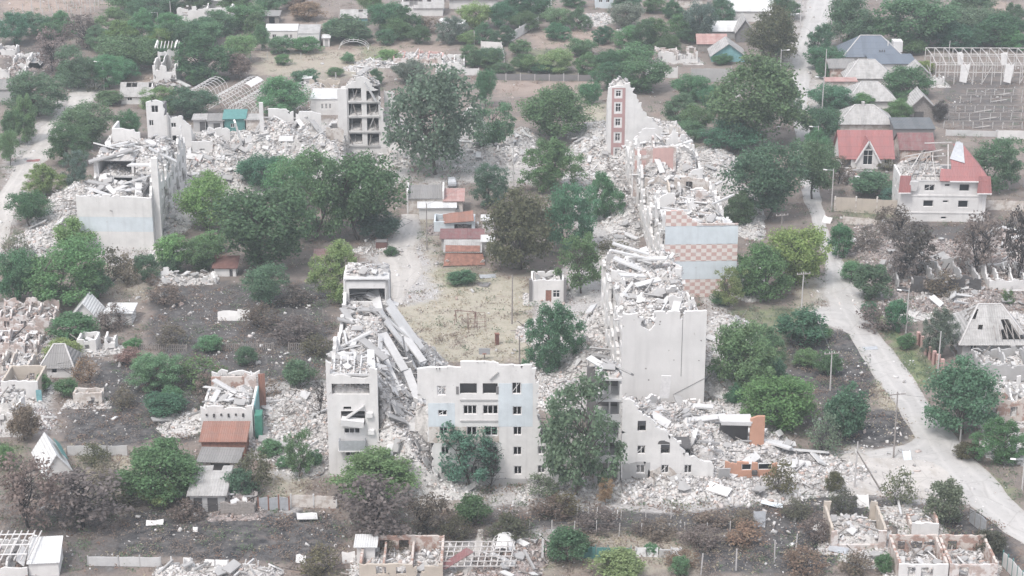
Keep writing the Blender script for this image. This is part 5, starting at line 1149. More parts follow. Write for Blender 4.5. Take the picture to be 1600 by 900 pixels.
# ---- pink wall fragment at the far end
def pink_tower():
    p = G(948, 262); o = empty('pink_wall_fragment', p, R(1), 'tall narrow pink painted wall fragment with four windows above white rubble', 'ruined building', 'ruins of the apartment blocks')
    U, Z = facade_uz(948, 262)
    hs = [hole(U, Z, *a) for a in ((960, 968, 146, 155), (960, 968, 165, 178), (960, 968, 188, 199), (960, 968, 210, 222), (960, 968, 233, 245))]
    top = prof([(0, Z(143)), (2.6, Z(138)), (4.0, Z(134)), (4.4, Z(137)), (5.2, Z(150)), (6, Z(158)), (6.4, Z(172)), (7.6, Z(180)), (9, Z(192)), (11, Z(204))])
    w = MB(); w.wall((0, 0), (11, 0), Z(132), 0.45, hs, ragged(8, top, 0.3), 0.3, cell=0.5); w.build('wall', M['white'], o)
    q = MB(); a, b = U(954), U(975); q.wall((a, -0.04), (b, -0.04), Z(142), 0.035, [(h[0] - a - 0.3, h[1] - a + 0.3, h[2] - 0.35, h[3] + 0.3) for h in hs], None); q.build('pink_panel', M['pink'], o)
    for h in hs: put_window(o, (0, 0), (11, 0), h, 'cross', False)
    rooms(o, 0.3, 4.2, [0, 2.9, 5.8, 8.7, 11.6, 14.4, 15.9], 3, 0.46, 'dgrey', 1)
    w = MB(); w.wall((0, 5), (0, 0.46), Z(136), 0.4, (), ragged(5, prof([(0, 8), (2, 13), (4.5, 15.8)]), 0.6), 0.3); w.build('side_wall', M['white'], o)
    hd = lambda X, Y: np.clip(1.3 - np.hypot(X - 2.4, Y - 1.4) * 0.6, 0, None); rd = rubble(o, (.4, 4.4, .5, 3.2), hd, 9, 73, rough=.4); rd.location.z = Z(140); slabs(rd, (1, 4, .6, 2.6), hd, 7, 74, 'plate beam', .5, scale=(.4, .7))
    hf = lambda X, Y: np.interp(X, [-7, -2, 0, 4, 9, 14, 18], [0.3, 3.5, 4.5, 10, 9, 8, 3]) * np.interp(Y, [-8, -2, 2, 8, 13], [0.1, 0.55, 1.0, 0.8, 0.2]) * np.where((Y < 0.6) & (X < 11) & (X > 0), 0.55, 1)
    rubble(o, (-7, 18, -8, 13), hf, 6, 71); slabs(o, (-6, 17, -7, 12), hf, 44, 72, 'plank plate wallpiece beam plate')
pink_tower()
# ---- north-west block: blank end wall with pale blue band
def west_block():
    p = G(125, 390); o = empty('ruined_end_block', p, R(-1.5), 'ruined block with a low blank end wall crossed by a pale blue band', 'ruined building', 'ruins of the apartment blocks')
    W = 13.2
    for (a, b, mt) in ((0, 3.4, 'white'), (3.412, 6.1, 'blue')):
        w = MB(); w.wall((0.3 if a else 0.9, 0), (W, 0), b, 0.5, (), None, z0=a); w.build('wall_band', M[mt], o)
    w = MB(); w.wall((0.0, 0), (W, 0), 10.3, 0.5, (), ragged(3, prof([(0, 9.9), (6, 10.1), (13.2, 9.6)]), 0.15), 0.12, z0=6.112, cell=0.5); w.build('end_wall', M['white'], o)
    w = MB(); w.box(W + 0.02, 1.5, 0, W + 1.15, 2.1, 16.4); w.build('wall_pillar', M['white'], o)
    sw = side_windows(9, 3.4, 1.6, 1.5, 5)
    w = MB(); w.wall((W, 0.55), (W, 33), 16.2, 0.45, sw, ragged(5, prof([(0, 11), (2, 15), (7, 13), (12, 9.5), (17, 12), (22, 9), (27, 12.5), (32, 10)]), 2.0), 0.35, cell=0.6, keep=lambda u, z: float(vnoise(np.array(u * .42 + 2), np.array(z * .4 + 5))) < .68); w.build('side_wall', M['white'], o)
    for h in sw[::4]: put_window(o, (W, 0.55), (W, 33), h, 'cross', False)
    w = MB(); w.wall((0, 33), (0, 0.55), 14, 0.45, sw, ragged(6, prof([(0, 12.6), (8, 12), (18, 11.6), (20, 6), (32, 7)]), 1), 0.3, cell=0.7); w.build('side_wall', M['white'], o)
    q = MB(); q.box(11.6, 1, 0, 11.9, 32, 10.5); q.build('inner_side_wall', M['soot_shade'], o)  # dark paint stands in for shade behind the windows and gaps
    # open floors further back
    y0 = 14.0
    for z in (6.0, 9.1, 12.2):
        q = MB(); q.box(0.5, y0, z - 0.15, 7.4, y0 + 6, z + 0.15); q.build('floor_slab', M['slab'], o)
    q = MB(); q.box(0.5, y0 + 5.0, 0.2, 7.3, y0 + 5.3, 12.0); q.build('back_wall', M['dgrey'], o)
    for x in (0.52, 6.9): q = MB(); q.box(x, y0 + 0.2, 0, x + 0.4, y0 + 4.9, 12.0); q.build('pier', M['white'], o)
    q = MB(); q.bar((-0.6, y0 - 0.6, 12.0), (7, y0 + 1.6, 13.8), 1.6, 0.3); q.build('fallen_slab', M['slabd'], o)
    w = MB(); w.wall((0.8, 27), (6.0, 27), 14.6, 0.4, (), ragged(2, prof([(0, 14.6), (3, 14.2), (5.2, 13.8)]), 0.3), 0.2, z0=6); w.build('cross_wall', M['white'], o)
    w = MB(); w.wall((0.8, 32), (0.8, 27.4), 14.5, 0.4, (), None, z0=6); w.build('cross_wall', M['white'], o)
    def hf(X, Y):
        a = np.interp(Y, [0.5, 3, 9, 13, 15, 20, 26, 34], [9.2, 8.8, 8.2, 8.0, 11.2, 11.6, 11.4, 9]); a = np.where((X < 7.6) & (Y > 13) & (Y < 20), 8.4 * (Y < 13.6) + (Y >= 13.6) * 4.0, a)
        return a * np.interp(X, [0, 1, 11, 13], [0.85, 1, 1.05, 0.9]) * (X > 0.4) * (X < W - 0.4) * (Y > 0.45)
    rubble(o, (0.3, W - 0.3, 0.4, 34), hf, 7, 81); slabs(o, (0.7, W - 0.7, 1.5, 33), hf, 70, 82, 'plank plank plate plank beam wallpiece', 0.28, 0.4, 0.15, 0.9)
    hb = lambda X, Y: np.full(np.shape(X), 0.8) * (X > 0.6) * (X < 7.2) * (Y > y0 + .3) * (Y < y0 + 5.5)
    rt = rubble(o, (0.5, 7.4, y0, y0 + 5.8), hb, 8, 83, rough=0.4); rt.location.z = 12.3; slabs(rt, (1, 7, y0 + .6, y0 + 5), hb, 8, 84)
    for z in (6.1, 9.2):
        rt = rubble(o, (1, 6.8, y0 + .2, y0 + 4.6), lambda X, Y: np.clip(1.1 - np.abs(X - 3) * 0.35, 0.05, None), 7, int(z * 10), rough=0.3); rt.location.z = z
    for (a, b, wd) in (((6.5, 8, 9.6), (12, 5.5, 12.0), 1.1), ((5.2, 6, 9), (11, 3.6, 10.2), 0.8), ((7, 12, 12), (12.4, 10, 12.6), 1.5), ((8, 24, 13), (12, 21, 12), 1.4)):
        q = MB(); q.bar(a, b, wd, 0.25); q.build('fallen_slab', M['slab'], o)
west_block()
def corner_tower():
    p = G(235, 272); o = empty('corner_wall_fragment', p, R(-2), 'narrow white wall fragment stepping up to a single lone window turret', 'ruined building', 'ruins of the apartment blocks')
    U, Z = facade_uz(235, 272)
    hs = [hole(U, Z, *a) for a in ((243, 254, 168, 179), (238, 245, 190, 199), (272, 280, 194, 201), (273, 283, 213, 223), (240, 246, 214, 222))]
    top = prof([(0, Z(164)), (0.6, Z(162)), (2.6, Z(162)), (3.4, Z(163)), (3.5, Z(180)), (4.4, Z(182)), (4.5, Z(187)), (6.8, Z(184)), (7.5, Z(192)), (8.6, Z(202))])
    w = MB(); w.wall((0, 0), (8.6, 0), Z(160), 0.45, hs, ragged(12, top, 0.25), 0.25, cell=0.5); w.build('wall', M['white'], o)
    for h in hs[:3]: put_window(o, (0, 0), (8.6, 0), h, 'two', False)
    rooms(o, 0.3, 3.4, [0, 3, 6, 9, 11.6, 14], 2.6, 0.46, 'dgrey', 1); rooms(o, 3.9, 6.6, [0, 3, 6, 9, 11], 2.6, 0.46, 'dgrey', 1, 'lower_interior_wall')
    w = MB(); w.wall((8.2, 0.46), (8.2, 6), 10, 0.4, (), ragged(3, prof([(0, 10), (5.5, 6)]), 0.6), 0.3); w.build('side_wall', M['white'], o)
    q = MB(); q.obox((4.2, -0.3, Z(212)), (0.35, 0.3, 9), (0, 0, 0)); q.build('downpipe', M['grey'], o)
    hf = lambda X, Y: np.interp(X, [-3, 0, 5, 9, 14], [0.2, 2.0, 3.2, 4.2, 3.5]) * np.interp(Y, [-8, -3, 0.3, 5, 9], [0.15, 0.6, 1, 1.2, 0.2])
    rubble(o, (-3, 12, -8, 9), hf, 5, 91); slabs(o, (-2, 11, -7, 8), hf, 18, 92, 'plank plate beam wallpiece')
corner_tower()
def north_row():
    p = G(300, 285); o = empty('flattened_apartment_row', p, R(3.5), 'flattened northern apartment row, a long white rubble ridge before the hoop greenhouses', 'ruined building', 'ruins of the apartment blocks')
    def hf(X, Y):
        a = np.interp(X, [-2, 2, 8, 12, 16, 22, 27, 30], [4, 6.4, 5.6, 7.2, 8.8, 7.8, 5.8, 5.0]) + 0.9 * np.sin(X * 0.9 + Y * 0.6)
        return np.clip(a * np.interp(Y, [-6, -1, 3, 8, 13, 17], [0.12, 0.5, 0.85, 1, 0.95, 0.3]), 0, None)
    rubble(o, (-2, 30, -6, 17), hf, 7, 101); slabs(o, (-1, 29, -4, 16), hf, 110, 102, 'plank plate plate beam wallpiece', 0.3, 0.3, 0.1, 0.9)
    for (x, y, w_, h, mt) in ((13.0, 9, 0.8, 13.4, 'white'), (11, 4, 5, 6.5, 'white'), (17, 4.5, 4.5, 6.8, 'cream'), (24, 3, 3, 5.4, 'white'), (3, 9.5, 4, 8.4, 'white'), (20, 12, 5, 10.6, 'white'), (26, 9, 3.5, 8.2, 'cream'), (8, 1, 3.4, 4.6, 'grey'), (0, 4, 4, 7.6, 'white'), (14.5, 13, 5, 11.0, 'white')):
        w = MB(); w.wall((x, y), (x + w_, y), h, 0.4, [(1.4, 2.4, 4.2, 5.6)] if w_ > 3 else (), ragged(x, prof([(0, h), (w_, h - 0.6)]), 0.5), 0.3, z0=1.5, cell=0.5); w.build('cross_wall', M[mt], o)
    q = MB(); q.obox((9.0, 5, 8.5), (0.35, 1.4, 5.2), (0.2, -0.25, 0.2)); q.build('upended_slab', M['frame'], o)
    for (x, z, c, w_) in ((2.0, 4.4, 'r_pinkr', 2.4), (22, 4.6, 'r_pinkr', 2.0)):
        q = MB(); q.obox((x, 1.0, z), (w_, 1.4, 0.1), (0.4, 0.1, 0.3)); q.build('roof_sheet', M[c], o)
north_row()
def stair_tower():
    p = G(530, 248); o = empty('standing_stairwell_tower', p, R(1), 'standing five storey tower slice with black open rooms above each other', 'ruined building', 'ruins of the apartment blocks')
    U, Z = facade_uz(530, 248)
    hs = [hole(U, Z, *a) for a in ((547, 567, 142, 161), (547, 567, 165, 183), (547, 567, 187, 206), (547, 567, 210, 226), (575, 593, 146, 161), (575, 593, 165, 182), (575, 593, 187, 206), (575, 593, 210, 229), (521, 533, 198, 219))]
    top = prof([(-1.3, Z(192)), (0, Z(190)), (0.05, Z(141)), (2.0, Z(138)), (4.3, Z(127)), (5.4, Z(122)), (6.5, Z(130)), (8.2, Z(146)), (8.6, Z(160)), (9, Z(190)), (10, Z(200))])
    w = MB(); w.wall((0, 0), (10, 0), Z(121), 0.45, hs[:8], ragged(2, top, 0.3), 0.3, cell=0.5); w.build('wall', M['white'], o)
    for k, y in enumerate((163, 185, 208, 229)):
        q = MB(); q.box(2.05, -0.25, Z(y) - 0.12, 8.4, -0.01, Z(y) + 0.16); q.build('floor_edge', M['grey'], o)
    rooms(o, 2.0, 8.4, [0, Z(229), Z(208), Z(185), Z(163), Z(140)], 3.6, 0.46, 'soot_shade', 2)
    for h in hs[:8]:
        q = MB(); q.patch((h[0] + .1, .2, h[2] + .05), (h[1] - .1, .2, h[2] + .25), (h[1] - .1, 2.6, h[2] + 1.1), (h[0] + .1, 2.6, h[2] + .8), .3, [0, .25, .5, .75, 1], [0, .33, .66, 1], None, .3); q.build('room_debris', M['rubbase'], o)
        for j in range(2): q = MB(); a_ = rnd.uniform(h[0] + .2, h[1] - .3); q.bar((a_, -.25 + j * .6, h[2] + rnd.uniform(0, .4)), (a_ + rnd.uniform(-.7, .7), .1 + j, h[3] - rnd.uniform(0, .8)), .14); q.build('hanging_beam', M['slabd' if j else 'wood'], o)
    q = MB(); q.bar((5.6, -0.1, Z(133)), (7.8, -0.4, Z(161)), 0.9, 0.2); q.build('hanging_slab', M['slab'], o)
    q = MB(); q.box(0.03, -0.3, 0, 1.9, -0.005, Z(142)); q.build('pier', M['white'], o)
    q = MB(); q.bar((7.2, -0.4, Z(185)), (6.4, -0.2, Z(200)), 0.2); q.build('hanging_beam', M['slabd'], o)
    w = MB(); w.wall((0, 7), (0, 0.46), Z(140), 0.4, (), ragged(4, prof([(0, 9), (7, 14)]), 0.6), 0.3); w.build('side_wall', M['white'], o); w = MB(); w.wall((10, 0.46), (10, 7), Z(200), 0.4); w.build('side_wall', M['white'], o)
    w = MB(); w.wall((9.2, 3), (12.0, 3), Z(150), 0.4, [(0.8, 1.6, Z(163), Z(156))], ragged(3, prof([(0, Z(152)), (1.8, Z(153)), (2.8, Z(168))]), 0.3), 0.3, cell=0.4); w.build('rear_wall', M['white'], o)
    q = MB(); q.box(-1.4, 0.6, Z(235), -0.2, 0.9, Z(196)); q.build('low_wall', M['dgrey'], o)
    hf = lambda X, Y: np.interp(X, [-9, -4, -1.2, 0.2, 8, 10.5, 14, 18], [2.5, 4, 5.5, 6, 9, 6, 4.5, 2]) * np.interp(Y, [-6, -1, 0.5, 2, 7, 12], [0.1, 0.35, 0.6, 1, 1, 0.2]) * np.where((Y < 4.5) & (X > -0.5) & (X < 10), 0.3, 1)
    rubble(o, (-9, 18, -6, 12), hf, 6, 111); slabs(o, (-8, 17, -5, 11), hf, 40, 112, 'plank plate wallpiece beam')
    hd = lambda X, Y: np.clip(2.4 - np.hypot(X - 5.2, Y - 2) * 0.75, 0, None); rd = rubble(o, (1.8, 8.4, .5, 4), hd, 9, 113, rough=.5); rd.location.z = Z(139); slabs(rd, (3, 7.4, .8, 3.4), hd, 12, 114, 'plate plank beam', .4, scale=(.4, .8))
stair_tower()
def mound(name, label, blobs, seed, dens=6, n=0, mats=('rubbase', 'rub'), kinds='plate plank beam', smax=0.55, rough=0.7):
    """rubble spilled over the ground: cones given by photograph pixel of the centre, radii in metres, height"""
    c = [(G(a, b), rx, ry, h) for (a, b, rx, ry, h) in blobs]; x0 = min(q.x - rx for q, rx, ry, h in c); x1 = max(q.x + rx for q, rx, ry, h in c); y0 = min(q.y - ry for q, rx, ry, h in c); y1 = max(q.y + ry for q, rx, ry, h in c)
    ox, oy = (x0 + x1) / 2, (y0 + y1) / 2
    def hf(X, Y):
        t = np.zeros(np.shape(X))
        for q, rx, ry, h in c:
            d = np.sqrt(((X + ox - q.x) / rx) ** 2 + ((Y + oy - q.y) / ry) ** 2); d = d * (0.82 + 0.36 * fbm(X * 0.3 + seed, Y * 0.3, 3)); t = np.maximum(t, h * np.clip(1 - d, 0, 1) ** 0.9)
        return t
    dom = (x0 - ox, x1 - ox, y0 - oy, y1 - oy)
    o = rubble(None, dom, hf, dens, seed, mats, rough=rough, smax=smax, name=name); o.location = (ox, oy, 0); tag(o, label)
    if n: slabs(o, dom, hf, n, seed + 1, kinds)
    return o
mound('rubble', 'pale rubble apron before the broken front corner', [(1070, 768, 9, 3.6, 2.2), (1000, 770, 5, 3.5, 1.4), (1150, 768, 7, 3.5, 1.2), (1230, 745, 6, 4, 1.2), (1110, 740, 6, 4, 3.0)], 201, 12, 14)
mound('rubble', 'rubble ridge around the orange shop', [(1145, 724, 6, 5, 3.6), (1190, 715, 6, 5, 2.4), (1108, 705, 5, 6, 4.4), (1240, 725, 7, 4, 1.2), (1170, 690, 6, 4, 1.0)], 202, 9, 24)
mound('rubble', 'rubble cone in the yard against the long east block', [(915, 570, 5, 7, 4.6), (935, 520, 4, 8, 4.0), (865, 520, 6, 6, 1.8), (850, 590, 5, 6, 1.0), (890, 620, 6, 7, 2.2)], 203, 9, 14)
mound('rubble', 'white rubble spread on the outer side of the collapsed block', [(460, 640, 7, 8, 1.4), (440, 690, 6, 7, 1.0), (485, 720, 5, 5, 1.6), (505, 670, 3, 7, 2.0)], 204, 9, 10)
mound('rubble', 'rubble at the outer side of the blank end wall block', [(1120, 590, 4, 9, 3.4), (1140, 520, 4, 8, 2.4), (1165, 640, 6, 5, 1.4), (1110, 650, 4, 4, 2.0)], 205, 8, 12)
mound('rubble', 'rubble fan at the track side of the low blank end wall', [(105, 345, 6, 9, 2.8), (70, 375, 6, 6, 1.6), (40, 395, 5, 4, 0.8), (120, 310, 5, 8, 3)], 206, 7, 14)
mound('rubble', 'rubble slope inside the courtyard before the low end block', [(275, 330, 5, 16, 2.6), (300, 290, 8, 7, 2.2), (260, 390, 3, 6, 1.2), (350, 270, 10, 5, 1.6), (430, 265, 12, 5, 1.6)], 207, 7, 20)
mound('rubble', 'rubble field on the yard side of the pink wall fragment', [(925, 245, 6, 12, 3.4), (955, 300, 4, 14, 3.6), (975, 340, 4, 14, 3.2), (930, 210, 6, 8, 2.6), (970, 400, 4, 10, 2.2), (905, 280, 4, 6, 1.0)], 208, 7, 34, kinds='plate plank beam plate')
mound('rubble', 'white rubble ridge with a spike behind the giant willow', [(737, 222, 5, 6, 8.5), (720, 235, 7, 7, 4), (770, 245, 7, 5, 2.5), (815, 230, 4, 14, 2.5), (800, 250, 6, 5, 3.2), (690, 245, 6, 6, 3)], 209, 7, 30, kinds='plate plank wallpiece beam')
mound('rubble', 'low rubble on the outer side of the checkered block', [(1165, 440, 4, 10, 1.4), (1160, 330, 4, 18, 2.0), (1120, 265, 5, 16, 2.6)], 210, 6, 10)
mound('rubble', 'rubble tongue before the front facade under the trees', [(660, 740, 4, 5, 2.4), (690, 770, 5, 4, 1.2), (630, 720, 4, 7, 3), (850, 770, 4, 3, 0.8), (640, 770, 4, 3, .8)], 211, 9, 8)
mound('rubble', 'pale debris spread on the dusty lane by the scattered poles', [(1270, 740, 8, 4, 0.5), (1250, 765, 6, 3, 0.6), (1210, 775, 5, 3, .8)], 212, 9, 0)
# ------------------------------------------------------------------ houses, sheds, roofless ruins
def local(x0, x1, base):
    p = G(x0, base); q = G(x1, base); return p, (q - p).length
def parse_wins(t, w):
    """'0.2-0.35@1-2' = window from 20 to 35 % of the wall's width, sill at 1 m, head at 2 m"""
    out = []
    for a in (t or '').split():
        u, z = a.split('@'); u0, u1 = map(float, u.split('-')); z0, z1 = map(float, z.split('-')); out.append((u0 * w, u1 * w, z0, z1))
    return out
def roof_parts(o, kind, w, d, h, rh, ov, mat, wallmat, holes, seed, th=0.12):
    r = random.Random(seed)
    def pt(a, b, c, e, nm='roof'):
        a, b, c, e = map(Vector, (a, b, c, e)); nu = max(1, int((b - a).length / 1.1)); nv = max(1, int((e - a).length / 1.0))
        cx, cy, rr = r.uniform(0.2, 0.8), r.uniform(0.3, 1.0), holes
        kp = None if not holes else (lambda u, v: math.hypot((u - cx) * 1.3, v - cy) > rr * 1.1 + r.uniform(-0.12, 0.12) and r.random() > holes * 0.18)
        mb = MB(); mb.patch(a, b, c, e, th, [i / nu for i in range(nu + 1)], [i / nv for i in range(nv + 1)], kp, 0.1 if holes else 0.0); 
        if mb.f: mb.build(nm, M[mat], o)
        if holes:
            for i in range(nu + 1):
                q = MB(); q.bar(a.lerp(b, i / nu) - Vector((0, 0, 0.2)), e.lerp(c, i / nu) - Vector((0, 0, 0.2)), 0.12); q.build('rafter', M['wood'], o)
    e = -ov * rh / max(0.5, (d / 2 if kind in ('gx', 'hip') else w / 2))
    if kind == 'gx':
        pt((-ov, -ov, h + e), (w + ov, -ov, h + e), (w + ov, d / 2, h + rh), (-ov, d / 2, h + rh)); pt((w + ov, d + ov, h + e), (-ov, d + ov, h + e), (-ov, d / 2 + 0.01, h + rh), (w + ov, d / 2 + 0.01, h + rh))
        for x in (0.02, w - 0.27):
            mb = MB(); z = h - 0.05; mb.hexa([(x, 0, z), (x + 0.25, 0, z), (x + 0.25, d, z), (x, d, z), (x, d / 2 - 0.02, h + rh - 0.25), (x + 0.25, d / 2 - 0.02, h + rh - 0.25), (x + 0.25, d / 2 + 0.02, h + rh - 0.25), (x, d / 2 + 0.02, h + rh - 0.25)]); mb.build('gable', M[wallmat], o)
    elif kind == 'gy':
        pt((-ov, d + ov, h + e), (-ov, -ov, h + e), (w / 2, -ov, h + rh), (w / 2, d + ov, h + rh)); pt((w + ov, -ov, h + e), (w + ov, d + ov, h + e), (w / 2 + 0.01, d + ov, h + rh), (w / 2 + 0.01, -ov, h + rh))
        for y in (0.02, d - 0.27):
            mb = MB(); z = h - 0.05; mb.hexa([(0, y, z), (w, y, z), (w, y + 0.25, z), (0, y + 0.25, z), (w / 2 - 0.02, y, h + rh - 0.25), (w / 2 + 0.02, y, h + rh - 0.25), (w / 2 + 0.02, y + 0.25, h + rh - 0.25), (w / 2 - 0.02, y + 0.25, h + rh - 0.25)]); mb.build('gable', M[wallmat], o)
    elif kind == 'hip':
        k = min(d / 2, w * 0.32); A, B, C, D = (-ov, -ov, h + e), (w + ov, -ov, h + e), (w + ov, d + ov, h + e), (-ov, d + ov, h + e); E, F = (k, d / 2, h + rh), (w - k, d / 2, h + rh)
        pt(A, B, F, E); pt(C, D, E, F); pt(B, C, F, F); pt(D, A, E, E)
        mb = MB(); mb.bar(E, F, 0.3, 0.14); mb.build('ridge_cap', M['post'], o)
        for a, b in ((A, E), (B, F)): mb = MB(); mb.bar(Vector(a) + Vector((0, 0, 0.03)), Vector(b) + Vector((0, 0, 0.03)), 0.24, 0.1); mb.build('hip_cap', M['post'], o)
    elif kind == 'flat':
        pt((-ov, -ov, h + 0.14), (w + ov, -ov, h + 0.14), (w + ov, d + ov, h + 0.14 + rh * 0.1), (-ov, d + ov, h + 0.14 + rh * 0.1))
    elif kind == 'shed':
        pt((-ov, -ov, h + 0.1), (w + ov, -ov, h + 0.1), (w + ov, d + ov, max(rh, h + 0.3)), (-ov, d + ov, max(rh, h + 0.3)))
HI = [0]
def house(x0, x1, base, d, h, roof, rh, wall, roofm, label, cat='house', name='house', rz=0.0, wins='', door='', doorm='brown', ov=0.35, holes=0.0, chim=None, group=None, side='', pane=True, style='two'):
    HI[0] += 1; p, w = local(x0, x1, base); o = empty(name, p, R(rz), label, cat, group)
    ws = parse_wins(wins, w); dr = parse_wins(door, w); sd = parse_wins(side, d)
    mb = MB(); mb.wall((0, 0), (w, 0), h, 0.3, ws + dr); mb.wall((w, 0.31), (w, d - 0.31), h, 0.3, sd); mb.wall((w, d), (0, d), h, 0.3); mb.wall((0, d - 0.31), (0, 0.31), h, 0.3, sd); mb.build('wall', M[wall], o)
    for hh in ws: put_window(o, (0, 0), (w, 0), hh, style, pane)
    for hh in sd: put_window(o, (w, 0.31), (w, d - 0.31), hh, 'two', pane); put_window(o, (0, d - 0.31), (0, 0.31), hh, 'two', pane)
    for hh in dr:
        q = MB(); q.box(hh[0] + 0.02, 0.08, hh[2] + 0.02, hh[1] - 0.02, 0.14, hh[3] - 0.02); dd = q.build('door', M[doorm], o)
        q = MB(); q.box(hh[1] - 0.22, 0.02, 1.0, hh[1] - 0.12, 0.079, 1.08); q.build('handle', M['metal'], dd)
    if roof: roof_parts(o, roof, w, d, h, rh, ov, roofm, wall, holes, HI[0])
    if chim:
        cx, cy, ch = chim; q = MB(); q.box(cx * w, cy * d, h * 0.9, cx * w + 0.55, cy * d + 0.55, h + ch); q.box(cx * w - 0.06, cy * d - 0.06, h + ch + 0.003, cx * w + 0.61, cy * d + 0.61, h + ch + 0.14); q.build('chimney', M['post'], o)
    return o, w
def ruin(x0, x1, base, d, h, label, wall='white', rz=0.0, wins='', burnt=False, fill=0.9, n=6, cross=1, name='ruined_house', rag_=0.6, inner=None, dens=5, beams=3, hb=None, door='', group=None):
    """roofless house: ragged walls, rubble inside, charred beams"""
    HI[0] += 1; k = HI[0]; p, w = local(x0, x1, base); o = empty(name, p, R(rz), label, 'ruined house', group); r = random.Random(k)
    hb = hb or h; k0 = [r.uniform(0.62, 1.0) if rag_ > .3 else 1.0 for _ in range(4)]; t = (lambda L, hh, s_: (lambda u: hh * .97 + (float(vnoise(np.array(u * 2.1 + k), np.array(s_ * 1.3))) - .5) * .3)) if rag_ <= .3 else lambda L, hh, s_: ragged(k * 3 + s_, lambda u: hh * (0.95 - 0.05 * math.sin(u * 0.7 + s_)), rag_ * 0.7)
    hs = parse_wins(wins, w) + parse_wins(door, w)
    gap = lambda s_: (lambda u, z: float(vnoise(np.array(u * .55 + k * 2.3 + s_), np.array(z * .5 + s_ * 3))) < (.74 if rag_ > .3 else .86))
    for wi, (nm, A, B, hh, ho) in enumerate((('front_wall', (0, 0), (w, 0), h, hs), ('end_wall', (w, 0.31), (w, d - 0.31), (h + hb) / 2, ()), ('back_wall', (w, d), (0, d), hb, [(w - b, w - a, c, e) for a, b, c, e in hs]), ('end_wall', (0, d - 0.31), (0, 0.31), (h + hb) / 2, ()))):
        hh *= k0[wi]; mb = MB(); mb.wall(A, B, hh + 0.5, 0.3, ho, t(w, hh, len(nm) + (A[0] > 0)), 0.15, cell=0.5, keep=gap(wi))
        if mb.f: mb.build(nm, M[wall if nm == 'front_wall' or not inner else inner], o)
    for i in range(cross):
        x = w * (i + 1) / (cross + 1) + r.uniform(-0.5, 0.5); mb = MB(); mb.wall((x, 0.32), (x, d - 0.32), h + 0.2, 0.25, (), t(d, h * 0.85, 7 + i), 0.15, cell=0.5)
        if mb.f: mb.build('inner_wall', M[inner or wall], o)
    mats = ('brubbase', 'brub') if burnt else ('rubbase', 'rub')
    hf = lambda X, Y: fill * (0.5 + fbm(X * 0.5 + k, Y * 0.5, 2)) * (X > 0.2) * (X < w - 0.2) * (Y > 0.2) * (Y < d - 0.2)
    rubble(o, (0.1, w - 0.1, 0.1, d - 0.1), hf, dens, k, mats, rough=0.5, smax=0.7, step=0.45)
    h2 = lambda X, Y: np.clip(.75 * fbm(X * .45 + k, Y * .45 + 4, 2) - .18, 0, 1) * ((X < .3) | (X > w - .3) | (Y < .3)) * np.clip(1 - (np.maximum(np.maximum(-X, X - w), -Y)) / 1.8, 0, 1)
    rubble(o, (-1.8, w + 1.8, -1.8, d), h2, dens, k + 3, mats, rough=0.5, smax=.5, name='spilled_rubble')
    if n: slabs(o, (0.6, w - 0.6, 0.6, d - 0.6), hf, n, k + 9, 'plate beam plate', 0.35, 0.15, scale=(0.5, 0.8))
    for i in range(beams):
        x = r.uniform(0.4, w - 0.4); y = r.uniform(0.5, d - 0.5); q = MB(); q.bar((x, y, fill), (x + r.uniform(-2, 2), y + r.uniform(-2, 2), fill + r.uniform(0.3, h * 0.7)), 0.14); q.build('rafter', M['charwood' if burnt else 'wood'], o)
    return o, w
RG = 'houses and ruins around the apartment blocks'
# upper left
house(190, 238, 163, 5, 2.1, 'gx', 2.3, 'white', 'r_grey', 'small white cottage with holed grey gable roof beside the dirt track', holes=0.12, wins='0.2-0.35@0.8-1.6')
ruin(277, 362, 33, 7, 3.4, 'roofless white hilltop house with dark window holes under the top edge', wins='0.1-0.2@1.2-2.4 0.55-0.66@1.4-2.5 0.76-0.84@1.4-2.5', hb=3.8, n=8)
house(322, 358, 14, 6, 2.6, 'hip', 2.2, 'white', 'r_grey', 'grey hipped roof peeping over the roofless hilltop house', ov=0.5)
def wrecked_two_storey():
    o, w = ruin(240, 276, 134, 8, 6.4, 'wrecked two storey white house with bare rafters and a spill of broken timber', wins='0.1-0.3@3.6-5.2 0.6-0.9@3.2-5', n=8, fill=1.6, hb=8.5, beams=8)
    for i in range(7): q = MB(); q.bar((0.4 + i * 0.8, 7.6, 8.6), (0.6 + i * 0.8, 4.2, 7.8), 0.18); q.build('rafter', M['pwood'], o)
    for x in (0.2, w - 0.5): q = MB(); q.bar((x, 7.6, 8.8), (x, 3.8, 8.0), 0.3); q.build('roof_beam', M['frame'], o)
wrecked_two_storey()
mound('rubble', 'heap of broken timber and plaster in front of the wrecked two storey house', [(258, 135, 5, 3, 1.5)], 301, 8, 8, ('brubbase', 'brub'))
ruin(20, 62, 108, 7, 2.6, 'collapsed pale cottage under the scorched brown tree', burnt=True, n=6, fill=1.2)
ruin(-8, 36, 124, 6, 2.2, 'collapsed pale cottage at the picture edge, the lower of two', burnt=True, n=6, fill=1.3, rag_=0.9)
house(46, 62, 108, 5, 1.5, 'gy', 1.5, 'blue', 'r_white', 'tiny pale blue shed beside the collapsed cottages', cat='shed', name='shed')
house(-12, 18, 160, 6, 3.2, 'gx', 1.4, 'grey', 'r_dark', 'grey walled house with dark roof cut by the picture edge')
ruin(-5, 24, 88, 5, 2.4, 'pale broken hut at the picture edge below the vineyard trees', burnt=True, n=3, cross=0)
house(327, 344, 50, 3.5, 2.0, 'gy', 1.2, 'cream', 'r_white', 'small white gatehouse with a pitched roof near the hilltop house', cat='shed', name='shed')
ruin(350, 398, 46, 5, 2.4, 'low white broken walls beside the small gatehouse', n=4)
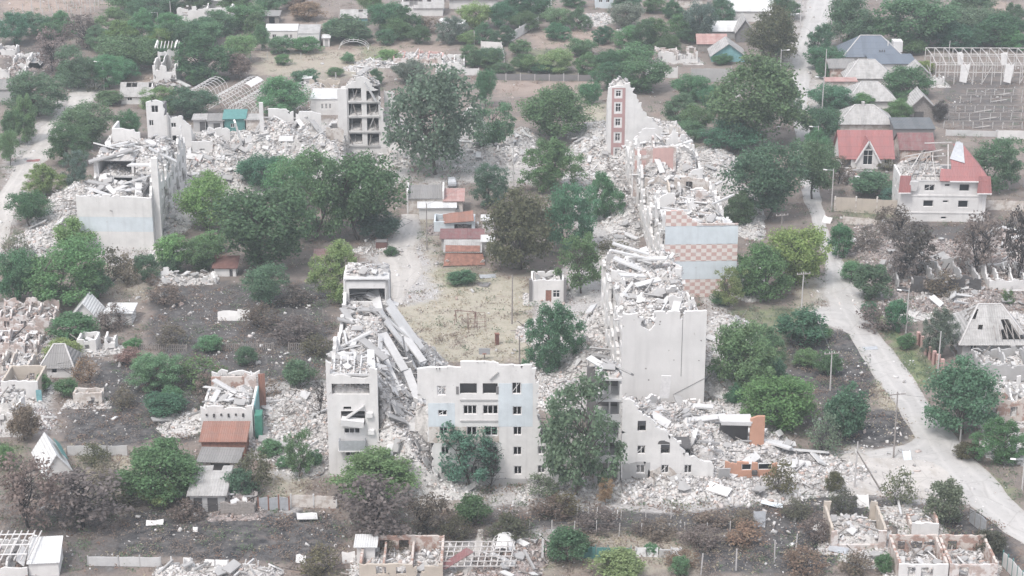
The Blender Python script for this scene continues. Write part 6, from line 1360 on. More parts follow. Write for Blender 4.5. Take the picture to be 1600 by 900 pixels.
house(303, 322, 206, 4, 2.6, 'flat', 0.5, 'grey', 'r_grey', 'grey block shed behind the flattened row, next to an open one', cat='shed', name='shed', door='0.5-0.95@0-2.2', doorm='soot_shade', rz=3)
house(326, 349, 207, 4, 2.5, 'shed', 3.0, 'grey', 'r_dark', 'open fronted grey shed behind the flattened row', cat='shed', name='shed', door='0.35-0.8@0-2', doorm='soot_shade', rz=3)  # black panel fills the open front, painted for the shade inside
house(351, 383, 206, 4.5, 2.8, 'shed', 3.6, 'teal', 'teal', 'bright teal painted shed behind the flattened row', cat='shed', name='shed', rz=3, wins='0.3-0.5@0.9-1.8')
house(385, 404, 206, 4, 2.6, 'flat', 0.5, 'cream', 'r_grey', 'cream shed at the corner of the teal painted shed', cat='shed', name='shed', rz=3)
# upper middle
house(416, 465, 66, 6, 3.0, 'gx', 1.0, 'white', 'r_white', 'white cottage with small windows, the taller half of a pair', wins='0.2-0.32@1-2 0.58-0.7@1-2 0.76-0.84@1-2', ov=0.15)
house(466, 499, 74, 6, 3.4, 'shed', 4.4, 'white', 'r_grey', 'white cottage half with lean to roof beside the taller half', wins='0.0-0.0@0-0.1' and '0.65-0.8@1.2-2.2', ov=0.1)
house(505, 515, 73, 2, 2.2, 'shed', 2.6, 'white', 'r_white', 'narrow white outhouse beside the pair of white cottages', cat='outhouse', name='outhouse', door='0.3-0.8@0-1.8', doorm='grey')
house(410, 436, 37, 4, 2.0, 'shed', 2.6, 'wood', 'r_dark', 'grey timber shed above the pair of white cottages', cat='shed', name='shed', door='0.4-0.75@0-1.7', doorm='dark')
house(533, 572, 40, 6, 2.2, 'gx', 1.4, 'tealb', 'r_grey', 'small house with faded teal front and battered grey roof', holes=0.1, wins='0.5-0.65@0.9-1.7')
house(628, 692, 25, 8, 2.4, 'gx', 3.2, 'white', 'r_grey', 'pale house whose roof shows a grid of bare rafters', holes=0.45)
house(702, 778, 14, 9, 3.0, 'gx', 2.2, 'white', 'r_grey', 'house with a long plain grey roof at the top edge', ov=0.6)
house(684, 722, 52, 4, 2.6, 'shed', 3.0, 'white', 'r_white', 'white tapering shed between the rafter roof and the vines', cat='shed', name='shed', rz=-14)
ruin(614, 692, 100, 8, 1.6, 'collapsed pink brick cottage reduced to wall stumps', wall='pinkw', inner='rose', n=8, cross=3, fill=0.7)
ruin(690, 726, 113, 6, 3.0, 'white broken annex with dark windows beside the collapsed pink cottage', wins='0.15-0.3@0.9-2.2 0.4-0.55@0.9-2.2', n=8, fill=1.4)
mound('rubble', 'scattered roof sheets and planks at the end of the collapsed pink cottage', [(590, 100, 6, 4, 0.9), (560, 108, 4, 3, 0.6)], 302, 6, 12, kinds='plate plank beam')
house(486, 531, 180, 8, 3.6, 'flat', 1.2, 'white', 'r_white', 'long white building behind the stairwell tower with a row of dark windows', wins='0.36-0.44@1.4-2.6 0.5-0.58@1.4-2.6 0.63-0.71@1.4-2.6', ov=0.2)
ruin(480, 528, 152, 6, 2.6, 'low tan ruin with battered walls behind the long white building', wall='tan', n=5)
house(475, 486, 140, 2.4, 2.6, 'flat', 0.3, 'white', 'r_white', 'tiny white kiosk with one dark opening beside the hoop greenhouses', cat='kiosk', name='kiosk', wins='0.3-0.7@1.2-2')
ruin(830, 862, 20, 5, 3.6, 'pale gabled wall remnant at the top edge of the ploughed plot', n=2, cross=0, rag_=1.2)
house(930, 958, 13, 5, 3.6, 'flat', 0.4, 'blue', 'r_white', 'white and pale blue house front at the top edge above scattered debris', wins='0.2-0.4@1.6-2.6 0.6-0.8@1.6-2.6')
mound('rubble', 'white rubbish heap under the pale blue house front', [(935, 30, 6, 6, 1.0), (925, 38, 4, 3, 0.5), (990, 48, 5, 3, 0.5)], 303, 6, 8)
house(1058, 1104, 12, 6, 2.6, 'gx', 2.2, 'cream', 'r_red', 'house with a bright orange red roof at the top edge')
house(1140, 1208, 34, 10, 3.0, 'gx', 2.8, 'white', 'r_white', 'large pale roofed house at the top edge beside the road trees')
house(1108, 1152, 61, 6, 2.2, 'gx', 1.8, 'grey', 'r_white', 'low house with a whitish roof above the teal gable')
house(1150, 1176, 66, 7, 2.8, 'gy', 3.0, 'dgrey', 'r_grey', 'grey gabled barn next to the low whitish roof', cat='barn', name='barn')
house(1090, 1134, 82, 5, 2.4, 'gx', 1.7, 'wood', 'r_pinkr', 'shed with a striped faded red roof beside the teal gable', cat='shed', name='shed')
house(1112, 1163, 97, 7, 1.8, 'gy', 2.8, 'tealb', 'r_grey', 'house with a triangular teal gable and grey roof', ov=0.5)
ruin(1025, 1090, 99, 6, 3.0, 'pale roofless house with dark window holes behind the white yard wall', wins='0.1-0.16@1-1.8 0.62-0.76@1-2.4 0.84-0.96@1-2.4', inner='pinkw', n=6)
# right of the road
def blue_house():
    o, w = house(1319, 1408, 101, 10, 2.4, 'hip', 3.6, 'white', 'r_blue', 'house with a large slate blue hipped roof', ov=0.6)
    q = MB(); q.box(w - 1.6, 2.6, 2.4, w + 0.6, 5.4, 5.0); q.build('dormer', M['white'], o)
    q = MB(); q.bar((w * 0.78, 2.4, 3.8), (w * 0.78, 2.4, 5.2), 0.22); q.build('vent_pipe', M['white'], o)
    for k in range(3): q = MB(); q.bar((w * 0.62 + k * 0.55, 0.6, 3.0), (w * 0.62 + k * 0.55, 0.6, 3.5), 0.18); q.build('roof_vent', M['soot_shade'], o)
blue_house()
house(1362, 1430, 114, 8, 2.2, 'shed', 2.6, 'white', 'r_blue', 'lower annex with a plain slate blue roof below the hipped one', ov=0.4)
house(1296, 1334, 125, 7, 3.0, 'gx', 1.2, 'brick', 'r_dark', 'old house with dark flat pitched roof and brick wall by the roadside', wins='0.5-0.65@1-2', ov=0.4)
house(1322, 1392, 134, 9, 2.2, 'hip', 2.9, 'white', 'r_grey', 'grey hipped asbestos roof just below the slate blue annex', ov=0.6)
house(1290, 1337, 142, 2.4, 2.2, 'shed', 2.5, 'cream', 'r_pinkr', 'low shed with a long faded red strip roof by the roadside', cat='shed', name='shed')
house(1326, 1397, 170, 9, 2.2, 'hip', 2.8, 'white', 'r_grey', 'grey hipped roof between the red strip roof and the timber gable', ov=0.6)
house(1312, 1394, 207, 8, 2.3, 'hip', 2.7, 'cream', 'r_grey', 'grey hipped roof pressed against the red tiled roof', ov=0.6, chim=(0.45, 0.45, 3.2))
house(1420, 1458, 187, 6, 3.0, 'gy', 2.6, 'wood', 'r_grey', 'sagging shed with a grey timber gable and collapsed front', cat='shed', name='shed', holes=0.08, ov=0.7, door='0.2-0.6@0-1.8', doorm='soot_shade')
house(1418, 1452, 130, 5, 2.2, 'gy', 2.2, 'wood', 'r_grey', 'small gabled outbuilding with grey timber front beside the blue annex', cat='shed', name='shed', ov=0.4)
ruin(1440, 1475, 135, 4, 2.2, 'white broken hut beside the small gabled outbuilding', n=3, cross=0, rag_=0.8)
house(1397, 1459, 219, 6, 2.4, 'shed', 3.2, 'dgrey', 'r_slate', 'garage with a dark slate sheet roof beside the red tiled roof', cat='garage', name='garage', ov=0.2)
house(1406, 1458, 252, 7, 2.6, 'gx', 2.4, 'brick', 'r_maroon', 'outbuilding with a dull maroon roof behind the villa', cat='shed', name='shed', ov=0.3)
def red_gable():
    p, w = local(1313, 1394, 263); o = empty('house', p, 0, 'house with a red tiled roof and a white gable holding a tall window', 'house')
    d = 8.5; h = 2.4
    mb = MB(); dh = parse_wins('0.06-0.2@0.2-2.2 0.84-0.94@0.9-2', w)
    mb.wall((0, 0), (w, 0), h, 0.3, dh); mb.wall((w, 0.31), (w, d - .31), h, 0.3); mb.wall((w, d), (0, d), h, 0.3); mb.wall((0, d - .31), (0, 0.31), h, 0.3); mb.build('wall', M['white'], o)
    put_window(o, (0, 0), (w, 0), dh[1], 'two'); q = MB(); q.box(dh[0][0], 0.2, 0.2, dh[0][1], 0.29, 2.2); q.build('door', M['soot_shade'], o)
    roof_parts(o, 'gx', w, d, h, 4.3, 0.4, 'r_red', 'white', 0, 1)
    a, b = w * 0.30, w * 0.72; z = 5.6; m_ = (a + b) / 2
    q = MB(); y = -0.55
    us = [a + (b - a) * i / 20 for i in range(21)]; tp = lambda u: z - abs(u + a - m_) * (z - 1.6) / ((b - a) / 2)
    hw = [((b - a) / 2 - 0.95, (b - a) / 2 + 0.95, 0.9, 3.9)]
    q.wall((a, y), (b, y), z, 0.25, hw, lambda u: z - abs(u - (b - a) / 2) * (z - 1.7) / ((b - a) / 2), 0, cell=0.22); q.build('gable', M['white'], o); put_window(o, (a, y), (b, y), hw[0], 'cross')
    q = MB(); q.wall((m_ - 0.6, y - 0.02), (m_ + 0.6, y - 0.02), 5.0, 0.02, (), lambda u: 5.0 - abs(u - 0.6) * 1.4, 0, z0=4.15, cell=0.1); q.build('attic_vent', M['dgrey'], o)
    for s_, x in ((1, a), (-1, b)):
        x2 = x - s_ * 0.35
        q = MB(); P = [(x2, y - 0.3, 1.45), (m_, y - 0.3, z + 0.35), (m_, 3.4, z + 0.35), (x2, 1.2, 1.45)]
        if s_ < 0: P = [P[1], P[0], P[3], P[2]]
        q.patch(*P, 0.14, [0, .5, 1], [0, .5, 1]); q.build('dormer_roof', M['r_red'], o)
        q = MB(); q.bar((x2, y - 0.34, 1.38), (m_, y - 0.34, z + 0.28), 0.1, 0.3); q.build('bargeboard', M['frame'], o)
red_gable()
mound('rubble', 'brick rubble heap before the house with the white gable', [(1335, 278, 6, 4, 1.2), (1350, 285, 4, 3, 1.0)], 304, 7, 8, ('brubbase', 'brub'))
def villa():
    p, w = local(1405, 1537, 346); o = empty('villa', p, R(-1.5), 'two storey white villa with a half burnt red mansard roof', 'house')
    d = 10.0; h = 7.9; s, v = S(346), vm(346); U = lambda x: (x - 1405) / s; Z = lambda y: (346 - y) / v
    hs = [hole(U, Z, *a) for a in ((1440, 1456, 289, 299), (1471, 1480, 288, 292), (1494, 1510, 288, 299), (1440, 1456, 313, 323), (1470, 1479, 313, 317), (1494, 1510, 313, 324), (1469, 1478, 338, 342))]
    mb = MB(); mb.wall((0, 0), (w, 0), h, 0.35, hs); mb.wall((w, .36), (w, d - .36), h, .35); mb.wall((w, d), (0, d), h, .35); mb.wall((0, d - .36), (0, .36), h, .35, [(2, 3.4, 4.6, 6.2), (5, 6.4, 4.6, 6.2), (2, 3.4, 1.4, 3), (5, 6.4, 1.4, 3)]); mb.build('wall', M['white'], o)
    for hh in hs: put_window(o, (0, 0), (w, 0), hh, 'broken' if hh is hs[0] else 'plain', True, 0.15)
    for z in (Z(306), Z(332), Z(283)): q = MB(); q.box(-0.08, -0.1, z - 0.12, w + 0.08, -0.003, z + 0.12); q.build('ledge', M['white'], o)
    for x in (0.5, w - 0.7): q = MB(); q.box(x, -0.16, 0.2, x + 0.14, -0.004, h); q.build('downpipe', M['frame'], o)
    rx0, rx1, rz = w * 0.36, w * 0.74, 13.4
    nu, nv = 14, 6; us = [i / nu for i in range(nu + 1)]; vs = [i / nv for i in range(nv + 1)]
    q = MB(); q.patch((-0.5, -0.6, h + 0.1), (w + 0.5, -0.6, h + 0.1), (rx1, d / 2, rz), (rx0, d / 2, rz), 0.16, us, vs, lambda u, v_: u > 0.43 + 0.28 * v_ * (v_ > 0.25), 0.2); q.build('roof', M['r_red'], o)
    q = MB(); q.patch((w + 0.5, -0.6, h + 0.1), (w + 0.5, d + 0.6, h + 0.1), (rx1, d / 2, rz), (rx1, d / 2, rz), 0.16, us, vs); q.build('roof', M['r_red'], o)
    for x0, x1 in ((-0.7, 1.5), (w - 2.0, w + 0.7)):
        q = MB(); q.patch((x0, -1.1, 5.9), (x1, -1.1, 5.9), (x1 - (0.3 if x0 > 0 else 0), -0.3, 8.9), (x0 + 0.3, -0.3, 8.9), 0.15, [0, .5, 1], [0, .5, 1]); q.build('eave_flap', M['r_red'], o)
        q = MB(); q.box(x0, -1.2, 5.7, x1, -1.08, 5.9); q.build('gutter', M['frame'], o)
    q = MB(); q.bar((w * 0.55, -0.68, h + 0.02), (w - 1.8, -0.68, h + 0.02), 0.14, 0.22); q.build('gutter', M['frame'], o)
    q = MB(); q.patch((w * 0.57, 2.6, 11.3), (w * 0.74, 1.9, 10.7), (w * 0.74, 5.0, 13.7), (w * 0.66, 5, 13.9), 0.1, [0, .25, .5, .75, 1], [0, .3, .6, 1], None, 0.1); q.build('torn_roof_lining', M['metal'], o)
    r = random.Random(5)
    for i in range(8): x = 0.4 + i * 0.95; q = MB(); q.bar((x, 0.0, h), (x + (rx0 - x) * 0.6 + r.uniform(-.3, .3), d / 2 - r.uniform(0, 2), h + r.uniform(1.5, 4.6)), 0.16); q.build('rafter', M['wood' if i % 3 else 'pwood'], o)
    for i in range(8): x = 0.4 + i * 0.95; q = MB(); q.bar((x, d, h), (x + (rx0 - x) * 0.5 + r.uniform(-.4, .4), d / 2 + r.uniform(0, 1), h + r.uniform(2, 5)), 0.16); q.build('rafter', M['charwood' if i % 2 else 'wood'], o)
    for a, b in (((0, 3, h + 1.6), (7, 3.5, h + 2.0)), ((1, 5, h + 3), (8, 5, h + 4.4)), ((4.5, 5, h + 5.6), (9.5, 5, h + 5.8)), ((0.5, 1, h + 0.6), (7.4, 0.6, h + 0.9)), ((8.4, 0.5, h), (8.8, 5, h + 5.4)), ((2, 7, h + 2), (9, 7.5, h + 2.5))): q = MB(); q.bar(a, b, 0.18); q.build('purlin', M['pwood'], o)
    q = MB(); q.box(0.4, 0.4, h - 0.2, w - 0.4, d - 0.4, h + 0.02); q.build('attic_floor', M['dgrey'], o)
    hf = lambda X, Y: 0.7 * (X > .5) * (X < w * .55) * (Y > .5) * (Y < d - .5); rb = rubble(o, (0.4, w * .55, .4, d - .4), hf, 6, 77, rough=0.4, smax=.6); rb.location.z = h + 0.05; slabs(rb, (1, w * .5, 1, d - 1), hf, 10, 78, 'plate beam', scale=(.4, .7))
    q = MB(); q.obox((2.0, -0.6, 7.0), (1.5, 0.14, 2.0), (0.2, 0.1, 0.05)); q.build('hanging_panel', M['frame'], o)
villa()
ruin(1402, 1532, 458, 9, 3.4, 'burnt out roofless house with black walls among the charred trees', wall='soot_shade', inner='grey', burnt=True, wins='0.1-0.16@0.8-2.2 0.3-0.36@0.8-2.4 0.55-0.62@0.8-2.4 0.8-0.86@0.8-2.4', n=12, cross=4, rag_=0.9)
mound('rubble', 'burnt brick debris covering the yard below the villa', [(1370, 390, 6, 8, 1.2), (1420, 410, 8, 6, 1.4), (1490, 400, 9, 9, 1.2), (1560, 420, 9, 12, 1.5), (1590, 380, 7, 8, 1.2), (1540, 470, 10, 5, 1.2), (1460, 480, 10, 4, 1.0), (1390, 440, 5, 5, 1.0), (1380, 360, 5, 5, 0.8)], 305, 5, 46, ('brubbase', 'brub'))
ruin(1545, 1605, 455, 9, 2.6, 'burnt hut with white leftovers at the picture edge of the charred yard', wall='white', burnt=True, n=8, cross=2, rag_=1.0)
def damaged_hip():
    o, w = house(1502, 1602, 562, 10, 3.2, 'hip', 4.0, 'grey', 'r_grey', 'grey hipped roof with a ladder of bare battens beside the brick post fence', ov=0.7, holes=0.2, wins='0.12-0.22@1.2-2.4')
    for i in range(6): q = MB(); q.bar((w * 0.5 + i * 0.9, -0.5, 3.6), (w * 0.5 + i * 0.9, 1.6, 5.0), 0.12); q.build('rafter', M['wood'], o)
damaged_hip()
ruin(1530, 1610, 600, 7, 3.6, 'grey wrecked annex with slumped roof below the ladder of battens', wall='grey', n=12, cross=1, rag_=1.0, fill=1.8)
ruin(1542, 1612, 662, 8, 4.4, 'wrecked brick house slumped at the picture edge', wall='brick', inner='white', n=14, cross=2, rag_=1.2, fill=2.2, wins='0.1-0.2@1-2.4 0.5-0.65@1-2.6')
mound('rubble', 'pale debris between the brick post fence and the picture edge', [(1550, 500, 8, 4, 0.8), (1500, 470, 8, 5, 0.9), (1420, 490, 5, 4, .5), (1590, 520, 6, 5, 1.0), (1585, 700, 5, 6, .8)], 306, 6, 24)
# left side
house(109, 154, 505, 5, 0.8, 'gy', 2.7, 'white', 'r_white', 'small white house with a tent shaped roof and teal porch', ov=0.3, door='0.35-0.75@0-0.7', doorm='tealb')
house(166, 206, 508, 4, 2.0, 'flat', 0.4, 'white', 'r_white', 'low flat white shed beside the tent shaped roof', cat='shed', name='shed', door='0.45-0.6@0-1.7', doorm='soot_shade')
ruin(121, 151, 552, 3.5, 2.2, 'small white box ruin with one dark window', wins='0.4-0.65@0.6-1.4', n=2, cross=0, rag_=0.25)
ruin(164, 180, 549, 2.5, 2.2, 'white wall stump beside the small box ruin', n=1, cross=0, rag_=0.9)
house(66, 114, 590, 5.5, 1.9, 'hip', 2.4, 'white', 'r_dark', 'white cottage with a steep grey hipped roof', wins='0.32-0.5@0.7-1.6', style='plain')
def walled():
    o, w = ruin(4, 61, 627, 6, 3.2, 'roofless white walled house with an ochre room inside', wall='white', inner='tan', wins='0.52-0.66@0.9-2.0', n=5, rag_=0.15, cross=0)
    q = MB(); q.box(w - 0.2, -0.55, 0.1, w + 0.6, -0.45, 2.0); q.build('door', M['tealb'], o)
walled()
ruin(-22, 26, 676, 6, 4.0, 'white house corner with grey roof wreckage at the picture edge', wins='0.5-0.62@1-2', n=6, fill=3.2)
ruin(-10, 78, 520, 8, 2.6, 'pale brick ruin with long wall stumps at the picture edge under the trees', wall='pinkw', burnt=True, n=16, cross=3, wins='0.2-0.3@0.8-2 0.5-0.6@.8-2', rag_=1.3, fill=1.2)
ruin(-10, 56, 558, 7, 2.4, 'middle row of pale brick wall stumps at the picture edge', wall='pinkw', n=14, cross=2, rag_=1.3, fill=1.3, burnt=True)
ruin(0, 46, 590, 6, 2.6, 'pale brick ruin behind the ochre room', wall='cream', n=8, cross=1, rag_=0.9, fill=1.2, wins='0.5-0.7@0.8-2')
ruin(115, 160, 633, 2.0, 1.9, 'short length of cream walls standing on the burnt garden', wall='cream', n=1, cross=1, rag_=0.2, fill=0.3, beams=0)
def rubble_topped():
    p, w = local(316, 396, 690); o = empty('ruined_house', p, R(2), 'long white house with rubble in place of its roof', 'ruined house'); d = 10
    mb = MB(); mb.wall((0, 0), (w, 0), 5.6, .35, (), ragged(4, lambda u: 5.2, .2), .1); mb.wall((w, .36), (w, d), 4.4, .35); mb.wall((0, d), (0, .36), 4.4, .35, (), ragged(2, lambda u: 4.0, .3), .15); mb.build('wall', M['white'], o); mb = MB(); mb.wall((w, d + 3), (0.2, d + 3), 5.6, .35, (), ragged(3, lambda u: 5.0, .5), .15); mb.build('back_wall', M['white'], o)
    q = MB(); q.wall((0.4, d), (w * .72, d), 5.4, 0.3); q.build('brick_wall', M['brick'], o)
    q = MB(); q.wall((w * .74, d - 1), (w * .98, d - 1), 6.6, 0.3, (), ragged(3, lambda u: 6.2, .4), .2); q.build('brick_wall', M['pinkw'], o)
    hf = lambda X, Y: np.interp(Y, [0.3, 2, d, d + 3], [4.6, 5.0, 3.8, 5.0]) * (X > .3) * (X < w - .3)
    rubble(o, (.2, w - .2, .3, d + 2.8), hf, 8, 91, rough=0.6); slabs(o, (.8, w - .8, 1, d + 2), hf, 22, 92, 'plate beam plank', scale=(.5, .8))
    for k in range(6): q = MB(); q.box(0.7 + k * 1.0, -0.12, 3.9 - (k % 2) * .2, 0.95 + k * 1.0, -0.003, 4.2); q.build('beam_end', M['charwood'], o)
    q = MB(); q.box(w + .05, 2.4, 0.2, w + .15, 9, 4.4); q.build('side_panel', M['tealb'], o); q = MB(); q.box(w + .3, -0.4, 0.2, w + 1.3, 1.6, 4.0); q.build('side_panel', M['green'], o); q = MB(); q.box(w + .06, 9.5, 1, w + 1.0, 9.7, 6.0); q.build('rust_panel', M['r_rust'], o)
rubble_topped()
mound('rubble', 'pinkish brick rubble beside the long white house', [(300, 660, 5, 4, 1.0), (280, 672, 3, 3, .5), (420, 640, 4, 5, 1.2)], 307, 8, 6)
house(316, 384, 716, 4, 2.5, 'shed', 3.6, 'rust', 'r_rust', 'rust red shed with sloping red sheet roof', cat='shed', name='shed', ov=0.3)
house(312, 372, 738, 3.5, 1.6, 'shed', 2.0, 'pinkw', 'r_dark', 'dark sagging lean to roof under the rust red shed', cat='shed', name='shed', rz=-3, door='0.3-0.8@0-1.4', doorm='soot_shade')
house(298, 352, 800, 6, 2.4, 'shed', 3.6, 'grey', 'r_grey', 'grey asbestos roofed shed with open front and white boards', cat='shed', name='shed', holes=0.08, door='0.1-0.35@0-2 0.5-0.8@0-2', doorm='soot_shade')  # both black panels are painted shade in the open front
ruin(345, 398, 806, 4, 2.0, 'clutter filled hut with a rust red front panel', wall='wood', burnt=True, n=6, cross=0, fill=1.2)
def tent_wreck():
    o, w = house(70, 112, 752, 7.5, 1.2, 'gy', 2.4, 'white', 'r_white', 'tilted white tent like wreck with a teal stripe across its roof', cat='shed', name='shed', rz=24, ov=0.2)
    q = MB(); q.patch((w + .02, 1.2, 2.0), (w + .02, 6.6, 2.0), (w * .78, 6.6, 3.0), (w * .78, 1.2, 3.0), .05, [0, .3, .6, 1], [0, 1], None, .1); s_ = q.build('teal_stripe', M['teal'], o); s_.location.z = 0.0
tent_wreck()
def white_sheet_roof():
    o, w = house(46, 92, 902, 4.5, 1.8, 'shed', 3.0, 'white', 'r_white', 'shed covered by bent white roof sheets near the bottom corner', cat='shed', name='shed', ov=0.2, rz=6)
white_sheet_roof()
def raftered():
    o, w = ruin(-20, 44, 905, 6, 2.6, 'open roof frame of white rafters at the bottom corner', wall='white', burnt=True, n=4, cross=1)
    for i in range(7): q = MB(); q.bar((0.3 + i * .8, -.3, 2.7), (0.8 + i * .8, 5.6, 3.6), .14); q.build('rafter', M['pwood'], o)
    for y in (0.6, 2.6, 4.8): q = MB(); q.bar((0, y, 2.9 + y * .12), (w, y, 3.0 + y * .12), .12); q.build('purlin', M['frame'], o)
    q = MB(); q.obox((w - 1, 2, 2.2), (1.2, 3.4, .08), (.2, .8, .2)); q.build('bent_sheet', M['frame'], o)
raftered()
# yard
def gable_garage():
    p, w = local(638, 692, 334); o = empty('garage', p, R(1), 'white garage with dark low roof between two raised end walls', 'garage'); d = 5.5
    q = MB(); q.wall((0, 0), (w, 0), 3.0, .3); q.build('front_wall', M['cream'], o); q = MB(); q.wall((w, d), (0, d), 3.6, .3); q.build('back_wall', M['cream'], o)
    for x in (-.25, w - .05): q = MB(); q.box(x, -.15, 0, x + .3, d + .1, 4.4); q.build('end_wall', M['white'], o)
    q = MB(); q.patch((.06, -.25, 3.02), (w - .06, -.25, 3.02), (w - .06, d, 3.9), (.06, d, 3.9), .15, [i / 6 for i in range(7)], [0, .5, 1]); q.build('roof', M['r_dark'], o)
gable_garage()
house(655, 711, 343, 4, 2.2, 'flat', 1.0, 'white', 'r_white', 'white garage box with pale flat roof in front of the dark roofed one', cat='garage', name='garage', rz=2)
house(695, 723, 335, 5, 2.6, 'shed', 3.4, 'cream', 'r_pinkr', 'shed with a faded red roof beside the white garages', cat='shed', name='shed', wins='0.6-0.8@0.8-1.8')
def wrecked_shed():
    o, w = ruin(678, 742, 364, 4.5, 2.2, 'wrecked tin shed with a peeled rusty roof sheet and dark inside', wall='blue', n=4, cross=0, burnt=True, rag_=.3, door='0.5-0.92@0-1.7')
    q = MB(); q.patch((w * .25, -.4, 2.0), (w * .98, -.6, 2.5), (w * .95, 3.5, 3.2), (w * .2, 3.6, 2.4), .07, [0, .2, .4, .6, .8, 1], [0, .5, 1], None, .15); q.build('roof_sheet', M['r_rust'], o)
wrecked_shed()
house(690, 754, 390, 4.5, 2.0, 'flat', 1.6, 'grey', 'r_maroon', 'grey tin shed with a dull reddish roof behind the rust red wreck', cat='shed', name='shed')
def rust_wreck():
    o, w = house(696, 750, 410, 4.0, 1.9, 'shed', 2.7, 'rust', 'r_grey', 'rust red shed wreck with its front sheets slumped outward', cat='shed', name='shed')
    q = MB(); q.patch((-.3, -2.2, .15), (w + .9, -1.6, .1), (w + .5, -.1, 1.8), (.1, -.1, 1.9), .07, [0, .2, .4, .6, .8, 1], [0, .5, 1], None, .25); q.build('slumped_sheet', M['rust'], o)
    q = MB(); q.patch((0, -.3, 2.1), (w, -.3, 2.1), (w, 1.6, 2.55), (0, 1.6, 2.6), .06, [0, .3, .6, 1], [0, 1], None, .1); q.build('roof_sheet', M['rust'], o)
    for x in (.2, w + .4): q = MB(); q.obox((x, -1.4, .6), (.5, .06, 1.2), (.6, .5, .2)); q.build('torn_edge', M['frame'], o)
rust_wreck()
house(754, 771, 364, 2.5, 2.4, 'flat', .4, 'white', 'r_white', 'small white metal locker shed, the one farther up the yard', cat='shed', name='shed', door='0.3-0.75@0-1.9', doorm='grey')
house(754, 772, 400, 3, 2.6, 'flat', .4, 'white', 'r_white', 'small white metal locker shed beside the rust red wreck', cat='shed', name='shed', door='0.3-0.75@0-1.9', doorm='grey')
house(492, 515, 419, 2.6, 1.8, 'shed', 2.5, 'grey', 'r_pinkr', 'grey hut with a striped pinkish roof at the edge of the grove', cat='shed', name='shed', door='0.2-0.8@0-1.6', doorm='metal')
house(335, 369, 432, 3, 1.5, 'shed', 2.6, 'white', 'brown', 'small shed with a brown sloping roof beside the white junk heap', cat='shed', name='shed', door='0.7-0.85@0-1.3', doorm='soot_shade')
def square_garage():
    o, w = ruin(830, 881, 473, 4.5, 4.0, 'square pale roofless garage with a red brown door and white window', wall='white', n=3, cross=0, rag_=.25, fill=3.4, beams=0, door='0.44-0.62@0-2.2', wins='0.66-0.88@0.9-2.2')
    q = MB(); q.box(w * .44, .1, 0, w * .62, .2, 2.2); q.build('door', M['rust'], o); put_window(o, (0, 0), (w, 0), (w * .66, w * .88, .9, 2.2), 'cross')
    for x in (-.35, w - .05): q = MB(); q.box(x, -.35, 0, x + .45, .4, 4.1); q.build('corner_pier', M['dgrey'], o)
square_garage()
# bottom right
ruin(1298, 1384, 858, 7, 2.5, 'roofless brick hut with tan back wall and pale rubble inside', wall='pinkw', inner='tan', n=10, cross=0, rag_=.25, fill=1.0, hb=3.2, beams=3, door='0.12-0.86@0.6-4')
ruin(1424, 1466, 838, 4, 2.0, 'small brick stump with white block wall beside the burnt plot', wall='white', inner='brick', n=4, cross=0, rag_=.4)
ruin(1403, 1480, 912, 7, 2.6, 'brick walled ruin with white boards fallen in, the half with dark openings', wall='white', inner='brick', n=14, cross=0, rag_=.2, fill=1.1, hb=3.0, wins='0.18-0.34@0.9-2.2 0.45-0.7@0.9-2.2')
ruin(1482, 1557, 912, 7, 2.6, 'orange brick ruin with one window hole, sharing a wall with the white board half', wall='pinkw', inner='brick', n=10, cross=0, rag_=.2, fill=1.1, hb=3.0, wins='0.2-0.4@0.9-2.2')
# bottom middle
def orange_house():
    o, w = ruin(562, 692, 908, 7, 2.3, 'tan brick house walls along the bottom edge with orange wall tops', wall='tan', inner='brick', n=8, cross=2, rag_=.25, wins='0.2-0.32@0.9-2 0.44-0.56@0.9-2', hb=2.6)
orange_house()
house(558, 586, 884, 2.6, 2.6, 'flat', .4, 'white', 'r_white', 'upright white metal box beside the tan brick house', cat='shed', name='shed')
def rafter_frame():
    p, w = local(684, 796, 900); o = empty('roof_frame', p, 0, 'pale grid of bare roof battens lying behind the tan brick house', 'roof frame')
    for i in range(12): q = MB(); q.bar((i * w / 11, 0, 1.2), (i * w / 11 + .6, 4.4, 2.3), .11); q.build('rafter', M['pwood'], o)
    for j in range(6): y = j * .85; q = MB(); q.bar((0, y, 1.32 + y * .25), (w + .5, y, 1.35 + y * .25), .1); q.build('batten', M['pwood'], o)
    for x in (.2, w * .5, w - .2):
        for y in (.3, 4.0): q = MB(); q.bar((x, y, 0), (x, y, 1.3 + y * .25), .16); q.build('post', M['wood'], o)
    q = MB(); q.patch((w * .02, .2, 1.3), (w * .1, -.6, 1.2), (w * .5, 2.2, 2.1), (w * .4, 3, 2.3), .06, [0, .5, 1], [0, .5, 1]); q.build('red_sheet', M['r_maroon'], o)
rafter_frame()
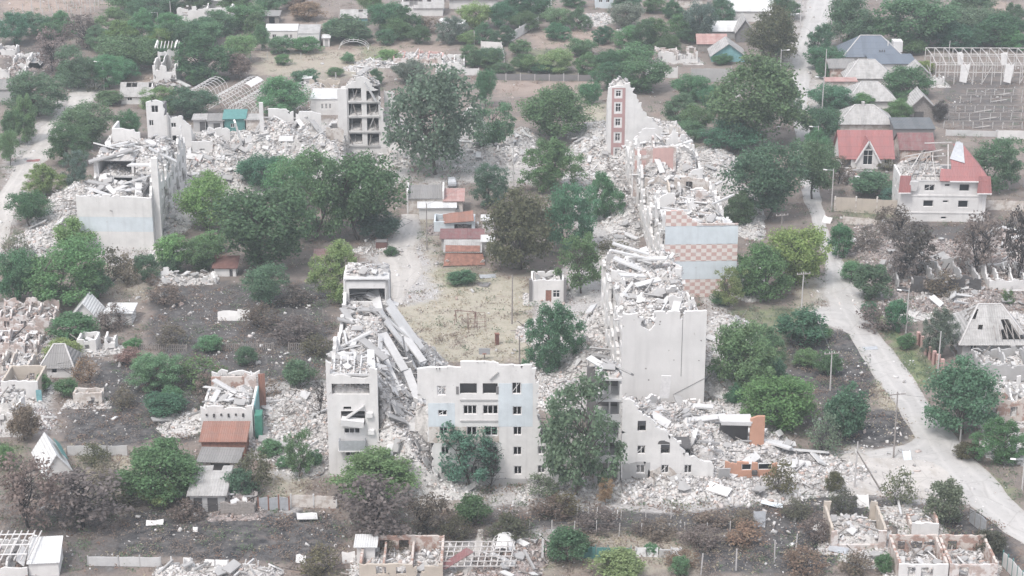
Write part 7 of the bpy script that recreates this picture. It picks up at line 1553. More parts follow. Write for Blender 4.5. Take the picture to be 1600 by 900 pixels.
def orange_shop():
    p = G(1132, 753); o = empty('orange_shop', p, R(3), 'crushed shop with bright orange walls poking out of the rubble', 'ruined building'); U, Z = facade_uz(1132, 753)
    hs = [hole(U, Z, *a) for a in ((1158, 1174, 725, 735), (1184, 1206, 725, 735))]; L = U(1214)
    q = MB(); q.wall((0, 0), (L, 0), 3.0, .35, hs, ragged(3, prof([(0, 2.9), (L, 2.5)]), .2), .12, cell=.5); q.build('wall', M['orange'], o)
    for h in hs: put_window(o, (0, 0), (L, 0), h, 'plain')
    q = MB(); q.obox((U(1178), -.3, 1.4), (.7, .35, .6)); q.build('air_conditioner', M['soot_shade'], o)
    q = MB(); q.wall((U(1183), 6.5), (U(1206), 6.5), 6.6, .4, (), ragged(2, prof([(0, 6.2), (1, 6.5), (2, 6.4)]), .1), .05, z0=0); q.build('end_wall', M['orange'], o)
    q = MB(); q.bar((U(1136), 6.6, 5.6), (U(1184), 6.6, 5.4), .5, .5); q.build('lintel', M['slab'], o); q = MB(); q.box(U(1138), 8.6, .2, U(1184), 8.8, 5.3); q.build('back_wall', M['soot_shade'], o)  # back wall painted black for the shade in the opening under the lintel
    q = MB(); q.patch((U(1134), 6.4, 5.9), (U(1186), 6.4, 5.7), (U(1186), 8.4, 6.0), (U(1134), 8.4, 6.0), .25, [0, .5, 1], [0, 1]); q.build('roof_slab', M['slab'], o)
    q = MB(); q.obox((U(1128), -.8, 1.3), (1.6, .15, 2.4), (.2, .1, .2)); q.build('leaning_panel', M['grey'], o)
orange_shop()
# ------------------------------------------------------------------ fences, poles, greenhouses, small things
def run(pts):
    g = [G(*p) for p in pts]; return g
def fence(name, label, pts, h, step, style, mats=('post', 'slab'), pw=0.16, gap=0.0, drop=0.0, cat='fence', seed=1, lean=0.0, group=None):
    """fence along photograph points: every post and every panel a part"""
    g = run(pts); o = empty(name, g[0], 0, label, cat, group); r = random.Random(seed); pm = {}
    for a, b in zip(g[:-1], g[1:]):
        a, b = a - g[0], b - g[0]; L = (b - a).length; n = max(1, round(L / step)); d = (b - a) / n; rz = math.atan2(d.y, d.x)
        for i in range(n + 1):
            if pw and not (i == n and b != g[-1] - g[0]):
                hh = h * r.uniform(0.95, 1.15); q = MB(); q.box(-pw / 2, -pw / 2, -.05, pw / 2, pw / 2, hh); q.build('post', M[mats[0]], o, a + d * i, (r.uniform(-lean, lean), r.uniform(-lean, lean), rz))
            if i == n or style == 'posts': continue
            if r.random() < drop: continue
            l = d.length - pw - .02; p = a + d * i + d.normalized() * (pw / 2 + .01)
            if style == 'panel' or style == 'sheet':
                key = (round(l, 1), r.randrange(3)); 
                if key not in pm:
                    q = MB(); rg = 0.06 if style == 'panel' else .2
                    q.wall((0, -.04), (l, -.04), h * 1.15, .08, (), ragged(key[1] + seed, lambda u: h * .93, rg), .05, z0=0.03, cell=.6); pm[key] = q.mesh(style if style == 'panel' else 'sheet', M[mats[1]])
                link('panel' if style == 'panel' else 'sheet', pm[key], o, p, (r.uniform(-lean, lean) * 2, 0, rz))
            elif style == 'picket':
                key = round(l, 1)
                if key not in pm:
                    q = MB(); k = int(l / .3)
                    for t in (.35, .85): q.box(0, .02, h * t - .04, l, .06, h * t + .04)
                    for j in range(k): x = (j + .5) * l / k; q.box(x - .06, -.03, .05, x + .06, .015, h * r.uniform(.85, 1.05))
                    pm[key] = q.mesh('pickets', M[mats[1]])
                tag(link('pickets', pm[key], o, p, (0, 0, rz)), kind='stuff')
            elif style == 'wire':
                q = MB()
                for t in (.5, .9): q.bar((0, 0, h * t), (d.length, 0, h * t), .025)
                q.build('wire', M['wire'], o, a + d * i, (0, 0, rz))
    return o
fence('fence', 'weathered grey concrete panel fence across the bare strip above the ruins', [(768, 125), (926, 127)], 1.6, 3.2, 'panel', ('post', 'dgrey'))
fence('wall', 'long pale wall slanting towards the concrete panel fence', [(797, 66), (841, 40)], 2.6, 6, 'panel', ('frame', 'white'), .2, cat='wall')
fence('wall', 'white yard wall in front of the pale roofless house', [(1008, 122), (1058, 122)], 2.7, 8, 'panel', ('white', 'white'), .2, cat='wall')
fence('wall', 'grey stained panel wall beside the giant broad tree', [(1080, 128), (1142, 128)], 3.4, 9, 'panel', ('grey', 'grey'), .2, cat='wall')
fence('fence', 'pale corrugated sheet fence at the corner of the ploughed plot', [(975, 80), (1012, 84)], 1.4, 3, 'sheet', ('wood', 'r_white'))
fence('wall', 'white yard wall behind the white broken annex', [(727, 118), (748, 118)], 1.8, 4, 'panel', ('white', 'white'), .2, cat='wall')
fence('wall', 'white L shaped wall by the bush like tree above the panel fence', [(752, 76), (783, 78), (788, 98)], 2.0, 5, 'panel', ('white', 'white'), .2, cat='wall')
fence('fence', 'cream panel fence in front of the villa garden', [(1304, 330), (1402, 336)], 3.0, 4.2, 'panel', ('cream', 'tan'), .3)
fence('wall', 'low cream wall below the villa garden fence', [(1318, 350), (1368, 355)], 1.6, 6, 'panel', ('cream', 'cream'), .3, cat='wall')
fence('wall', 'cream wall running from the villa to the picture edge', [(1538, 328), (1604, 330)], 2.1, 4, 'panel', ('cream', 'cream'), .25, cat='wall')
fence('wall', 'long low concrete wall below the bare trellis plot', [(1478, 212), (1556, 214)], 1.4, 10, 'panel', ('slab', 'slab'), .2, cat='wall')
fence('wall', 'higher pale concrete wall at the picture edge below the trellis plot', [(1558, 217), (1606, 218)], 2.0, 10, 'panel', ('slab', 'white'), .2, cat='wall')
fence('fence', 'grey picket fence crossing the burnt gardens, the short western run', [(213, 547), (292, 549)], 1.2, 2.4, 'picket', ('wood', 'wood'))
fence('fence', 'grey picket fence crossing the charred garden, the long run towards the collapsed block', [(330, 547), (524, 546)], 1.2, 2.4, 'picket', ('wood', 'wood'), drop=.05)
fence('wall', 'pale garden wall in front of the collapsed block', [(455, 792), (526, 795)], 1.9, 3.4, 'panel', ('slab', 'cream'), .18, cat='wall')
fence('wall', 'pale garden wall by the garden path before the front facade', [(655, 797), (722, 799)], 1.7, 3.4, 'panel', ('slab', 'cream'), .18, cat='wall')
fence('fence', 'patched fence of grey and rusty sheets next to the pale garden wall', [(404, 797), (452, 797)], 2.0, 1.5, 'sheet', ('rust', 'metal'))
fence('wall', 'broken grey concrete wall at the edge of the black garden', [(138, 884), (186, 885), (252, 886)], 1.4, 2.6, 'panel', ('grey', 'slab'), .15, cat='wall', lean=.05)
fence('wall', 'row of knocked over white concrete panels along the black garden', [(268, 888), (335, 892), (402, 893)], 1.5, 1.5, 'panel', ('slab', 'white'), .15, cat='wall', lean=.3, drop=.2, seed=4)
fence('fence', 'bright teal sheet fence bulging outward', [(912, 872), (950, 876), (986, 874)], 1.9, 1.3, 'sheet', ('teal', 'teal'), .08, lean=.06)
fence('fence', 'fallen whitish slab fence beside the bright teal sheets', [(992, 870), (1066, 872)], 1.3, 1.6, 'panel', ('slab', 'slab'), .12, lean=.3, seed=7)
fence('fence', 'dark red panel fence with brick posts along the main road', [(1434, 538), (1447, 554), (1471, 584)], 2.1, 2.1, 'panel', ('rose', 'brown'), .5)
fence('fence', 'grey corrugated sheet fence beside the main road verge', [(1514, 815), (1540, 836)], 2.2, 1.4, 'sheet', ('wood', 'metal'), .1)
fence('fence', 'white and teal sheet fence at the bottom corner by the main road', [(1566, 884), (1604, 926)], 2.2, 1.5, 'sheet', ('teal', 'r_white'), .12)
fence('fence', 'row of thin grey posts with wire through the burnt brown plots', [(827, 834), (967, 838), (1070, 838), (1140, 838)], 1.9, 2.9, 'wire', ('post', 'wire'), .11, lean=.06)
fence('fence', 'sparse wire fence on thin posts at the foot of the rubble apron', [(868, 812), (970, 812), (1048, 812)], 1.7, 3.4, 'wire', ('post', 'wire'), .1, lean=.06)
fence('fence', 'tall thin crooked posts at the dark plot near the roofless brick hut', [(1095, 898), (1150, 892), (1210, 880), (1243, 866)], 3.0, 4.5, 'posts', ('post', 'wire'), .13, lean=.08)
fence('fence', 'line of short posts on the charred garden by the grove', [(413, 500), (505, 500)], 1.7, 2.6, 'posts', ('wood', 'wire'), .1, lean=.06)
fence('fence', 'thin posts in front of the pair of white cottages', [(340, 92), (470, 92)], 1.6, 4, 'wire', ('post', 'wire'), .12, lean=.05)
fence('fence', 'white posts on the bare plot behind the stairwell tower', [(492, 134), (590, 120)], 2.4, 6, 'posts', ('post', 'wire'), .2, lean=.05)
fence('fence', 'pale weathered board fence behind the tent like wreck', [(105, 712), (200, 712)], 1.6, 2.6, 'panel', ('wood', 'slab'), .12, drop=.2)
fence('fence', 'rail fence of white poles between rubble apron and wire posts', [(902, 806), (964, 812)], 1.4, 3, 'wire', ('frame', 'frame'), .12, lean=.06)
for k in range(4):
    for i in range(9):
        x, y = 22 + i * (15 - k) + k * 14, 24 - k * 6 + (i % 2); p = G(x, y); q = MB(); q.bar((0, 0, -.05), (rnd.uniform(-.1, .1), rnd.uniform(-.1, .1), 2.1), .16)
        tag(q.build('vineyard_post', M['post'], None, p), 'thin pale post of the vineyard rows on the sandy field', 'post', 'vineyard posts on the sandy field')
def pole(x, y0, y1, label, lamp=0, cross=False, lean=0.0, mat='post', r=.13, xt=None):
    p = G(x, y1); h = (y1 - y0) / vm(y1); o = empty('lamp_post' if lamp else 'utility_pole', p, 0, label, 'lamp post' if lamp else 'pole'); dx = lean * h
    q = MB(); q.tube((0, 0, -.1), (dx, 0, h), r, r * .62, 8); q.build('shaft', M[mat], o)
    if lamp:
        q = MB(); q.tube((dx, 0, h * .96), (dx + lamp * 1.3, -.2, h * .985), .05, .04, 6); q.build('arm', M['metal'], o); q = MB(); q.hexa([(dx + lamp * 1.2, -.38, h * .97), (dx + lamp * 1.95, -.38, h * .985), (dx + lamp * 1.95, -.05, h * .985), (dx + lamp * 1.2, -.05, h * .97), (dx + lamp * 1.25, -.33, h * .97 + .16), (dx + lamp * 1.9, -.33, h * .985 + .13), (dx + lamp * 1.9, -.1, h * .985 + .13), (dx + lamp * 1.25, -.1, h * .97 + .16)]); q.build('lamp_head', M['frame'], o)
    if cross:
        q = MB(); q.bar((dx - 1.1, -.05, h - .45), (dx + 1.1, -.05, h - .25), .13); q.build('crossarm', M['wood'], o)
        for k in (-1, -.35, .35, 1): q = MB(); q.tube((dx + k, -.05, h - .32 + k * .09), (dx + k, -.05, h - .05 + k * .09), .05, .04, 6); q.build('insulator', M['frame'], o)
    return o, p + Vector((dx, 0, h))
PT = {}
for k, a in dict(a=(163, 97, 141, 'lone lamp post at the top of the dirt track', -1), b=(247, 20, 38, 'short lamp post on the wooded slope', -1), c=(267, 3, 26, 'plain pole behind the short lamp post on the wooded slope'), d=(59, 24, 56, 'plain pole under the vineyard on the wooded slope'),
        e=(1250, -4, 46, 'topmost lamp post along the upper road', 1), f=(1234, 23, 76, 'second lamp post from the top along the upper road', 1), g=(1219, 79, 124, 'lamp post rising before the giant broad tree', 1), h=(1289, 79, 126, 'plain pole at the dark flat roofed old house'),
        i=(1284, 121, 182, 'lamp post beside the faded red strip roof', -1), j=(1277, 198, 240, 'lamp post between the giant tree and the red tiled roof', -1), k=(1299, 265, 328, 'lamp post at the bend where the road narrows', -1), l=(1220, 334, 370, 'pole half hidden in trees beside the narrow road', 0, True), m=(1252, 425, 482, 'pole by the branch of the road', 0, True),
        n=(1309, 372, 404, 'thin grey pole on the verge of the narrow road'), o=(1415, 451, 522, 'lamp post on the verge opposite the charred bank', -1), p=(1465, 517, 584, 'pole behind the dark red panel fence'), q=(1396, 610, 716, 'wooden utility pole with crossarm at the side road', 0, True), r=(1535, 602, 680, 'concrete pole before the wrecked brick house'),
        s=(1297, 548, 610, 'broken utility pole on the charred bank', 0, True), t=(1335, 688, 762, 'upright pole on the dusty lane beside the leaning one'), u=(667, 319, 390, 'wooden pole at the yard track beside the white garages'), v=(800, 430, 506, 'wooden pole near the middle of the dry yard'), w=(812, 524, 572, 'pole behind the front facade at the edge of the dry yard'),
        x=(802, 226, 302, 'pole at the rubble between the yard and the pink wall fragment'), y=(764, 18, 42, 'white pole at the end of the long plain roof'), z=(741, 49, 70, 'white pole beside the bright leafy bush'), A=(1131, 428, 470, 'dark pole against the foot of the checkered end wall'), B=(1482, 65, 92, 'white post behind the white greenhouse frame'), C=(1597, 714, 765, 'lamp post at the picture edge by the main road', -1), D=(1500, 655, 690, 'short pole in the dark roadside tree')).items():
    o, top_ = pole(*a[:4], lamp=a[4] if len(a) > 4 else 0, cross=len(a) > 5, mat='wood' if k in 'quvwl' else 'post', lean=rnd.uniform(-.012, .012)); PT[k] = top_
o, _ = pole(1378, 702, 768, 'fallen pole leaning across the dusty lane', lean=-.62, mat='wood')
def cable(a, b, label, sag=1.0):
    A, B = PT[a] - Vector((0, 0, .2)), PT[b] - Vector((0, 0, .2)); q = MB(); pts = [A.lerp(B, t / 14) - Vector((0, 0, sag * 4 * (t / 14) * (1 - t / 14))) for t in range(15)]
    for u, v_ in zip(pts[:-1], pts[1:]): q.bar(u - A, v_ - A, .028)
    tag(q.build('power_cable', M['wire'], None, A), label, 'cable')
cable('q', 'r', 'sagging cable from the crossarm pole to the concrete pole'); cable('o', 'p', 'sagging cable between the verge lamp and the pole behind the red fence'); cable('m', 's', 'sagging cable over the charred bank'); cable('l', 'm', 'sagging cable along the narrow road through the trees'); cable('p', 'r', 'sagging cable along the main road over the dark tree'); cable('i', 'j', 'sagging cable between the two lamp posts by the red roofs'); cable('e', 'f', 'sagging cable at the top of the upper road'); cable('u', 'x', 'sagging cable over the yard sheds', 1.4)
# hoop greenhouses
def hoops(px, py, rad, n, dx, dy, label, skin=0, rise=1.15):
    p = G(px, py); o = empty('hoop_greenhouse', p, 0, label, 'greenhouse', 'bare hoop greenhouses'); ax = Vector((dx, dy, 0))
    for k in range(n):
        q = MB(); b = ax * k; pts = [b + Vector((rad * math.cos(t), 0, rad * rise * math.sin(t))) for t in [math.pi * i / 12 for i in range(13)]]
        for u, v_ in zip(pts[:-1], pts[1:]): q.bar(u, v_, .085)
        q.build('hoop', M['frame'], o)
    for t in (0, .2, .4, .5, .6, .8, 1):
        t *= math.pi; u = Vector((rad * math.cos(t), 0, rad * rise * math.sin(t))); q = MB(); q.bar(u, u + ax * (n - 1), 0.13 if t in (0, math.pi) else .06); q.build('rail', M['frame'], o)
    if skin:
        for t in range(3, 3 + skin):
            a, b = [Vector((rad * 1.01 * math.cos(x), 0, rad * rise * 1.01 * math.sin(x))) for x in (math.pi * t / 12, math.pi * (t + 1) / 12)]; q = MB(); q.patch(a + ax * (n - 5), b + ax * (n - 5), b + ax * (n - 1), a + ax * (n - 1), .03, [0, 1], [0, .5, 1], None, .1); q.build('torn_film', M['frame'], o)
hoops(296, 165, 2.7, 10, .45, 1.5, 'bare hoop greenhouse nearest the narrow wall fragment, the lowest arch', 0)
hoops(334, 178, 3.0, 14, .5, 1.5, 'bare hoop greenhouse second from the narrow wall fragment, with a torn pale end', 2)
hoops(374, 184, 3.0, 14, .5, 1.5, 'bare hoop greenhouse behind the teal painted shed', 0)
hoops(412, 188, 3.0, 14, .5, 1.5, 'bare hoop greenhouse half hidden by the green tree', 0)
hoops(450, 180, 2.6, 12, .45, 1.5, 'bare hoop greenhouse farthest along the row, behind the tree', 0)
hoops(552, 78, 3.6, 3, 0, 2, 'small bare hoop frame on the bare plot beside the low bush', 0, .6)
hoops(784, 874, 1.6, 5, .1, 1.0, 'little curved frame with grey sheet behind the bare battens', 5, 1.0)
def timber_house():
    p = G(1488, 132); o = empty('greenhouse_frame', p, R(-1), 'tall white timber greenhouse frame with rags of film', 'greenhouse'); st = 2.15; nx, ny = 12, 3; H = (4.6, 5.4, 5.2)
    for j in range(ny):
        for i in range(nx):
            q = MB(); q.box(-.09, -.09, 0, .09, .09, H[j]); q.build('post', M['pwood'], o, (i * st - 4, j * 7.0, 0))
        for z in (H[j], H[j] * .62): q = MB(); q.bar((-4, j * 7.0 + .1, z), (nx * st - 4, j * 7.0 + .1, z), .16); q.build('beam', M['pwood'], o)
    for i in range(nx):
        for j in range(ny - 1): q = MB(); q.bar((i * st - 4 + .1, j * 7.0, H[j]), (i * st - 4 + .1, j * 7.0 + 7, H[j + 1]), .13); q.build('rafter', M['pwood'], o)
    for i in (0, 4, 5, 9, 10): q = MB(); q.bar((i * st - 4, -.1, .4), (i * st - 4 + st * (1 if i % 2 else -1), -.1, H[0]), .13); q.build('brace', M['pwood'], o)
    for x in (1.5, 11.6):
        q = MB(); q.patch((x, -.2, .8), (x + 1.6, -.25, .4), (x + 2.2, -.1, H[0] + .2), (x + .2, -.1, H[0] + .2), .12, [0, .25, .5, .75, 1], [0, .25, .5, .75, 1], None, .3); q.build('film_rag', M['frame'], o); q = MB(); q.patch((x + .8, 6.8, 3), (x + 2, 6.8, 3), (x + 2, 6.9, H[1] + .3), (x + .5, 6.9, H[1] + .3), .12, [0, .5, 1], [0, .5, 1], None, .3); q.build('film_rag', M['frame'], o)
timber_house()
for k, (y, x0, lab) in enumerate(((150, 1510, 'uppermost bare trellis row below the white greenhouse frame'), (160, 1500, 'second bare trellis row down on the dark plot'), (176, 1478, 'middle bare trellis row on the dark plot'), (188, 1482, 'fourth bare trellis row down on the dark plot'), (201, 1474, 'lowest bare trellis row just above the long concrete wall'))):
    p = G(x0, y); w = (1612 - x0) / S(y); o = empty('trellis', p, R(rnd.uniform(-1, 1)), lab, 'trellis', 'bare trellis rows'); n = int(w / 2.0)
    for i in range(n + 1): q = MB(); q.bar((0, 0, 0), (rnd.uniform(-.12, .12), rnd.uniform(-.1, .1), 1.7), .15); q.build('post', M['post'], o, (i * w / n, 0, 0))
    for z, t in ((1.7, .15), (.8, .08)): q = MB(); q.bar((0, -.08, z), (w, -.08, z + rnd.uniform(-.1, .1)), t); q.build('rail', M['wood'], o)
    for i in range(0, n, 3): q = MB(); q.bar((i * w / n, .2, .1), (i * w / n + 3.4, -.8, .9), .16); q.build('fallen_rail', M['pwood' if i % 2 else 'wood'], o)
# yard things
def climbing_frame():
    p = G(732, 520); o = empty('climbing_frame', p, R(8), 'thin rusty climbing frame in the dry yard', 'climbing frame')
    for x in (0, 1.4, 2.8):
        for y in (0, 1.6): q = MB(); q.tube((x, y, 0), (x, y, 2.7), .03, .03, 6); q.build('upright', M['brown'], o)
    for z in (.9, 1.8, 2.7):
        for y in (0, 1.6): q = MB(); q.bar((0, y, z), (2.8, y, z), .04); q.build('rung', M['brown'], o)
    for x in (0, 1.4, 2.8): q = MB(); q.bar((x, 0, 2.65), (x, 1.6, 2.65), .04); q.build('rung', M['brown'], o)
climbing_frame()
def swing():
    p = G(712, 506); o = empty('swing_frame', p, R(-12), 'dark swing frame beside the thin rusty climbing frame', 'swing')
    for x in (0, 3.2):
        for y in (-.7, .7): q = MB(); q.bar((x, y, 0), (x, 0, 2.3), .07); q.build('leg', M['brown'], o)
    q = MB(); q.bar((0, 0, 2.3), (3.2, 0, 2.3), .08); q.build('crossbar', M['brown'], o)
swing()
def backboard():
    p = G(757, 562); o = empty('basketball_stand', p, 0, 'grey basketball backboard on a post in the dry yard', 'basketball stand'); q = MB(); q.box(-.08, 0, 0, .08, .14, 1.5); q.build('post', M['wood'], o); q = MB(); q.box(-.85, -.1, .9, .85, -.03, 1.9); q.build('board', M['metal'], o); q = MB(); q.box(-.3, -.5, 1.05, .3, -.1, 1.1); q.build('rim', M['rust'], o)
backboard()
def rusty_post():
    p = G(777, 539); o = empty('rusty_cabinet', p, R(10), 'narrow rusty red cabinet standing alone in the dry yard', 'cabinet'); q = MB(); q.box(-.3, 0, 0, .3, .5, 1.75); q.build('body', M['rust'], o); q = MB(); q.box(-.24, -.03, .15, .24, -.003, 1.6); q.build('door', M['brown'], o); q = MB(); q.box(-.36, -.08, 1.753, .36, .56, 1.85); q.build('lid', M['rust'], o)
rusty_post()
def bin_():
    p = G(596, 391); o = empty('waste_container', p, R(-3), 'brown waste container at the litter beside the yard track', 'waste container'); q = MB(); q.hexa([(-.85, 0, .15), (.85, 0, .15), (.85, 1.1, .15), (-.85, 1.1, .15), (-.98, -.1, 1.5), (.98, -.1, 1.5), (.98, 1.2, 1.5), (-.98, 1.2, 1.5)]); q.build('body', M['brown'], o)
    q = MB(); q.box(-1.05, -.16, 1.503, 1.05, 1.26, 1.6); q.build('rim', M['dgrey'], o)
    for x in (-1.05, .97): q = MB(); q.box(x, .4, 0, x + .08, .6, 2.1); q.build('side_post', M['brown'], o)
    for x in (-.7, .7):
        for y in (.15, .95): q = MB(); q.tube((x - .05, y, .1), (x + .05, y, .1), .1, .1, 8); q.build('wheel', M['dark'], o)
bin_()
def car():
    p = G(706, 289); o = empty('wrecked_car', p, R(94), 'pale bluish wrecked car at the garage doors under the giant willow', 'car'); q = MB(); P = [(0, .35), (0, .75), (.9, .9), (1.5, 1.38), (2.7, 1.4), (3.3, .95), (4.0, .85), (4.05, .4)]
    for y0_, y1_ in ((-.8, .8),):
        b = len(q.v); q.v += [(x - 2, y0_ + (.12 if z > 1 else 0), z) for x, z in P] + [(x - 2, y1_ - (.12 if z > 1 else 0), z) for x, z in P]; n = len(P); q.f.append(tuple(b + i for i in range(n))); q.m.append(0); q.f.append(tuple(b + n + i for i in range(n - 1, -1, -1))); q.m.append(0)
        for i in range(n): j = (i + 1) % n; q.f.append((b + j, b + i, b + n + i, b + n + j)); q.m.append(0)
    q.build('body', M['metal'], o)
    for s_ in (-1, 1): q = MB(); q.hexa([(-.85, s_ * .79, .92), (1.05, s_ * .79, .92), (1.05, s_ * .8, .92), (-.85, s_ * .8, .92), (-.45, s_ * .7, 1.3), (.62, s_ * .7, 1.3), (.62, s_ * .71, 1.3), (-.45, s_ * .71, 1.3)]); q.build('side_window', M['dark'], o)
    for x in (-1.2, 1.2):
        for s_ in (-1, 1): q = MB(); q.tube((x, s_ * .66, .3), (x, s_ * .84, .3), .3, .3, 12); w = q.build('wheel', M['dark'], o); q = MB(); q.tube((x, s_ * .84, .3), (x, s_ * .86, .3), .17, .17, 8); q.build('rim', M['metal'], w)
car()
def sheet_(x, y, w, d, rot, mat, label, th=.06, z=.15, name='fallen_sheet'):
    q = MB(); q.patch((-w / 2, -d / 2, 0), (w / 2, -d / 2, .06), (w / 2, d / 2, .1), (-w / 2, d / 2, 0), th, [0, .25, .5, .75, 1], [0, .5, 1], None, .12); o = q.build(name, M[mat], None, G(x, y) + Vector((0, 0, z)), rot); return tag(o, label, 'metal sheet' if name == 'fallen_sheet' else 'panel')
sheet_(762, 433, 2.8, 1.4, (.1, .05, .2), 'metal', 'grey flat sheet lying in the yard below the rust red wreck, the farther one')
sheet_(754, 446, 2.4, 1.5, (.15, -.1, -.4), 'dgrey', 'dark grey board lying in the yard below the rust red wreck, the nearer one')
sheet_(1122, 777, 3.2, 1.6, (.25, .1, -.5), 'frame', 'white slab lying on the rubble apron', .22, 1.2, 'scrap_board')
sheet_(1206, 792, 2.8, .8, (.2, .2, -.2), 'blue', 'pale blue crumpled sheet at the end of the rubble apron', .06, .4)
sheet_(1186, 822, 1.6, 2.2, (1.3, .1, .2), 'metal', 'grey sheet standing upright in the burnt brown plot', .06, .9)
sheet_(1348, 790, 1.6, 1.8, (.9, .1, .2), 'white', 'white block leaning behind the roofless brick hut', .3, .6, 'scrap_board')
sheet_(1310, 862, 2.4, 1.2, (.2, .1, -.3), 'metal', 'light metal sheet lying below the roofless brick hut', .06, .3)
sheet_(242, 820, 2.2, .9, (.3, 0, .1), 'white', 'white board lying at the top of the black garden', .08, .3, 'scrap_board')
sheet_(305, 830, .6, .6, (.9, 0, 0), 'white', 'small white box in the black garden', .3, .2, 'scrap_board')
sheet_(480, 813, 2.6, 1.3, (.2, .1, .2), 'slab', 'slumped pale roof sheet beside the black garden', .1, .6)
sheet_(1360, 545, 2.2, 1.0, (.1, 0, .1), 'metal', 'flattened light sheet on the edge of the road by the charred bank', .06, .1)
sheet_(1417, 718, 1.1, 1.5, (.9, 0, .2), 'blue', 'pale bluish board standing on the dusty lane', .08, .5)
sheet_(1292, 348, 1.6, 1.4, (.9, .2, -.4), 'white', 'white slab tipped up beside the narrow road', .2, .5, 'scrap_board')
sheet_(360, 500, 4.0, 1.6, (1.2, 0, .05), 'white', 'larger white scrap panel on the charred garden', .08, .7, 'scrap_board')
sheet_(381, 500, 2.0, 1.8, (1.35, 0, -.05), 'white', 'smaller white scrap panel on the charred garden', .08, .8, 'scrap_board')
sheet_(52, 252, 2.6, 1.0, (.1, 0, .1), 'r_red', 'red sheet lying on the dirt track', .06, .15)
sheet_(545, 878, 1.6, 1.4, (1.2, 0, .2), 'white', 'white sheet standing against the upright metal box', .06, .6)
sheet_(470, 878, 1.2, 1.2, (.6, .3, .2), 'white', 'white rag like sheet in the black garden near the wall', .06, .4)
mound('rubble', 'white junk heap beside the small brown roofed shed', [(270, 440, 4, 2.5, 1.2), (305, 438, 4, 2.5, 1.2), (325, 440, 2, 2, .8)], 401, 10, 14, kinds='plate wallpiece plate')
mound('rubble', 'litter heap around the brown waste container', [(605, 393, 3, 2, .4), (575, 392, 3, 2, .3)], 402, 14, 0, smax=.5)
mound('rubble', 'tumbled blocks along the black garden wall', [(300, 893, 5, 1.6, .8), (350, 895, 5, 1.5, .9), (400, 896, 4, 1.5, .8)], 403, 9, 10)
mound('rubble', 'broken boards and bricks beside the garden path', [(800, 880, 5, 4, .9), (830, 860, 4, 3, .7), (790, 900, 5, 3, .8)], 404, 7, 14, ('brubbase', 'brub'))
mound('rubble', 'pale brick debris beside the roofless brick hut', [(1430, 810, 4, 2.5, 1.0), (1405, 800, 3, 2, .6), (1370, 875, 5, 2.5, .6)], 405, 8, 8)
mound('rubble', 'brick debris between the pale ruins at the picture edge', [(20, 600, 6, 5, .9), (70, 545, 5, 5, .7), (40, 660, 5, 5, .7), (10, 535, 6, 6, .9)], 406, 6, 18, ('brubbase', 'rub'))
# ------------------------------------------------------------------ ground cover: fragments, dry grass, weeds, dead scrub
def spots(n, seed, key=None, lo=.15, boost=None):
    r = np.random.default_rng(seed); py = 905 - 905 * r.random(n) ** 0.8; px = r.uniform(-20, 1620, n)
    zc_x = px - 800; dv = py - 450; t = CAM_H / (FPX * SP + dv * CP); X = zc_x * t; Y = (FPX * CP - dv * SP) * t
    z = zone_values(X, Y); w = np.zeros(n)
    for k, c in (boost or {}).items(): w += c * (z[k] if k != 'base' else 1)
    patch_ = fbm(X * .12 + seed, Y * .12, 3); k = r.random(n) < np.clip(w * np.clip((patch_ - .34) * 4.5, 0, 1.6), 0, 1)
    return X[k], Y[k]
X, Y = spots(70000, 1, boost=dict(base=.10, char=.22, dust=.7, sand=.15)); s_ = np.clip(.11 * (1 - np.random.default_rng(2).random(len(X))) ** -.5, .1, .75)
V, F = chunk_arrays(np.stack([X, Y, gh(X, Y) + s_ * .15], -1), s_, 3, .6); tag(link('debris', mesh_np('debris', V, F, M['rub'])), 'loose white and grey fragments scattered over the burnt ground', kind='stuff')
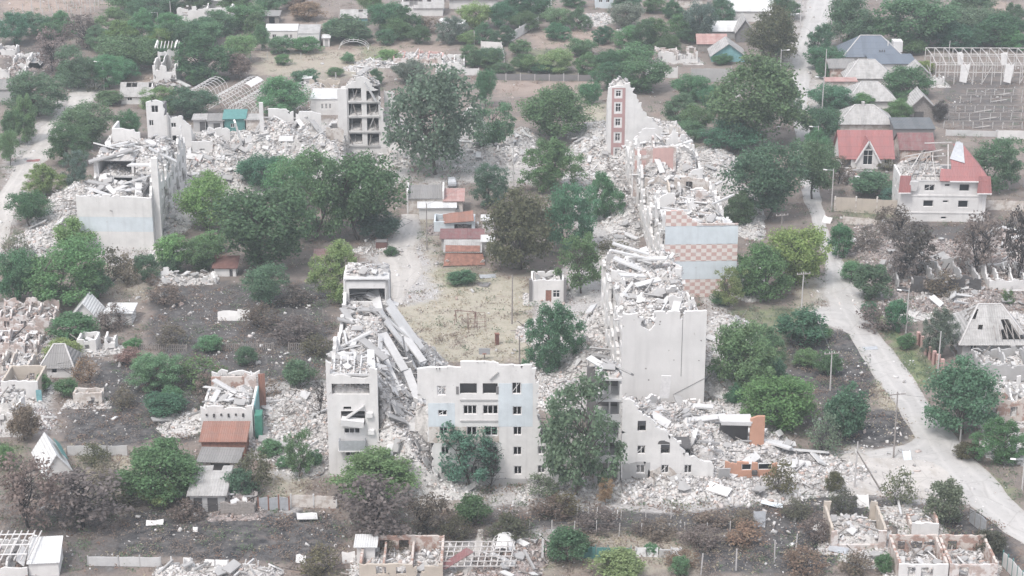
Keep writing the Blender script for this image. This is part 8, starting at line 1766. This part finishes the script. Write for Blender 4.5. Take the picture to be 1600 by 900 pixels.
def on_road(X, Y):
    zc = Y * CP + CAM_H * SP; px = 800 + FPX * X / zc; py = 450 + FPX * (CAM_H * CP - Y * SP) / zc; r = np.zeros(X.shape, bool)
    for rows in ROADS: r |= inpoly(px, py, [(a[1], a[0]) if len(a) == 3 else (a[0], a[1]) for a in rows] + [(a[2], a[0]) if len(a) == 3 else (a[2], a[3]) for a in rows[::-1]])
    return r
def cover(name, label, n, seed, boost, col, size, high, w, per):
    """low tufts: clusters of small leaf sprays hugging the ground"""
    X, Y = spots(n, seed, boost=boost); k = ~on_road(X, Y); X, Y = X[k], Y[k]; r = np.random.default_rng(seed); m = len(X); ht = np.repeat(r.uniform(.3, 1, m) ** 2 * high, per)
    X = np.repeat(X, per) + r.normal(0, w, m * per); Y = np.repeat(Y, per) + r.normal(0, w, m * per); n_ = r.normal(size=(m * per, 3)); n_[:, 2] = np.abs(n_[:, 2]) + .9; n_ /= np.linalg.norm(n_, axis=1, keepdims=True)
    V, F = leaf_quads(np.stack([X, Y, gh(X, Y) + .04 + ht * r.random(m * per)], -1), n_, size, seed + 3)
    tag(link(name, mesh_np(name, V, F, M['scrub']), color=(*col, 1)), label, kind='stuff')
cover('dry_grass', 'straw coloured dry grass over the yard and verges', 24000, 11, dict(base=.10, dry=.6, sand=.2), (.36, .315, .24), .30, .22, .6, 10)
cover('weeds', 'low green weeds on verges and between the rubble', 18000, 12, dict(base=.2, green=.9, dry=-.12), (.135, .175, .115), .26, .9, .55, 30)
cover('dead_scrub', 'low dead brown scrub across the burnt gardens', 24000, 13, dict(base=.22, char=.12, sand=.1), (.225, .18, .155), .26, .8, .55, 26)
cover('scorched_scrub', 'rust brown scorched scrub over the burnt plots', 14000, 14, dict(base=.08, char=.14), (.235, .16, .125), .26, .8, .6, 26)
# ------------------------------------------------------------------ the air between the drone and the village
hz = bpy.data.materials.new('haze'); hz.use_nodes = True; ht = hz.node_tree; ht.nodes.clear()
ho = ht.nodes.new('ShaderNodeOutputMaterial'); hv = ht.nodes.new('ShaderNodeVolumePrincipled')
hv.inputs['Color'].default_value = (0.86, 0.94, 1.0, 1); hv.inputs['Density'].default_value = 0.00025; hv.inputs['Anisotropy'].default_value = 0.2
ht.links.new(hv.outputs[0], ho.inputs['Volume'])
hb_ = MB(); hb_.box(-6500, -600, -2, 6500, 9500, 130); tag(hb_.build('haze', hz), kind='stuff')
